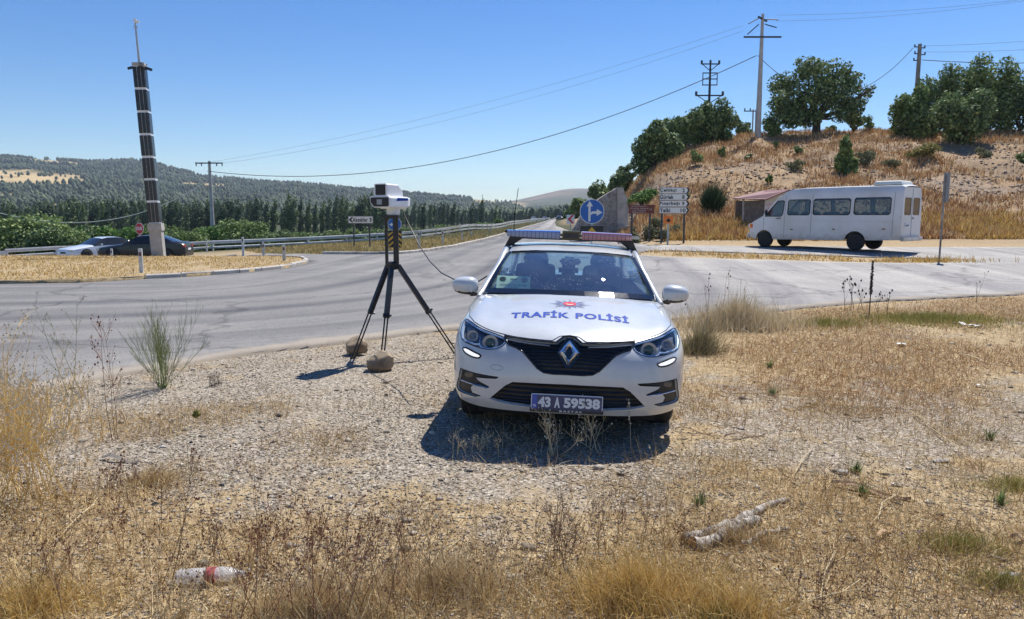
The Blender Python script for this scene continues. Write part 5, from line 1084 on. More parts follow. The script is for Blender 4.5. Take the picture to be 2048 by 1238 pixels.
across([(.80, 1.40), (1.55, 2.22)], .93).build('windscreen', vgl, van, 50); across([(1.55, 2.22), (1.80, 2.42), (2.05, 2.50), (2.6, 2.535), (4.5, 2.55), (6.50, 2.56), (6.62, 2.50)]).build('roof', vanp, van, 50)
for sg in (1, -1): MB().tube([(sg*vx(z)*vplan(y)*.97, y, z) for y, z in ((.80, 1.40), (1.2, 1.84), (1.55, 2.22))], .05, 6).build('front_pillar', vanp, van, 60)
rear = MB(); 
MB().box((0, 6.60, 1.35), (1.80, .04, 1.72), taper=1).build('rear_panel', vanp, van) if False else None
Rv, Rr = cut_panel([(-.90, .55), (.90, .55), (.935, 1.3), (.84, 2.3), (.72, 2.5), (-.72, 2.5), (-.84, 2.3), (-.935, 1.3)], [rw(-.72, -.08, 1.42, 2.1), rw(.08, .72, 1.42, 2.1)], .25)
rp = np.stack([Rv[:, 0], np.full(len(Rv), 6.622), Rv[:, 1]], 1); mesh_np('rear_door', rp, [Rr[0][:, ::-1]], vanp, van); rgl = glass_mat('van_rear_glass', (.22, .24, .24), .08)
for i in (1, 2): mesh_np('rear_window', compact(rp-np.array([0, .01, 0]), Rr[i])[0], [compact(rp, Rr[i])[1]], rgl, van)
MB().tube([(0, 6.625, .56), (0, 6.625, 2.46)], .01, 4).build('panel_gap', mat('shut_line'), van)
MB().box((0, 6.68, .50), (1.86, .14, .17), bev=.03).build('rear_bumper', vanp, van); MB().box((0, -.04, .50), (1.62, .16, .24), bev=.05).build('front_bumper', vanp, van)
pz = MB().box((.38, 6.635, 1.02), (.50, .012, .16)).build('number_plate', whitet, van); mb = MB(); put_text(mb, '16 M 0842' if False else '16', .38, 1.02, .4, .1, 0, .03) if False else None
mb = MB(); mb.add([(.58, 6.643, .98), (.22, 6.643, .98), (.22, 6.643, 1.06), (.58, 6.643, 1.06)], [(0, 1, 2, 3)]).build('plate_print', mat('plate_smudge', (.25, .25, .26), .6), pz)
MB().box((-.1, 6.65, 1.30), (.08, .03, .05), bev=.01).build('rear_handle', blackp, van)
MB().box((0, 5.85, 2.68), (1.15, 1.15, .16), taper=.86, bev=0).build('roof_unit', speck('roof_unit_white', (.62, .64, .58), (.7, .71, .66), 3, .5, 0), van, bevel=.05)
MB().box((0, 3.2, .52), (1.7, 5.6, .12)).build('floor', gapm, van); MB().box((0, 1.05, 1.18), (1.6, .4, .25), bev=.05).build('dashboard', dashm, van)
for y in (1.75, 2.75, 3.6, 4.4, 5.2, 6.0):
    for x in (-.5, .5): s_ = empty('seat', parent=van); MB().box((x, y, .95), (.7, .45, .12), bev=.03).build('cushion', seatm, s_, 60); MB().box((x, y+.22, 1.25), (.66, .12, .62), bev=.05).build('backrest', seatm, s_, 60)
tag(van, None)
# ================================================================== SALOON CARS
def saloon(name, loc, rz, paintm, label, sc=1., detail=True, group=None, wide=1.):
    o = empty(name, loc, (0, 0, R(rz))); tag(o, label, 'car', group)
    S_ = [(0, .68, .50, .60, .55), (.05, .78, .62, .70, .62), (.25, .88, .70, .78, .66), (.9, .92, .80, .88, .70), (1.45, .93, .87, .96, .72), (1.75, .93, .90, 1.13, .68), (2.15, .93, .91, 1.36, .62), (2.5, .93, .92, 1.43, .60), (3.1, .93, .93, 1.44, .60), (3.5, .93, .94, 1.39, .60), (3.9, .92, .95, 1.24, .62), (4.3, .91, .96, 1.07, .68), (4.7, .88, .94, 1.04, .70), (4.85, .82, .86, .96, .66), (4.90, .76, .55, .60, .6)]
    rows = []
    for (y, w_, zb, zt_, wt) in S_:
        h = [(w_*.93, .22), (w_, .36), (w_*1.0, .60), (w_*.975, zb), (wt+.02 if zt_-zb > .12 else w_*.86, zt_-.035), (wt*.6, zt_), (0, zt_+.005)]
        rows.append([(x, y, z) for x, z in h]+[(-x, y, z) for x, z in h[-2::-1]])
    n = 13; V_ = [p for r_ in rows for p in r_]; gl_ = [[], [], [], []]; bd = []; 
    for i in range(len(rows)-1):
        for k in range(n-1):
            f = (i*n+k, i*n+k+1, (i+1)*n+k+1, (i+1)*n+k); y0 = S_[i][0]; kk = min(k, n-2-k)
            gside = kk == 3 and 1.45 <= y0 < 3.9; gtop = kk in (4, 5) and (1.45 <= y0 < 2.15 or 3.5 <= y0 < 4.3)
            (gl_[(0 if k < 6 else 1) if gside else 2 if y0 < 2.5 else 3] if gside or gtop else bd).append(f)
    bd.append(tuple(range(n))); bd.append(tuple(len(V_)-1-k for k in range(n)))
    b = MB().add(V_, bd).build('body', paintm, o, 38); gm = mat('tinted_glass', (.015, .018, .02), .12, 0, .2)
    for fl, nm in zip(gl_, ('side_window', 'side_window', 'windscreen', 'rear_window')):
        ids = sorted({i for f in fl for i in f}); mp_ = {a: q for q, a in enumerate(ids)}; MB().add([(V_[i][0]*1.003, V_[i][1], V_[i][2]+.002) for i in ids], [tuple(mp_[i] for i in f) for f in fl]).build(nm, gm, o, 38)
    for sg in (-1, 1):
        for yy in (.95, 3.9):
            MB().lathe([(.001, 0), (.39, 0), (.39, .01), (.001, .01)], 24, Matrix.Translation((sg*.925, yy, .34)), 'x').build('wheel_arch', gapm, o); wheel('wheel', sg*.85, yy, .33, .33, .22, sg, o, alloy, 8)
        MB().tube([(sg*.92, 2.1, .86), (sg*.70, 2.35, 1.33)], .005, 4).build('panel_gap', gapm, o) if False else None
        MB().box((sg*.68, .10, .63), (.36, .2, .13), Matrix.Identity(4), bev=.03).build('headlight', mat('lamp_clear', (.55, .58, .6), .1, .2, 1), o)
        MB().box((sg*.66, 4.83, .80), (.38, .14, .14), bev=.03).build('tail_light', mat('tail_red'), o)
        MB().box((sg*1.0, 1.9, .98), (.18, .1, .13), bev=.03).build('wing_mirror', paintm, o)
        for yy in (2.55, 3.35): MB().tube([(sg*.935, yy, .3), (sg*.935, yy, .6), (sg*.912, yy, .9)], .006, 4).build('door_gap', gapm, o)
    MB().box((0, .03, .50), (.62, .08, .16), bev=.02).build('grille', blackp, o); MB().box((0, 4.91, .62), (.5, .02, .12)).build('number_plate', whitet, o)
    MB().box((0, 4.86, .42), (1.4, .12, .22), bev=.04).build('rear_bumper', paintm, o)
    o.scale = (sc, sc, sc); return o
bpaint = mat('black_paint', (.008, .009, .012), .3, 0, .25); wpaint = speck('white_car_paint', (.70, .72, .74), (.76, .78, .80), 2, .3, 0, coat=1)
def place_c(px, d, rz, off=2.45): a = R(rz); p = gp(px, d); q = Vector((-math.sin(a), math.cos(a), 0))*off; return (p.x-q.x, p.y-q.y, p.z)
saloon('parked_car', place_c(288, 43.6, -84), -84, bpaint, 'glossy black saloon seen from its side, half hidden by the solar pole')
saloon('parked_car', place_c(198, 48, -30), -30, wpaint, 'white saloon facing left behind the black saloon')
saloon('distant_car', gp(1118, 230), 180, bpaint, 'tiny dark car far away on the right lane of the highway')
saloon('distant_car', gp(1068, 235), 0, wpaint, 'tiny white car far away on the far carriageway')
saloon('distant_car', gp(1090, 300), 0, mat('grey_paint', (.2, .21, .23), .3, 0, 1), 'tiny grey car far away, right of the tiny white one')
# ================================================================== VEGETATION
def leaf_np(C, N, s, rs, fold=0):
    """diamond leaf clumps at C facing about N"""
    n = len(C); a = np.cross(N, rs.normal(size=(n, 3))); a /= np.linalg.norm(a, axis=1, keepdims=True)+1e-9; b = np.cross(N, a)
    L = (s*rs.uniform(.6, 1.4, n))[:, None]; w_ = L*rs.uniform(.45, .8, n)[:, None]
    V = np.stack([C-a*L, C-b*w_+N*L*.15, C+a*L, C+b*w_-N*L*.1], 1).reshape(-1, 3); F = np.arange(4*n).reshape(n, 4); return V, F
def cloud(lobes, n, s, seed, gap=.36, gs=1.3, shell=2.4, out=.55):
    rs = np.random.RandomState(seed); lo = np.array(lobes, float); vol = lo[:, 3]*lo[:, 4]*lo[:, 5]; vol = vol**.75; k = rs.choice(len(lo), n*2, p=vol/vol.sum()); l = lo[k]
    d_ = rs.normal(size=(n*2, 3)); d_ /= np.linalg.norm(d_, axis=1, keepdims=True); r_ = rs.uniform(0, 1, n*2)**(1/shell)
    r_ = r_*(.82+.32*fbm(d_[:, 0]*2.2+k*3.1+9, d_[:, 1]*2.2+d_[:, 2]*2.7+9, seed)); P_ = l[:, :3]+d_*l[:, 3:6]*r_[:, None]
    g_ = (fbm(P_[:, 0]*gs+P_[:, 1]*gs*.7, P_[:, 2]*gs+P_[:, 1]*gs*.5, seed+3, 3)+fbm(P_[:, 0]*gs*2.6+5, P_[:, 2]*gs*2.6, seed+5, 2)*.5)/1.5
    P_ = P_[g_ > gap]; dd = d_[g_ > gap]; P_ = P_[:n]; dd = dd[:n]; N = dd*out+rs.normal(size=P_.shape)*.6; N[:, 2] += .25; N /= np.linalg.norm(N, axis=1, keepdims=True)
    return leaf_np(P_, N, s, rs)
oakl = island_mat('oak_leaves', [(0, (0.054, 0.089, 0.035)), (.5, (0.133, 0.200, 0.077)), (.85, (0.250, 0.339, 0.133)), (1, (0.411, 0.470, 0.206))], .7, .15)
greenl = island_mat('shrub_leaves', [(0, (0.072, 0.115, 0.037)), (.5, (0.156, 0.231, 0.072)), (1, (0.315, 0.399, 0.147))], .7, .2)
figl = island_mat('bright_leaves', [(0, (.04, .09, .02)), (.5, (.10, .20, .04)), (1, (.20, .32, .08))], .6, .25)
popl = island_mat('poplar_leaves', [(0, (0.052, 0.082, 0.047)), (.5, (0.105, 0.154, 0.082)), (1, (0.221, 0.292, 0.164))], .7, .15, ov=.35)
greyl = island_mat('greygreen_leaves', [(0, (.09, .10, .05)), (.5, (.16, .17, .09)), (1, (.26, .26, .15))], .8, .2)
yell = island_mat('yellowgreen_leaves', [(0, (.14, .13, .04)), (.5, (.24, .22, .07)), (1, (.36, .32, .12))], .8, .25)
spik = island_mat('spiky_leaves', [(0, (.02, .04, .022)), (.5, (.045, .085, .04)), (1, (.09, .14, .06))], .7, .1)
bark = speck('bark', (.05, .04, .03), (.11, .09, .07), 5, .95, .5, .02)
def auto_lobes(w_, h_, z0, k, seed, dep=.9, rr_=.34):
    rs = np.random.RandomState(seed); out = [(0, 0, z0+h_*.5, w_*.30, w_*.30*dep, h_*.34)]
    for i in range(k):
        a = 2*math.pi*i/k*2.4+rs.uniform(0, 1); zf = rs.uniform(.18, .9); rad = math.sqrt(max(0, 1-(2*zf-1)**2))*rs.uniform(.5, .72)
        s = rr_*rs.uniform(.6, 1.1); out.append((w_/2*rad*math.cos(a), w_/2*rad*math.sin(a)*dep, z0+h_*zf*.93, w_*s*.62, w_*s*.62*dep, h_*s*.66))
    return out
def limbs(mb, h0, lobes, r0, rs, lean=(0, 0)):
    top = Vector((lean[0], lean[1], h0)); mb.tube([(0, 0, -.6), (0, 0, 0), (lean[0]*.5, lean[1]*.5, h0*.5), top], [r0*1.5, r0*1.15, r0, r0*.85], 8)
    for l in lobes:
        c_ = Vector(l[:3]); m1 = top.lerp(c_, .45)+Vector((rs.uniform(-.2, .2), rs.uniform(-.2, .2), -.12*(c_-top).length)); mb.tube([top-Vector((0, 0, .1)), m1, c_], [r0*.5, r0*.3, r0*.1], 6)
        for q in range(3):
            e = c_+Vector((rs.uniform(-1, 1)*l[3], rs.uniform(-1, 1)*l[4], rs.uniform(-.3, 1)*l[5]))*.9; mb.tube([m1.lerp(c_, .5), c_.lerp(e, .5)+Vector((0, 0, -.05)), e], [r0*.2, r0*.1, r0*.04], 4)
def tree(px, d, box, label, name='oak_tree', n=6000, s=.17, m=oakl, seed=1, lobes=None, k=11, gap=.38, group=None, cat='tree', trunk=.12, dz=0, crown0=None):
    x0, y0, x1, y1 = box; q = mpp(d); p = gp(px, d); p.z += dz; o = empty(name, p); tag(o, label, cat, group)
    zt_ = zrel(o, y0); zb_ = zrel(o, y1) if crown0 is None else crown0; w_ = (x1-x0)*q; cx = ((x0+x1)/2-px)*q
    lb_ = lobes(q, w_, zt_, zb_) if lobes else [(a+cx, b, c_, r1, r2, r3) for a, b, c_, r1, r2, r3 in auto_lobes(w_, zt_-zb_, zb_, k, seed)]
    V_, F_ = cloud(lb_, n, s, seed, gap); mesh_np('crown', V_, [F_], m, o)
    rs = np.random.RandomState(seed+50); mb = MB(); limbs(mb, max(.3, zb_+.12*(zt_-zb_)), lb_, w_*trunk*.3, rs, (cx*.2, 0)); mb.build('trunk', bark, o, 60); return o
# --- trees on the hill
def oak_l(q, w_, zt_, zb_):
    P_ = [(-75, 205, 30, 26), (-60, 165, 32, 26), (-30, 140, 30, 24), (5, 132, 26, 20), (35, 140, 30, 22), (62, 165, 32, 24), (85, 190, 26, 22), (60, 215, 34, 24), (20, 185, 40, 34), (-30, 190, 42, 34), (-65, 235, 30, 26), (-85, 240, 18, 22), (-20, 235, 34, 20), (40, 235, 26, 16), (-45, 215, 36, 26), (-5, 160, 36, 26), (98, 178, 12, 14)]
    z = lambda py: zz(py, 74)-TREE_Z
    rs = np.random.RandomState(5); return [(x*q, rs.uniform(-1, 1)*1.6, z(py), rx*q, rx*q*.95, rz*q) for x, py, rx, rz in P_]
TREE_Z = gp(1624, 74).z
tree(1624, 74, (1522, 110, 1727, 250), 'big spreading oak with a rounded crown on the hill crest beside the tall pole', n=15500, s=.14, seed=5, lobes=oak_l, trunk=.13, gap=.47, group='trees on the hill')
hill = [(1420, 73, (1370, 190, 1470, 305), 5500, 'bushy oak with a pointed top under the stacked bracket pole', oakl, 11), (1357, 71, (1310, 220, 1410, 315), 5500, 'round oak between the bracket pole tree and the leftmost hill tree', oakl, 12), (1305, 66, (1258, 235, 1362, 348), 7000, 'dark leaning oak at the left end of the hill crest', oakl, 13),
 (1477, 80, (1455, 236, 1502, 280), 1500, 'small low tree between the bushy oak and the tall concrete pole', oakl, 14), (1541, 73, (1518, 235, 1560, 278), 1500, 'small tree under the left side of the big oak', greenl, 15), (1652, 80, (1632, 250, 1668, 272), 500, 'tiny bush on the crest below the right side of the big oak', oakl, 16), (1697, 77, (1676, 215, 1722, 268), 1600, 'small upright tree just right of the big oak', oakl, 17), (1728, 79, (1710, 228, 1742, 268), 400, 'thin sparse sapling right of the big oak', greenl, 18),
 (1805, 70, (1760, 165, 1862, 300), 6500, 'leftmost tree of the thicket at the right of the hill', greenl, 21), (1852, 75, (1800, 135, 1920, 290), 6000, 'tree behind the leftmost one of the thicket', oakl, 22), (1900, 76, (1835, 112, 1975, 290), 7500, 'tall middle tree of the thicket with a rounded top', oakl, 23), (1955, 75, (1895, 100, 2025, 290), 7500, 'tallest tree of the thicket on the right', greenl, 24), (2025, 74, (1965, 104, 2095, 295), 7500, 'tall tree of the thicket at the right edge of the photo', oakl, 25), (2110, 74, (2050, 128, 2170, 285), 4000, 'tree of the thicket mostly outside the right edge', oakl, 26),
 (1912, 66, (1838, 170, 1990, 318), 8500, 'dark broad shrub tree standing in front of the thicket', oakl, 27), (1688, 54, (1662, 278, 1712, 372), 2600, 'slender young tree halfway up the slope behind the minibus', greenl, 28)]
for px, d, box, n, lab, m_, sd in hill: tree(px, d, box, lab, n=int(n*1.15), s=.15 if n > 1600 else .13, m=m_, seed=sd, k=10 if n > 1600 else 6, group='trees on the hill', name='oak_tree' if n > 1600 else 'young_tree', gap=.36)
tree(1245, 84, (1212, 330, 1278, 395), 'dark tree above the left end of the cutting behind the stone wall', n=4200, s=.17, seed=31, group='trees on the hill')
tree(1205, 105, (1168, 362, 1242, 420), 'low dark tree behind the top of the stone wall', n=3500, s=.22, seed=32, group='trees on the hill'); tree(1165, 150, (1138, 388, 1192, 445), 'bushy tree beside the road left of the stone wall', n=2800, s=.32, seed=33, m=greenl, group='trees on the hill'); tree(1143, 235, (1124, 408, 1160, 446), 'distant bushy tree beside the highway', n=1600, s=.42, seed=34, m=greenl, group='trees on the hill')
# --- shrubs on the slope and verges
def shrub(px, d, w_, h_, label, m_, seed, n=900, s=.06, name='shrub', spiky=False, group='shrubs on the slope'):
    p = gp(px, d); o = empty(name, p-Vector((0, 0, .05))); tag(o, label, 'shrub', group); w_ *= mpp(d); h_ *= mpp(d)
    if spiky:
        rs = np.random.RandomState(seed); a = rs.uniform(0, 2*math.pi, n); t = rs.uniform(0, 1, n)**.6*1.05; D = np.stack([np.sin(t)*np.cos(a), np.sin(t)*np.sin(a), np.cos(t)], 1); L = rs.uniform(.5, 1.05, n)*h_; D[:, :2] *= (w_/2/h_)*1.15
        V_, F_ = blades(np.stack([rs.normal(size=n)*w_*.07, rs.normal(size=n)*w_*.07, np.zeros(n)], 1), D, L, np.full(n, s*.5), rs, .12); mesh_np('foliage', V_, F_, m_, o)
    else:
        V_, F_ = cloud(auto_lobes(w_, h_, 0, 6, seed, 1., .4), n, s, seed, .34, 2.2); mesh_np('foliage', V_, [F_], m_, o)
    rs = np.random.RandomState(seed); mb = MB()
    for q in range(5): a = rs.uniform(0, 6.28); mb.tube([(0, 0, -.1), (w_*.1*math.cos(a), w_*.1*math.sin(a), h_*.3), (w_*.25*math.cos(a), w_*.25*math.sin(a), h_*.62)], [.03*w_, .02*w_, .008*w_], 4)
    mb.build('stems', bark, o); return o
def blades(P_, D, L, w_, rs, curl=.2, sag=0.):
    n = len(P_); L = L[:, None]; w_ = w_[:, None]; s_ = np.cross(D, rs.normal(size=(n, 3))); s_ /= np.linalg.norm(s_, axis=1, keepdims=True)+1e-9
    B = rs.normal(size=(n, 3))*curl*L; B[:, 2] -= np.abs(rs.normal(size=n))*sag*L[:, 0]
    m1 = P_+D*L*.5+B*.25; tp = P_+D*L+B; V_ = np.stack([P_-s_*w_, P_+s_*w_, m1+s_*w_*.75, m1-s_*w_*.75, tp], 1).reshape(-1, 3); k = np.arange(n)[:, None]*5
    return V_, [k+np.array([[0, 1, 2, 3]]), k+np.array([[3, 2, 4]])]
shrub(1425, 44, 58, 62, 'dark green spiky bush at the foot of the slope left of the shelter', spik, 41, 2600, .05, spiky=True)
shrub(1838, 57, 68, 32, 'wide yellow green bush on the slope above the rear of the minibus', yell, 42, 1500, .09)
shrub(1725, 56, 46, 34, 'olive coloured bush beside the slender young tree', greyl, 43, 900, .08); shrub(1585, 55, 42, 26, 'pale grey green bush on the slope above the shelter', greyl, 44, 900, .07); shrub(1535, 52, 18, 24, 'small bright green bush above the shelter roof', figl, 45, 500, .06)
shrub(1590, 63, 22, 20, 'small dark round bush high on the slope below the big oak', oakl, 46, 500, .09); shrub(1546, 66, 14, 16, 'tiny dark bush high on the slope right of the tall pole', oakl, 47, 300, .09); shrub(1493, 62, 20, 18, 'small dark bush high on the slope left of the tall pole', oakl, 48, 400, .09)
shrub(1438, 62, 18, 24, 'thin green bush on the slope under the bushy oak', greenl, 49, 350, .09); shrub(1388, 60, 32, 26, 'green bush on the slope under the round oak', greenl, 50, 600, .09); shrub(1372, 50, 20, 20, 'small green bush low on the left of the slope', greenl, 51, 350, .07)
shrub(1775, 55, 36, 22, 'brownish bush between the olive bush and the yellow green bush', greyl, 52, 600, .08); shrub(2038, 56, 34, 30, 'green bush on the slope at the right edge of the photo', greenl, 53, 800, .08); shrub(1960, 60, 40, 20, 'low dry bush on the slope near the right edge', greyl, 54, 600, .08)
shrub(1285, 55, 84, 36, 'bright green fig bush growing over the rocks above the brown sign', figl, 55, 1700, .10); 
for i, (px, d, w_, h_, lab) in enumerate([(1268, 37.5, 36, 34, 'grey green weed bush at the foot of the left post of the brown sign'), (1300, 38, 34, 46, 'tall grey green weed bush between the brown sign and the name boards'), (1325, 37.2, 34, 26, 'low weed bush under the left post of the name boards'), (1352, 39, 30, 22, 'low weed bush behind the orange sign'), (1312, 41, 28, 40, 'grey green bush on the bank behind the brown sign')]): shrub(px, d, w_, h_, lab, greyl, 60+i, 800, .05)
# --- bushes beyond the guard rail
protoB = []
for v_ in range(5):
    o = empty('valley_bush', (0, 0, 0)); V_, F_ = cloud(auto_lobes(6, 4.2, 0, 9, 70+v_, .8, .42), 2600, .17, 70+v_, .34, .9); mesh_np('foliage', V_, [F_], (greenl, greenl, oakl, greenl, figl)[v_], o)
    rs = np.random.RandomState(v_); mb = MB()
    for q in range(5): a = rs.uniform(0, 6.28); mb.tube([(0, 0, -.5), (.5*math.cos(a), .5*math.sin(a), 1.2), (1.4*math.cos(a), 1.4*math.sin(a), 2.6)], [.14, .09, .03], 5)
    mb.build('stems', bark, o); protoB.append(o); tag(o, 'green leafy bush in the row beyond the guard rail', 'bush', 'bushes beyond the guard rail')
bs = []; rs = np.random.RandomState(3)
for px in np.arange(-90, 560, 23): top = 452+rs.uniform(-14, 10)-(14 if px < 150 else 0)+(12 if 360 < px < 420 else 0); bs.append((px+rs.uniform(-8, 8), rs.uniform(72, 92), top))
for px in np.arange(570, 800, 24): bs.append((px+rs.uniform(-8, 8), rs.uniform(92, 120), 456+rs.uniform(-6, 8)))
for px in np.arange(800, 1000, 22): bs.append((px+rs.uniform(-8, 8), rs.uniform(130, 190), 452+rs.uniform(-3, 6)))
used = set()
for i, (px, d, top) in enumerate(bs):
    v_ = int(rs.randint(0, 5)) if i % 7 != 3 else 4; o = protoB[v_] if v_ not in used else copy_tree(protoB[v_]); used.add(v_); p = gp(px, d); h_ = max(2.2, (zz(top, d)-p.z)); o.location = p; s_ = h_/4.3; wh_ = 'left of the solar pole' if px < 290 else 'between the solar pole and the lone electricity pole' if px < 424 else 'between the lone electricity pole and the tripod' if px < 780 else 'right of the tripod'
    o['label'] = ('bright' if v_ == 4 else 'dark' if v_ == 2 else 'mid')+' green bush by the rail, '+wh_
    o.scale = (max(s_*rs.uniform(.8, 1.1), .6), max(s_, .6), s_); o.rotation_euler = (0, 0, rs.uniform(0, 6.28))
# --- poplars
protoP = []
for v_ in range(6):
    o = empty('poplar_tree', (0, 0, 0)); hh_ = 14.; rs = np.random.RandomState(80+v_); lb_ = []
    for q in range(11): t = q/10; r_ = (1.35*math.sin(math.pi*min(1, .16+t*.84))**.7+.12)*rs.uniform(.75, 1.2); lb_.append((.9*t*t+rs.uniform(-.35, .35), rs.uniform(-.35, .35), 1.8+t*11.6, r_, r_, 1.3))
    V_, F_ = cloud(lb_, 1500, .24, 80+v_, .34, .8); mesh_np('crown', V_, [F_], popl, o); MB().tube([(0, 0, -1), (.1, 0, 6), (.7, 0, 12)], [.2, .13, .04], 5).build('trunk', speck('pale_bark', (.16, .15, .13), (.26, .25, .22), 3, .9, 0), o)
    tag(o, 'poplar', 'tree', 'poplars in the valley'); protoP.append(o)
pp = []; rs = np.random.RandomState(12)
for row, (d, x0, x1, st, t0, t1) in enumerate([(205, -90, 500, 10, 398, 402), (240, -85, 520, 10.5, 392, 398)]):
    for px in np.arange(x0, x1, st): pp.append((px+rs.uniform(-3, 3), d+rs.uniform(-6, 6), t0+(t1-t0)*(px-x0)/(x1-x0)+rs.uniform(-5, 9)+(10 if px < 120 else 0)))
for px, top in [(571, 381), (583, 388), (600, 391), (616, 396), (629, 399), (643, 398), (655, 390), (667, 385), (680, 384), (689, 396), (700, 400), (714, 388), (724, 382), (738, 376), (752, 371), (765, 384), (545, 390), (530, 396), (515, 392), (505, 388)]: pp.append((px, 215+rs.uniform(-12, 12), top+3))
for px in np.arange(490, 800, 15): pp.append((px+rs.uniform(-5, 5), 255+rs.uniform(-10, 10), 404+rs.uniform(-9, 8)))
for px in np.arange(775, 1110, 7.5):
    t = (px-775)/335; pp.append((px+rs.uniform(-3, 3), 290+t*260+rs.uniform(-20, 20), 408+rs.uniform(-12, 12)*(1-t*.5)+t*10))
for px, top in ((845, 402), (885, 401), (905, 400), (942, 404), (961, 394), (990, 408)): pp.append((px, 260, top))
used = set()
for px, d, top in pp[:270]:
    v_ = int(rs.randint(0, 6)); o = protoP[v_] if v_ not in used else copy_tree(protoP[v_]); used.add(v_); p = gp(px, d); h_ = max(5., zz(top, d)-p.z); s_ = h_/13.8
    wh_ = 'left of the solar pole' if px < 285 else 'between the solar pole and the lone electricity pole' if px < 424 else 'between the lone electricity pole and the village sign' if px < 690 else 'between the village sign and the speed camera' if px < 770 else 'right of the speed camera along the highway'
    o['label'] = 'narrow dark poplar, '+wh_
    o.location = p; o.scale = (s_*rs.uniform(.85, 1.25), s_*1.1, s_); o.rotation_euler = (0, 0, rs.uniform(-.5, .5))
# --- far forest on the hills : one mass
rs = np.random.RandomState(21); NT = 21000
px = rs.uniform(-420, 1135, NT*3); d = 560+(2650-560)*rs.uniform(0, 1, NT*3)**.8; x = (px-1024)/AZ*d; z = T(x, d); P3_ = np.stack([x, d, z], 1)
fm = field_mask(P3_); q = proj(P3_); keep = (fm < .3) | ((rs.uniform(0, 1, len(px)) < .05)); keep &= ~((px > 925) & (d > 1850) & (px < 1060) & (rs.uniform(0, 1, len(px)) < .55)); keep &= (fbm(x/60, d/60, 31) > .30) | (rs.uniform(0, 1, len(px)) < .4)
P3_ = P3_[keep][:NT]; n = len(P3_); hh_ = rs.uniform(6.5, 12, n)*(.8+.4*(fbm(P3_[:, 0]/90, P3_[:, 1]/90, 5))); rr_ = hh_*rs.uniform(.26, .44, n)
ring = [(0, .10, .75), (0, .42, 1.0), (0, .75, .62)]; vs = []
for kk, (_, zf, rf) in enumerate(ring):
    for a in range(6):
        an = a*math.pi/3+kk*.5+rs.uniform(-.3, .3, n); rj = rr_*rf*rs.uniform(.7, 1.25, n); vs.append(np.stack([P3_[:, 0]+rj*np.cos(an), P3_[:, 1]+rj*np.sin(an), P3_[:, 2]+hh_*(zf+rs.uniform(-.07, .07, n))], 1))
vs.append(P3_+np.stack([rs.uniform(-.3, .3, n), 0*hh_, hh_], 1)); vs.append(P3_-np.array([0, 0, 1.]))
V_ = np.stack(vs, 1).reshape(-1, 3); tri = []
for kk in range(2):
    for a in range(6): b = (a+1) % 6; tri += [(kk*6+a, kk*6+b, kk*6+6+b), (kk*6+a, kk*6+6+b, kk*6+6+a)]
for a in range(6): b = (a+1) % 6; tri += [(12+a, 12+b, 18), (b, a, 19)]
F_ = (np.arange(n)[:, None, None]*20+np.array(tri)[None]).reshape(-1, 3)
fo = mesh_np('forest', V_, [F_], island_mat('forest_leaves', [(0, (0.030, 0.049, 0.030)), (.5, (0.053, 0.077, 0.041)), (.85, (0.083, 0.110, 0.057)), (1, (0.138, 0.152, 0.083))], .85), None); tag(fo, 'dark conifer forest covering the far hillsides', 'forest', None, 'stuff')
# ================================================================== DRY GRASS, LITTER AND STONES
gold = island_mat('golden_grass', [(0, (.30, .17, .045)), (.4, (.52, .34, .10)), (.8, (.68, .49, .18)), (1, (.80, .65, .34))], .75, .25)
straw_m = island_mat('straw', [(0, (.22, .13, .06)), (.4, (.44, .31, .15)), (.8, (.66, .52, .28)), (1, (.80, .69, .46))], .8, .15)
palem = island_mat('pale_grass', [(0, (.36, .27, .15)), (.5, (.56, .46, .29)), (1, (.74, .66, .48))], .8, .25)
rust = island_mat('rusty_grass', [(0, (0.216, 0.103, 0.045)), (.5, (0.431, 0.244, 0.110)), (.8, (0.599, 0.399, 0.193)), (1, (0.719, 0.592, 0.347))], .8, .2)
ygm = island_mat('yellowgreen_grass', [(0, (.14, .14, .03)), (.5, (.30, .28, .07)), (1, (.46, .42, .15))], .8, .25)
def up_dirs(n, rs, tilt): a = rs.uniform(0, 2*math.pi, n); t = np.abs(rs.normal(size=n))*tilt; t = np.clip(t, 0, 1.5); return np.stack([np.sin(t)*np.cos(a), np.sin(t)*np.sin(a), np.cos(t)], 1)
def field(name, pts, L0, L1, w_, tilt, m_, label, cat, seed, curl=.2, sag=.15, dz=0):
    rs = np.random.RandomState(seed); n = len(pts); z = T(pts[:, 0], pts[:, 1])+dz
    V_, F_ = blades(np.stack([pts[:, 0], pts[:, 1], z], 1), up_dirs(n, rs, tilt), rs.uniform(L0, L1, n), w_*rs.uniform(.6, 1.4, n), rs, curl, sag); o = mesh_np(name, V_, F_, m_); return tag(o, label, cat, None, 'stuff')
def scatter_px(n, x0, x1, d0, d1, rs, pw=1.): px = rs.uniform(x0, x1, n); d = d0+(d1-d0)*rs.uniform(0, 1, n)**pw; return np.stack([(px-1024)/AZ*d, d], 1)
rs = np.random.RandomState(33)
# island
p = scatter_px(90000, -700, 640, 18.5, 38, rs, 1.1); p = p[inpoly(p, isl) & (seg_dist(p, isl) > .18)]; p = p[(fbm(p[:, 0]*.8, p[:, 1]*.8, 40) > .30)][:42000]; field('island_grass', p, .03, .13, .009, 1.0, gold, 'short golden dry grass covering the traffic island', 'grass', 1, dz=.1)
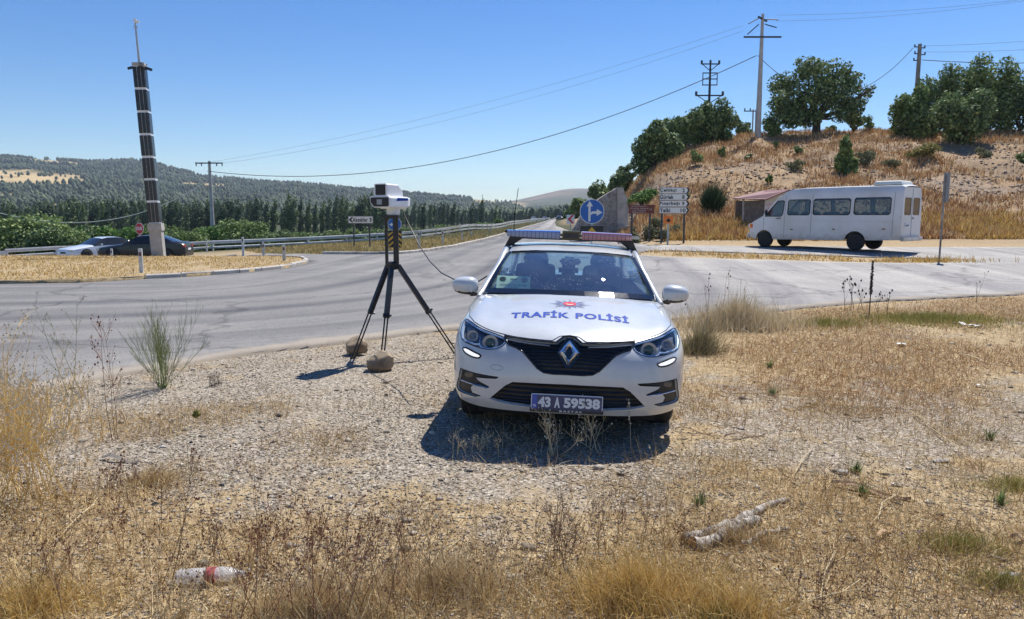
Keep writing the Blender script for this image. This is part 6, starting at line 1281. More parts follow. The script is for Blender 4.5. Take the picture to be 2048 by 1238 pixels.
# verge + strip
p = scatter_px(60000, 480, 1110, 34, 190, rs, 1.6); vg = verge_near+[xy(p_, d_) for p_, d_ in [(1088, 340), (1050, 190), (1018, 130), (960, 98), (880, 80), (740, 67), (560, 63), (480, 62)]]; p = p[inpoly(p, vg) & (seg_dist(p, verge_near, False) > .3)][:32000]
field('verge_grass', p, .08, .30, .03, .5, island_mat('verge_blades', [(0, (.20, .15, .06)), (.5, (.40, .31, .14)), (.8, (.50, .42, .20)), (1, (.30, .32, .12))], .8, .2), 'dry yellow grass on the verge before the guard rail', 'grass', 2)
p = scatter_px(9000, 1160, 1950, 25, 32, rs); p = p[inpoly(p, strip)]; p = p[fbm(p[:, 0]*.9, p[:, 1]*.9, 44) > .47]; field('strip_grass', p, .05, .22, .014, .6, gold, 'thin dry grass on the dirt strip between the two roads', 'grass', 3)
p = np.stack([rs.normal(size=500)*.9+(1888-1024)/AZ*25.6, 25.7+rs.normal(size=500)*.35], 1); field('post_grass', p, .1, .3, .012, .5, gold, 'small tuft of golden grass around the side-on post', 'grass', 4)
# hill
p = scatter_px(150000, 1180, 2300, 37.5, 80, rs, 1.1); k = fbm(p[:, 0]*.16, p[:, 1]*.16, 50); k2 = fbm(p[:, 0]*.6, p[:, 1]*.6, 51); px_ = 1024+AZ*p[:, 0]/p[:, 1]
dens_ = np.where((p[:, 1] < 42) & (px_ > 1330), .85, np.where(p[:, 1] > 66, .9, np.clip((k-.44)*6, .03, 1)))*np.clip((k2-.28)*4, .1, 1); p = p[(rs.uniform(0, 1, len(p)) < dens_) & ~inpoly(p, road)]
field('hill_grass', p[:75000], .18, .55, .028, .4, rust, 'rusty dry grass growing over the hillside', 'grass', 5, .15)
p2 = scatter_px(30000, 1330, 2300, 37.2, 43, rs); p2 = p2[(fbm(p2[:, 0]*.4, p2[:, 1]*.4, 52) > .42) & ~inpoly(p2, road)]; field('slope_foot_grass', p2, .2, .5, .02, .35, gold, 'golden grass along the foot of the slope behind the minibus', 'grass', 6)
# rocks of the scree
p = scatter_px(26000, 1240, 2300, 38.5, 70, rs, 1.1); p = p[(fbm(p[:, 0]*.16, p[:, 1]*.16, 50) < .52)]; 
def stones(name, p, s0, s1, m_, label, seed, pw=3., cat='stones', flat_=.55, dz=0):
    rs = np.random.RandomState(seed); n = len(p); s = (s0+(s1-s0)*rs.uniform(0, 1, n)**pw)[:, None]; base = np.array([[1, 0, 0], [0, 1, 0], [-1, 0, 0], [0, -1, 0], [0, 0, 1], [0, 0, -1], ], float)
    a = rs.uniform(0, 6.28, n); ca, sa = np.cos(a), np.sin(a); C_ = np.stack([p[:, 0], p[:, 1], T(p[:, 0], p[:, 1])+dz], 1); vs = []
    el = rs.uniform(.55, 1., n)
    for b in base:
        j = 1+rs.uniform(-.35, .35, n); bx = b[0]*j; by = b[1]*j*el; bz = b[2]*j*flat_; jx = rs.uniform(-.3, .3, n); jy = rs.uniform(-.3, .3, n); bx = bx+jx*abs(b[2]); by = by+jy*abs(b[2])
        tx = bz*rs.uniform(-.3, .3, n); vs.append(C_+np.stack([bx*ca-by*sa+tx, bx*sa+by*ca, bz+.35*flat_+bx*rs.uniform(-.25, .25, n)], 1)*s)
    V_ = np.stack(vs, 1).reshape(-1, 3); tri = np.array([(0, 1, 4), (1, 2, 4), (2, 3, 4), (3, 0, 4), (1, 0, 5), (2, 1, 5), (3, 2, 5), (0, 3, 5)]); F_ = (np.arange(n)[:, None, None]*6+tri[None]).reshape(-1, 3)
    return tag(mesh_np(name, V_, [F_], m_), label, cat, None, 'stuff')
screem = island_mat('scree_stone', [(0, (.12, .09, .07)), (.4, (.25, .195, .15)), (.8, (.38, .31, .25)), (1, (.50, .43, .36))], .95)
stones('scree', p[:9000], .03, .17, screem, 'grey stones scattered over the bare parts of the slope', 61, 2.5)
gravm = island_mat('gravel_stone', [(0, (0.084, 0.071, 0.057)), (.2, (0.185, 0.160, 0.126)), (.55, (0.302, 0.265, 0.214)), (.85, (0.420, 0.378, 0.319)), (.95, (0.571, 0.529, 0.462)), (1, (0.353, 0.235, 0.143))], .9)
p = scatter_px(175000, -500, 2650, 2.6, 9.8, rs, 1.05); ok = ~inpoly(p, road); px_ = 1024+AZ*p[:, 0]/p[:, 1]; dn = np.where(p[:, 0] < .9, 1, np.clip(1.1-sstep(.6, 2.2, p[:, 0])*.95*(sstep(4.0, 6., p[:, 1])*.4+.6), .12, 1)); dn *= np.clip((fbm(p[:, 0]*1.1, p[:, 1]*1.1, 63)-.2)*3.2, .25, 1)
ok &= rs.uniform(0, 1, len(p)) < dn; p = p[ok][:105000]; stones('gravel', p, .0035, .016, gravm, 'loose grey gravel covering the roadside lay-by', 62, 2.8, 'gravel', .4)
p = scatter_px(900, -500, 2650, 2.7, 12, rs, .9); p = p[~inpoly(p, road)]; stones('pebbles', p, .018, .05, gravm, 'larger scattered pebbles and flat stones among the gravel', 64, 2.5, 'stones', .4)
# litter of straw lying flat
p = scatter_px(118000, -500, 2650, 2.6, 14, rs, .95); px_ = 1024+AZ*p[:, 0]/p[:, 1]; f1 = fbm(p[:, 0]*.9, p[:, 1]*.9, 71); dn = np.clip(.12+sstep(.7, 2.2, p[:, 0])*.75+(1-sstep(3.2, 5., p[:, 1]))*.6+(f1-.5)*2.4, .03, 1)
p = p[(rs.uniform(0, 1, len(p)) < dn) & ~inpoly(p, road)][:60000]; field('straw_litter', p, .02, .13, .0018, 1.5, straw_m, 'dry straw and broken stems lying on the ground', 'straw', 7, .25, .0, .012)
# low rusty grass on the right
p = scatter_px(130000, 1330, 2400, 5.2, 17, rs, 1.); f1 = fbm(p[:, 0]*.55, p[:, 1]*.55, 73); edge = seg_dist(p, near_edge, False); dn = np.clip((f1-.40)*4*sstep(5.4, 7.8, p[:, 1])+sstep(6.5, 10., p[:, 1])*.65, 0, 1)*np.clip(edge*2.5, 0, 1)
p = p[(rs.uniform(0, 1, len(p)) < dn) & ~inpoly(p, road)][:80000]; field('low_grass', p, .03, .10, .0026, 1.25, rust, 'low rusty dry grass between the car and the road edge', 'grass', 8)
p = scatter_px(130000, -500, 2650, 2.6, 6.8, rs, .8); f1 = fbm(p[:, 0]*1.4, p[:, 1]*1.4, 75); dn = np.clip((f1-.47)*3.6+(1-sstep(3.1, 5.8, p[:, 1]))*.8, 0, 1); dn = np.where((p[:, 0] < -.9), dn*1.25+.06, dn); p = p[rs.uniform(0, 1, len(p)) < dn][:47000]
field('foreground_stems', p, .03, .20, .0012, 1.0, island_mat('stem_mix', [(0, (.12, .065, .025)), (.3, (.32, .19, .07)), (.7, (.60, .42, .17)), (1, (.80, .64, .34))], .8, .15), 'thin dry stems standing and leaning in the foreground', 'grass', 9, .3, .25)
p = scatter_px(40000, -500, 2650, 2.6, 9., rs, .8); f1 = fbm(p[:, 0]*1.1+7, p[:, 1]*1.1, 76); p = p[(f1 > .52) & ~inpoly(p, road)][:12000]; field('rusty_stems', p, .02, .11, .0011, 1.2, rust, 'short rusty stems in patches on the gravel', 'grass', 10, .3, .2)
def clump(name, cx, cy, rx, ry, n, L0, L1, w_, tilt, m_, label, seed, curl=.25, sag=.2, lean=None, group=None):
    rs = np.random.RandomState(seed); r_ = np.abs(rs.normal(size=n))*.55; a = rs.uniform(0, 6.28, n); r_ *= .6+.8*fbm(np.cos(a)*1.5+seed, np.sin(a)*1.5, seed); r_ = np.minimum(r_, 1.6); p = np.stack([cx+rx*r_*np.cos(a), cy+ry*r_*np.sin(a)], 1); D = up_dirs(n, rs, tilt)
    if lean: D += np.array([lean[0], lean[1], 0]); D /= np.linalg.norm(D, axis=1, keepdims=True)
    V_, F_ = blades(np.stack([p[:, 0], p[:, 1], T(p[:, 0], p[:, 1])], 1), D, rs.uniform(L0, L1, n)*np.clip(1.1-.45*r_, .3, 1.1), w_*rs.uniform(.6, 1.4, n), rs, curl, sag)
    V_ -= np.array([cx, cy, 0]); o = mesh_np(name, V_, F_, m_); o.location = (cx, cy, 0); return tag(o, label, 'grass', group or 'grass clumps')
def cpx(px, py): a = flat(px, py); return a
a = cpx(1290, 1205); clump('grass_clump', a[0], a[1], .56, .34, 4200, .06, .34, .0013, .7, gold, 'dense golden grass clump in the centre foreground', 91, .22, .25, (-.25, 0))
a = cpx(1480, 1235); clump('grass_clump', a[0], a[1], .40, .22, 1500, .05, .22, .0013, .8, gold, 'golden grass clump right of the centre clump at the bottom edge', 92)
a = cpx(60, 1225); clump('grass_clump', a[0], a[1], .55, .35, 2400, .05, .24, .0014, .9, gold, 'golden brown grass clump in the bottom left corner', 93)
a = cpx(640, 1235); clump('grass_clump', a[0], a[1], .6, .3, 4200, .06, .24, .0014, .9, straw_m, 'matted brown grass left of centre at the bottom edge', 94)
a = cpx(900, 1180); clump('grass_clump', a[0], a[1], .5, .35, 3800, .05, .22, .0013, .9, straw_m, 'matted straw coloured grass in the lower middle', 95)
a = cpx(300, 965); clump('grass_clump', a[0], a[1], .34, .22, 1100, .05, .20, .0014, 1.15, straw_m, 'flattened rusty grass tuft left of the gravel', 96, lean=(.5, 0))
a = cpx(1490, 655); clump('grass_clump', a[0]-.1, a[1], 1.05, .7, 5200, .22, .60, .0034, .4, palem, 'tall pale dry grass tuft right of the police car by the road edge', 97, .2, .2)
a = cpx(1395, 705); clump('grass_clump', a[0], a[1], .30, .28, 1500, .18, .52, .0028, .5, island_mat('dull_grass', [(0, (.14, .13, .07)), (.5, (.28, .24, .13)), (1, (.46, .38, .22))], .8, .2), 'dull green grass tuft beside the right side of the police car', 98, lean=(.25, 0))
a = cpx(1860, 640); clump('grass_patch', a[0], a[1], 1.9, 1.0, 9000, .04, .13, .004, .6, ygm, 'yellow green low grass patch by the road edge on the right', 99)
a = cpx(1655, 650); clump('grass_patch', a[0], a[1], .8, .6, 2200, .04, .14, .004, .6, ygm, 'small green grass patch left of the yellow green patch', 100)
for i, (px, py, rx, n, lab) in enumerate([(2030, 975, .32, 1800, 'yellow green grass patch at the right edge'), (1920, 1095, .34, 2200, 'golden green grass patch right of the birch log'), (2010, 1170, .3, 1500, 'green grass patch in the lower right'), (1440, 1235, .18, 900, 'green grass tuft in the golden clump at the bottom')]): a = cpx(px, py); clump('grass_patch', a[0], a[1], rx, rx*.6, n, .02, .09, .0016, .7, ygm, lab, 101+i)
for i, (px, py) in enumerate([(1540, 735), (1545, 790), (1712, 945), (1400, 1010), (1725, 990), (2000, 1010), (1980, 880)]): a = cpx(px, py); clump('weed_sprig', a[0], a[1], .03, .03, 70, .05, .12, .004, .4, greenl, ['small green weed right of the car near the rusty grass', 'small green weed lower right of the car', 'upright green sprig above the bark plank', 'green sprig left of the birch log', 'green sprig beside the bark plank', 'small green weed at the right edge', 'green weed in the right middle ground'][i], 120+i)
# --- branching dry plants
def plant(name, base, h_, n, spread, label, m_, seed, r0=.003, br=5, brl=.35, bra=.7, gens=2, wob=.12, buds=0, budm=None, budr=.006, lean=(0, 0), cat='plant', group='dried wild plants', root=.03, zz0=0):
    rs = np.random.RandomState(seed); mb = MB(); bd = MB(); P0 = Vector((base[0], base[1], 0))
    def grow(p, d_, L, r_, g_):
        k = 4; pts = [p]; dd = d_.copy()
        for i in range(k): dd = (dd+Vector(rs.normal(size=3))*wob*.6+Vector((0, 0, .04))).normalized(); pts.append(pts[-1]+dd*L/k)
        mb.tube(pts, [r_*(1-.75*i/k) for i in range(k+1)], 3, False)
        if g_ > 0:
            for j in range(br if g_ == gens else max(2, br-2)):
                t = rs.uniform(.25, .97); i = min(int(t*k), k-1); q = pts[i].lerp(pts[i+1], t*k-i); a_ = Vector(rs.normal(size=3)); a_ = (a_-dd*a_.dot(dd)).normalized(); grow(q, (dd*math.cos(bra)+a_*math.sin(bra)+Vector((0, 0, .15))).normalized(), L*brl*(1.25-t*.6)*rs.uniform(.6, 1.2), r_*.55, g_-1)
        elif buds and rs.uniform() < buds: q = pts[-1]; s = budr*rs.uniform(.6, 1.4); bd.add([q+Vector(v)*s for v in ((1, 0, 0), (-.5, .87, 0), (-.5, -.87, 0), (0, 0, 1.5), (0, 0, -1.2))], [(0, 1, 3), (1, 2, 3), (2, 0, 3), (1, 0, 4), (2, 1, 4), (0, 2, 4)])
    for i in range(n):
        a_ = rs.uniform(0, 6.28); t = abs(rs.normal())*.5*spread+.05; d_ = Vector((math.sin(t)*math.cos(a_)+lean[0], math.sin(t)*math.sin(a_)+lean[1], math.cos(t))).normalized(); L = h_*rs.uniform(.6, 1.05); grow(Vector((rs.normal()*root, rs.normal()*root, 0)), d_, L, r0*rs.uniform(.7, 1.2), gens)
    o = empty(name, (base[0], base[1], 0)); tag(o, label, cat, group); mb.build('stems', m_, o)
    if bd.f: bd.build('seed_heads', budm or m_, o)['kind'] = 'stuff'
    return o
stg = mat('stem_green', (.22, .26, .10), .7); stb = mat('stem_brown', (.20, .11, .06), .8); sty = mat('stem_straw', (.55, .44, .26), .75); strd = mat('stem_reddish', (.22, .09, .05), .8); stgo = mat('stem_golden', (.62, .42, .14), .75); std = mat('stem_dark', (.045, .03, .022), .8); budp = mat('bud_pale', (.66, .60, .46), .7)
plant('broom_bush', cpx(325, 776), .78, 42, 1.0, 'thin leafless green broom bush at the road edge on the left', stg, 201, .0035, 6, .45, .38, 2, .05)
plant('golden_bush', cpx(25, 1010), .86, 80, .75, 'feathery golden bush at the left edge of the photo', stgo, 202, .003, 6, .32, .6, 2, .10, .6, budp, .006, (-.05, 0), root=.16)
plant('golden_bush', cpx(-50, 900), 1.05, 70, .7, 'pale golden bush behind the feathery one, cut by the left edge', stgo, 203, .003, 6, .3, .6, 2, .12, .7, budp, .007, root=.16)
plant('golden_bush', cpx(75, 880), .55, 60, 1.0, 'low dense golden bush between the feathery bush and the gravel', stgo, 230, .003, 6, .32, .6, 2, .10, .6, budp, .006, root=.2)
plant('tall_weed', cpx(150, 792), .95, 3, .35, 'two or three thin tall green stalks left of the broom bush', stg, 204, .004, 6, .28, .6, 2, .05, .5, budp, .008)
plant('reddish_weed', cpx(235, 880), 1.0, 3, .5, 'sparse reddish dried weed in front of the broom bush', strd, 205, .0035, 6, .28, .6, 2, .08, .6, strd, .007, (-.12, 0))
plant('low_weed', cpx(428, 772), .17, 14, 1.5, 'low dark weed tuft on gravel between the broom bush and the rocks', std, 206, .003, 4, .5, .7, 1, .12, .3, budp, .006)
plant('umbel_plant', cpx(398, 975), .50, 1, .1, 'slim stalk with a closed green umbel head on the left gravel', stg, 207, .0028, 1, .2, .6, 1, .04)
plant('brown_weed', cpx(330, 1170), .62, 4, .7, 'sparse brown weed standing beside the plastic bottle', stb, 208, .0026, 6, .35, .6, 2, .08, .5, strd, .005)
for i_, (a_, h_, n_, l_, m__) in enumerate([((120, 1180), .42, 14, 'tangled brown weed in the bottom left corner', stb), ((230, 1085), .34, 10, 'thin brown weed above the bottom left grass', strd), ((470, 1120), .32, 12, 'low brown weed just above the plastic bottle', stb), ((610, 1130), .36, 14, 'reddish weed right of the bottle on the gravel', strd), ((760, 1110), .30, 12, 'low dry weed left of the lower middle', stb), ((970, 1130), .26, 14, 'low straw coloured weed left of the dense brown weed', sty), ((1010, 1230), .34, 14, 'straw coloured weed at the bottom left of the golden clump', sty), ((400, 1235), .34, 14, 'straw coloured weed below the plastic bottle', sty), ((1330, 1100), .24, 12, 'low dark weed left of the birch log', stb), ((1620, 1200), .24, 12, 'thin weed below the birch log', stb), ((250, 975), .16, 16, 'flattened brown weed tangle on the left gravel', stb)]):
    plant('brown_weed', cpx(*a_), h_, n_, 1.1, l_, m__, 240+i_, .0021, 6, .36, .65, 2, .1, .5, strd, .004, (.08, 0), root=.13)
plant('brown_weed', cpx(560, 1260), .66, 16, .8, 'bushy reddish brown weed at the bottom left of centre', strd, 209, .0024, 6, .34, .6, 2, .08, .6, strd, .0045, (.28, 0), root=.10)
plant('brown_weed', cpx(700, 1250), .55, 12, .9, 'bushy brown weed right of the reddish one at the bottom', stb, 210, .0022, 6, .34, .6, 2, .08, .5, strd, .004, (.12, 0), root=.1)
plant('brown_weed', cpx(1130, 1120), .40, 30, .8, 'dense upright brown weed below the car number plate', stb, 211, .0020, 6, .34, .55, 2, .08, .4, sty, .0035, (.06, 0), root=.09)
plant('brown_weed', cpx(860, 1205), .40, 10, 1.0, 'spreading dark weed in the lower middle', stb, 212, .002, 5, .34, .6, 2, .1, .3, strd, .004, root=.1)
plant('pale_twigs', cpx(1110, 912), .40, 7, 1.0, 'pale forked twigs standing before the left side of the number plate', sty, 213, .0042, 5, .4, .7, 2, .10, .5, budp, .005, (-.1, 0))
plant('pale_twigs', cpx(1185, 898), .40, 7, 1.1, 'pale forked twigs standing before the right side of the number plate', sty, 214, .004, 5, .4, .7, 2, .10, .6, budp, .005, (.05, 0))
plant('pale_twigs', cpx(960, 905), .22, 14, 1.4, 'low tangled pale twigs in the shadow at the left of the car', sty, 215, .003, 5, .45, .8, 2, .12, .4, budp, .004, root=.12)
plant('brown_weed', cpx(1800, 1165), .26, 12, 1.2, 'thin low weed with tiny blue flowers at the lower right', stb, 216, .0018, 5, .4, .7, 2, .1, .08, mat('flower_blue', (.20, .20, .42), .7), .0035, root=.14)
plant('brown_weed', cpx(1950, 1245), .28, 10, 1.1, 'thin dry weed at the bottom right corner', stb, 217, .0018, 5, .4, .7, 2, .1, root=.14)
plant('dry_stalks', cpx(1700, 622), .62, 5, .4, 'sparse thin dry stalks left of the dark flower spike', std, 218, .006, 5, .3, .5, 1, .06, .7, std, .02, root=.12)
plant('dry_stalks', cpx(1762, 620), .48, 4, .5, 'sparse thin dry stalks right of the dark flower spike', std, 219, .006, 5, .3, .5, 1, .06, .7, std, .018, root=.12)
plant('dry_stalks', cpx(1440, 650), .85, 12, .3, 'tall thin dry stalks rising from the pale grass tuft', stb, 220, .0045, 3, .2, .4, 1, .05, .6, stb, .012, root=.3)
plant('dry_stalks', cpx(1955, 605), .6, 3, .3, 'single thin dry stalks at the road edge near the right side', stb, 221, .005, 3, .2, .4, 1, .05, .5, stb, .012)
a = cpx(1738, 630); o = empty('flower_spike', (a[0], a[1], 0)); tag(o, 'dark dried flower spike standing alone by the road edge', 'plant', 'dried wild plants'); MB().tube([(0, 0, 0), (.01, 0, .5), (.015, 0, .98)], [.010, .008, .004], 6).build('stems', std, o)
V_, F_ = cloud([(.01, 0, .40+.06*i, .02+.010*(i < 7), .025, .05) for i in range(10)], 500, .014, 5, .2, 6, 2.4); mesh_np('seed_heads', V_, [F_], std, o)
a = cpx(1262, 897); o = empty('seed_stalk', (a[0], a[1], 0)); tag(o, 'single slim stalk with pale seed scales in front of the right headlamp side', 'plant', 'dried wild plants'); MB().tube([(0, 0, 0), (-.012, 0, .2), (-.03, 0, .38)], [.0025, .002, .001], 4).build('stems', sty, o)
V_, F_ = cloud([(-.012-.018*i/7, 0, .2+.026*i, .012, .012, .01) for i in range(8)], 60, .009, 6, .1, 6); mesh_np('seed_heads', V_, [F_], budp, o)
a = cpx(398, 975); V_, F_ = cloud([(0, 0, 0, .022, .022, .028)], 260, .008, 8, .1, 9); uo = [q for q in bpy.data.objects if q.name.startswith('umbel_plant')][0]; o = mesh_np('flower_head', V_, [F_], ygm, uo); o.location = (.01, 0, .49)
for i, (px, py, lab) in enumerate([(388, 868, 'pale wild carrot flower low over the left gravel'), (452, 952, 'pale wild carrot flower nearer the camera on the left gravel'), (530, 838, 'tiny pale flower on the gravel left of the car shadow')]): a = cpx(px, py+16); V_, F_ = cloud([(0, 0, .05, .022, .022, .008)], 160, .005, 9+i, .1, 9); o = empty('wild_carrot', (a[0], a[1], 0)); mesh_np('flower_head', V_, [F_], mat('petal_pale', (.66, .64, .48), .7), o); tag(o, lab, 'flower', 'wild carrot heads'); MB().tube([(0, 0, 0), (0, 0, .05)], .0015, 3).build('stalk', stg, o)
# --- litter, logs and sticks
bm_ = mat('birch_bark', (.6, .58, .55), .85); g = NG(bm_); v = g.coord(); bands = g.noise(g.mapv(v, (28, 5, 5)), 1.6, 5, .8, .8); g.color(g.mix(g.ramp(bands, [(.46, (0, 0, 0)), (.52, (1, 1, 1))]), (.07, .055, .045), g.ramp(g.noise(v, 14, 4), [(.3, (.22, .175, .13)), (.5, (.42, .37, .31)), (.7, (.60, .56, .50))]))); g.bump(bands, .6, .01)
woodm = speck('inner_wood', (.42, .25, .13), (.62, .44, .27), 16, .85, .4, .004)
def log(p0, p1, r0, r1, label, seed, name='birch_log', z=None):
    a = Vector((*cpx(*p0), 0)); b = Vector((*cpx(*p1), 0)); o = empty(name, a.lerp(b, .5)); D = b-a; L = D.length; o.rotation_euler = (0, 0, math.atan2(D.y, D.x)); rs = np.random.RandomState(seed); n = 14; rows = []
    pts = [(-L/2+L*i/n, rs.normal()*.008+.018*math.sin(i*.5+seed), (r0+(r1-r0)*i/n)*.62+rs.normal()*.003) for i in range(n+1)]; rad = [(r0+(r1-r0)*i/n)*rs.uniform(.74, 1.14) for i in range(n+1)]
    MB().tube(pts, rad, 14, False).build('bark', bm_, o, 60)
    for e, (q, r_) in enumerate(((pts[0], rad[0]), (pts[-1], rad[-1]))): MB().lathe([(.0005, 0), (r_*.97, .0)], 14, Matrix.Translation(Vector(q)+Vector((.003 if e == 0 else -.003, 0, 0))), 'x').build('cut_end', woodm, o)
    return tag(o, label, 'log', 'birch log pieces')
a = cpx(1460, 1085); clump('grass_clump', a[0], a[1], .42, .14, 1500, .04, .15, .0014, 1.0, straw_m, 'dry straw growing over the birch log pieces', 190)
log((1372, 1088), (1572, 1003), .034, .020, 'longest birch branch piece with white peeling bark in the right foreground', 2)
log((1392, 1100), (1512, 1046), .040, .034, 'thickest short birch piece lying against the longest one', 3)
log((1478, 1090), (1575, 1058), .018, .012, 'thinnest short birch piece right of the thick one', 4)
def plank(pts, w_, th, label, m_, name='bark_plank', z=.02, seed=0):
    c_ = [Vector((*cpx(*p), 0)) for p in pts]; o = empty(name, c_[0]); mb = MB(); n = 10; rs = np.random.RandomState(seed); vv = []
    for i in range(n+1):
        p_ = c_[0].lerp(c_[1], i/n)-c_[0]; t = (c_[1]-c_[0]).normalized(); s_ = Vector((-t.y, t.x, 0)); wv = w_*(.5+.5*math.sin(math.pi*min(1, max(0, .12+i/n*.8))))*rs.uniform(.75, 1.15); zz_ = z+.02*math.sin(i*.6)+rs.uniform(-.003, .003)
        vv += [p_-s_*wv+Vector((0, 0, zz_)), p_+Vector((0, 0, zz_+th)), p_+s_*wv+Vector((0, 0, zz_)), p_+Vector((0, 0, zz_-th*.4))]
    mb.add(vv, [(i*4+k, i*4+(k+1) % 4, i*4+4+(k+1) % 4, i*4+4+k) for i in range(n) for k in range(4)]+[(0, 1, 2, 3), tuple(n*4+k for k in (3, 2, 1, 0))]); o2 = mb.build(name, m_, None, 50); o2.location = c_[0]; bpy.data.objects.remove(o); return tag(o2, label, 'wood', 'wood and stick litter')
darkw = speck('weathered_bark', (.10, .055, .035), (.26, .16, .10), 18, .9, .6, .004)
plank([(1662, 970), (1822, 1003)], .022, .014, 'long dark bark plank lying on the right gravel', darkw, seed=1); plank([(1680, 978), (1800, 1004)], .012, .008, 'narrow pale split plank beside the dark bark plank', woodm, seed=2, z=.03)
plank([(1930, 925), (1965, 945)], .010, .006, 'small pale wood chip above the right edge patch', woodm, seed=3); plank([(1755, 1080), (1788, 1060)], .014, .006, 'pale bark flake right of the birch log', woodm, seed=4); plank([(1450, 878), (1530, 872)], .014, .008, 'curled brown bark strip right of the car shadow', darkw, seed=5); plank([(205, 920), (278, 928)], .018, .014, 'grey weathered stick on the left gravel', speck('grey_stick', (.22, .19, .16), (.40, .36, .31), 20, .9, .4, .003), seed=6); plank([(1350, 862), (1425, 870)], .010, .006, 'dark stick right of the car front wheel', darkw, seed=7)
plank([(2020, 1082), (2060, 1086)], .02, .012, 'dark chunk of bark at the right edge', darkw, seed=8); plank([(1920, 712), (2000, 732)], .014, .01, 'pale fallen stick on the right middle ground', sty, seed=9)
rs = np.random.RandomState(77)
sticks = [((1800, 815), (1880, 870), 'long thin pale stalk, upper part of the fallen dry branch on the right'), ((1850, 850), (1965, 942), 'long thin pale stalk, lower part of the fallen dry branch on the right'), ((1830, 830), (1990, 925), 'second long pale stalk crossing the fallen dry branch'), ((1590, 950), (1625, 900), 'thin pale twig leaning above the bark plank'), ((1740, 1055), (1800, 985), 'thin pale twig right of the bark plank'), ((1640, 1240), (1665, 1090), 'long upright pale stalk right of the birch log'), ((1690, 820), (1830, 825), 'thin straw stalk lying across the right gravel'), ((1450, 790), (1640, 800), 'thin golden stalk lying right of the car'), ((1880, 620), (1990, 668), 'dark thin twig across the green patch'), ((120, 1080), (200, 1010), 'thin pale stalk in the left foreground'), ((820, 1180), (900, 1100), 'thin pale stalk in the lower middle'), ((1000, 1160), (1080, 1225), 'thin pale stalk before the golden clump'), ((1560, 1230), (1760, 1180), 'thin brown stalk at the lower right')]
for i, (a_, b_, lab) in enumerate(sticks):
    A_ = Vector((*cpx(*a_), .015)); B_ = Vector((*cpx(*b_), .02)); mid = [A_.lerp(B_, t)+Vector((rs.normal()*.012, rs.normal()*.012, .02*math.sin(t*3.1))) for t in (.25, .5, .75)]
    mb = MB().tube([A_]+mid+[B_], [.004, .0038, .0035, .003, .002], 5)
    for t in (.3, .6, .8): q = A_.lerp(B_, t)+Vector((0, 0, .02)); mb.tube([q, q+(B_-A_)*.12+Vector((rs.normal()*.03, rs.normal()*.03, .02))], .002, 3)
    tag(mb.build('dry_stick', sty if i != 8 else std), lab, 'stick', 'wood and stick litter')
# plastic bottle
a, b = Vector((*cpx(352, 1168), 0)), Vector((*cpx(492, 1160), 0)); bt = empty('plastic_bottle', a.lerp(b, .5)); bt.rotation_euler = (0, 0, math.atan2((b-a).y, (b-a).x)); tag(bt, 'crushed clear plastic bottle with a red label lying in the left foreground', 'bottle')
L = (b-a).length; r_ = .044; M_ = Matrix.Translation((-L/2, 0, r_*.8))@Matrix.Diagonal((1, 1, .82, 1)); pr = [(.02, 0), (r_*.8, .004), (r_, .02), (r_*.94, .05), (r_, .08), (r_*.97, .11), (r_*.99, L*.42), (r_*.97, L*.60), (r_, L*.66), (r_*.85, L*.78), (r_*.5, L*.88), (.016, L*.93), (.014, L)]
pl_m = mat('clear_plastic', (.80, .80, .80), .18, 0, .6); g = NG(pl_m); tr_s = g.n('ShaderNodeBsdfTransparent'); mx = g.n('ShaderNodeMixShader'); mx.inputs[0].default_value = .42; g.l(tr_s.outputs[0], mx.inputs[1]); g.l(g.b.outputs[0], mx.inputs[2]); g.l(mx.outputs[0], g.t.nodes['Material Output'].inputs[0]); g.bump(g.noise(g.coord(), 22, 3), .6, .02)
MB().lathe(pr, 24, M_, 'x').build('body', pl_m, bt, 60); MB().lathe([(r_*1.01, L*.44), (r_*1.01, L*.58)], 24, M_, 'x').build('label', mat('label_red', (.34, .07, .06), .5), bt, 60)
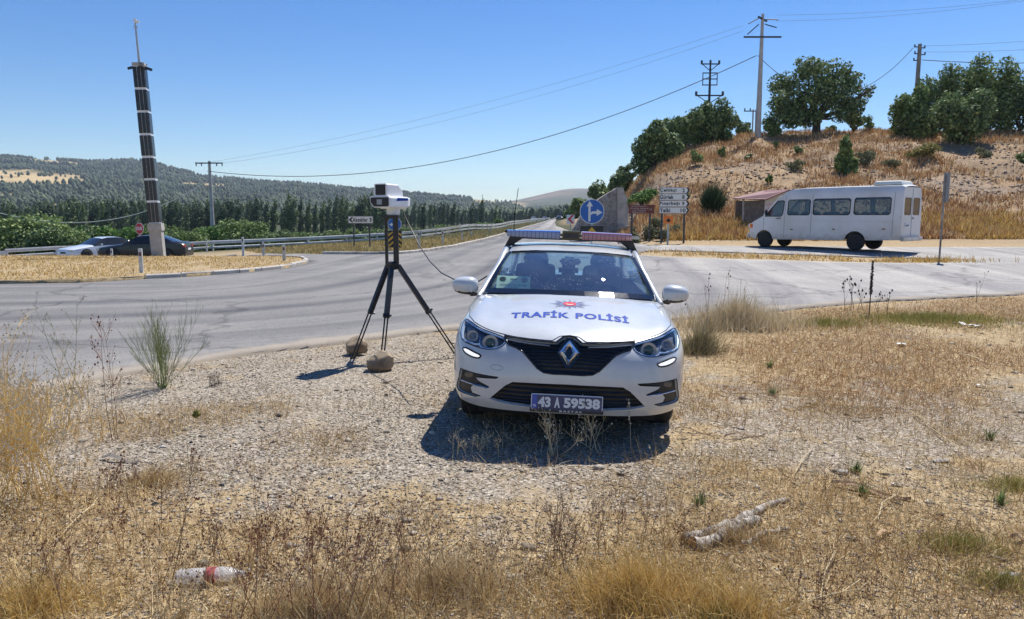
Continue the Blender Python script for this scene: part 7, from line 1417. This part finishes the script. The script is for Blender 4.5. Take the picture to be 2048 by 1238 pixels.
def scrap(px, py, w_, label, seed, m_=None, name='paper_scrap'):
    a = cpx(px, py); rs = np.random.RandomState(seed); n = 6; vv = [(w_*(i/n-.5), w_*.6*(j/n-.5), .01+w_*.25*float(fbm(i*.5+seed, j*.5, seed))) for j in range(n+1) for i in range(n+1)]
    o = MB().add(vv, [(j*(n+1)+i, j*(n+1)+i+1, (j+1)*(n+1)+i+1, (j+1)*(n+1)+i) for j in range(n) for i in range(n)]).build(name, m_ or mat('paper_white', (.78, .78, .76), .7), None, 30); o.modifiers.new('s', 'SOLIDIFY').thickness = .002; o.location = (a[0], a[1], 0); o.rotation_euler = (rs.uniform(-.3, .3), rs.uniform(-.3, .3), rs.uniform(0, 3)); return tag(o, label, 'litter', 'scraps of litter')
scrap(1950, 655, .19, 'crumpled white paper standing in the grass at the right by the road', 1); scrap(1925, 650, .12, 'small pale wrapper left of the crumpled white paper', 2); scrap(1802, 692, .17, 'flat white paper on the rusty grass at the right', 3); scrap(1792, 972, .055, 'small white plastic lid beside the bark plank', 4); scrap(662, 1222, .09, 'white crumpled scrap at the bottom left of centre', 5); scrap(1960, 775, .10, 'pale scrap on the bare ground at the right', 6)
p = gxy(1685, 948); tag(rock('stone', (p.x, p.y, .015), (.045, .035, .022), 21, m=speck('grey_stone', (.26, .24, .22), (.40, .37, .34), 12, .9, .4, .005), sub=2), 'rounded grey stone above the bark plank', 'rock', 'loose stones'); p = gxy(1880, 924); tag(rock('stone', (p.x, p.y, .010), (.075, .035, .016), 22, m=mat('grey_stone'), sub=2), 'flat grey slab of stone right of the bark plank', 'rock', 'loose stones'); p = gxy(2020, 1155); tag(rock('stone', (p.x, p.y, .01), (.07, .03, .018), 23, m=mat('grey_stone'), sub=2), 'flat pale stone at the lower right edge', 'rock', 'loose stones')
# ================================================================== HAZE
hz = MB().box((0, 3600, 140), (14000, 8400, 320)).build('haze', None); hz['kind'] = 'stuff'; hz['label'] = 'thin blue summer haze over the valley'; hz['category'] = 'haze'
hm = bpy.data.materials.new('haze'); hm.use_nodes = True; t = hm.node_tree; t.nodes.clear(); pv = t.nodes.new('ShaderNodeVolumePrincipled'); pv.inputs['Color'].default_value = (.72, .85, 1, 1); pv.inputs['Density'].default_value = .0001; pv.inputs['Anisotropy'].default_value = .2
ho_ = t.nodes.new('ShaderNodeOutputMaterial'); t.links.new(pv.outputs[0], ho_.inputs['Volume']); hz.data.materials.append(hm); hz.visible_shadow = True
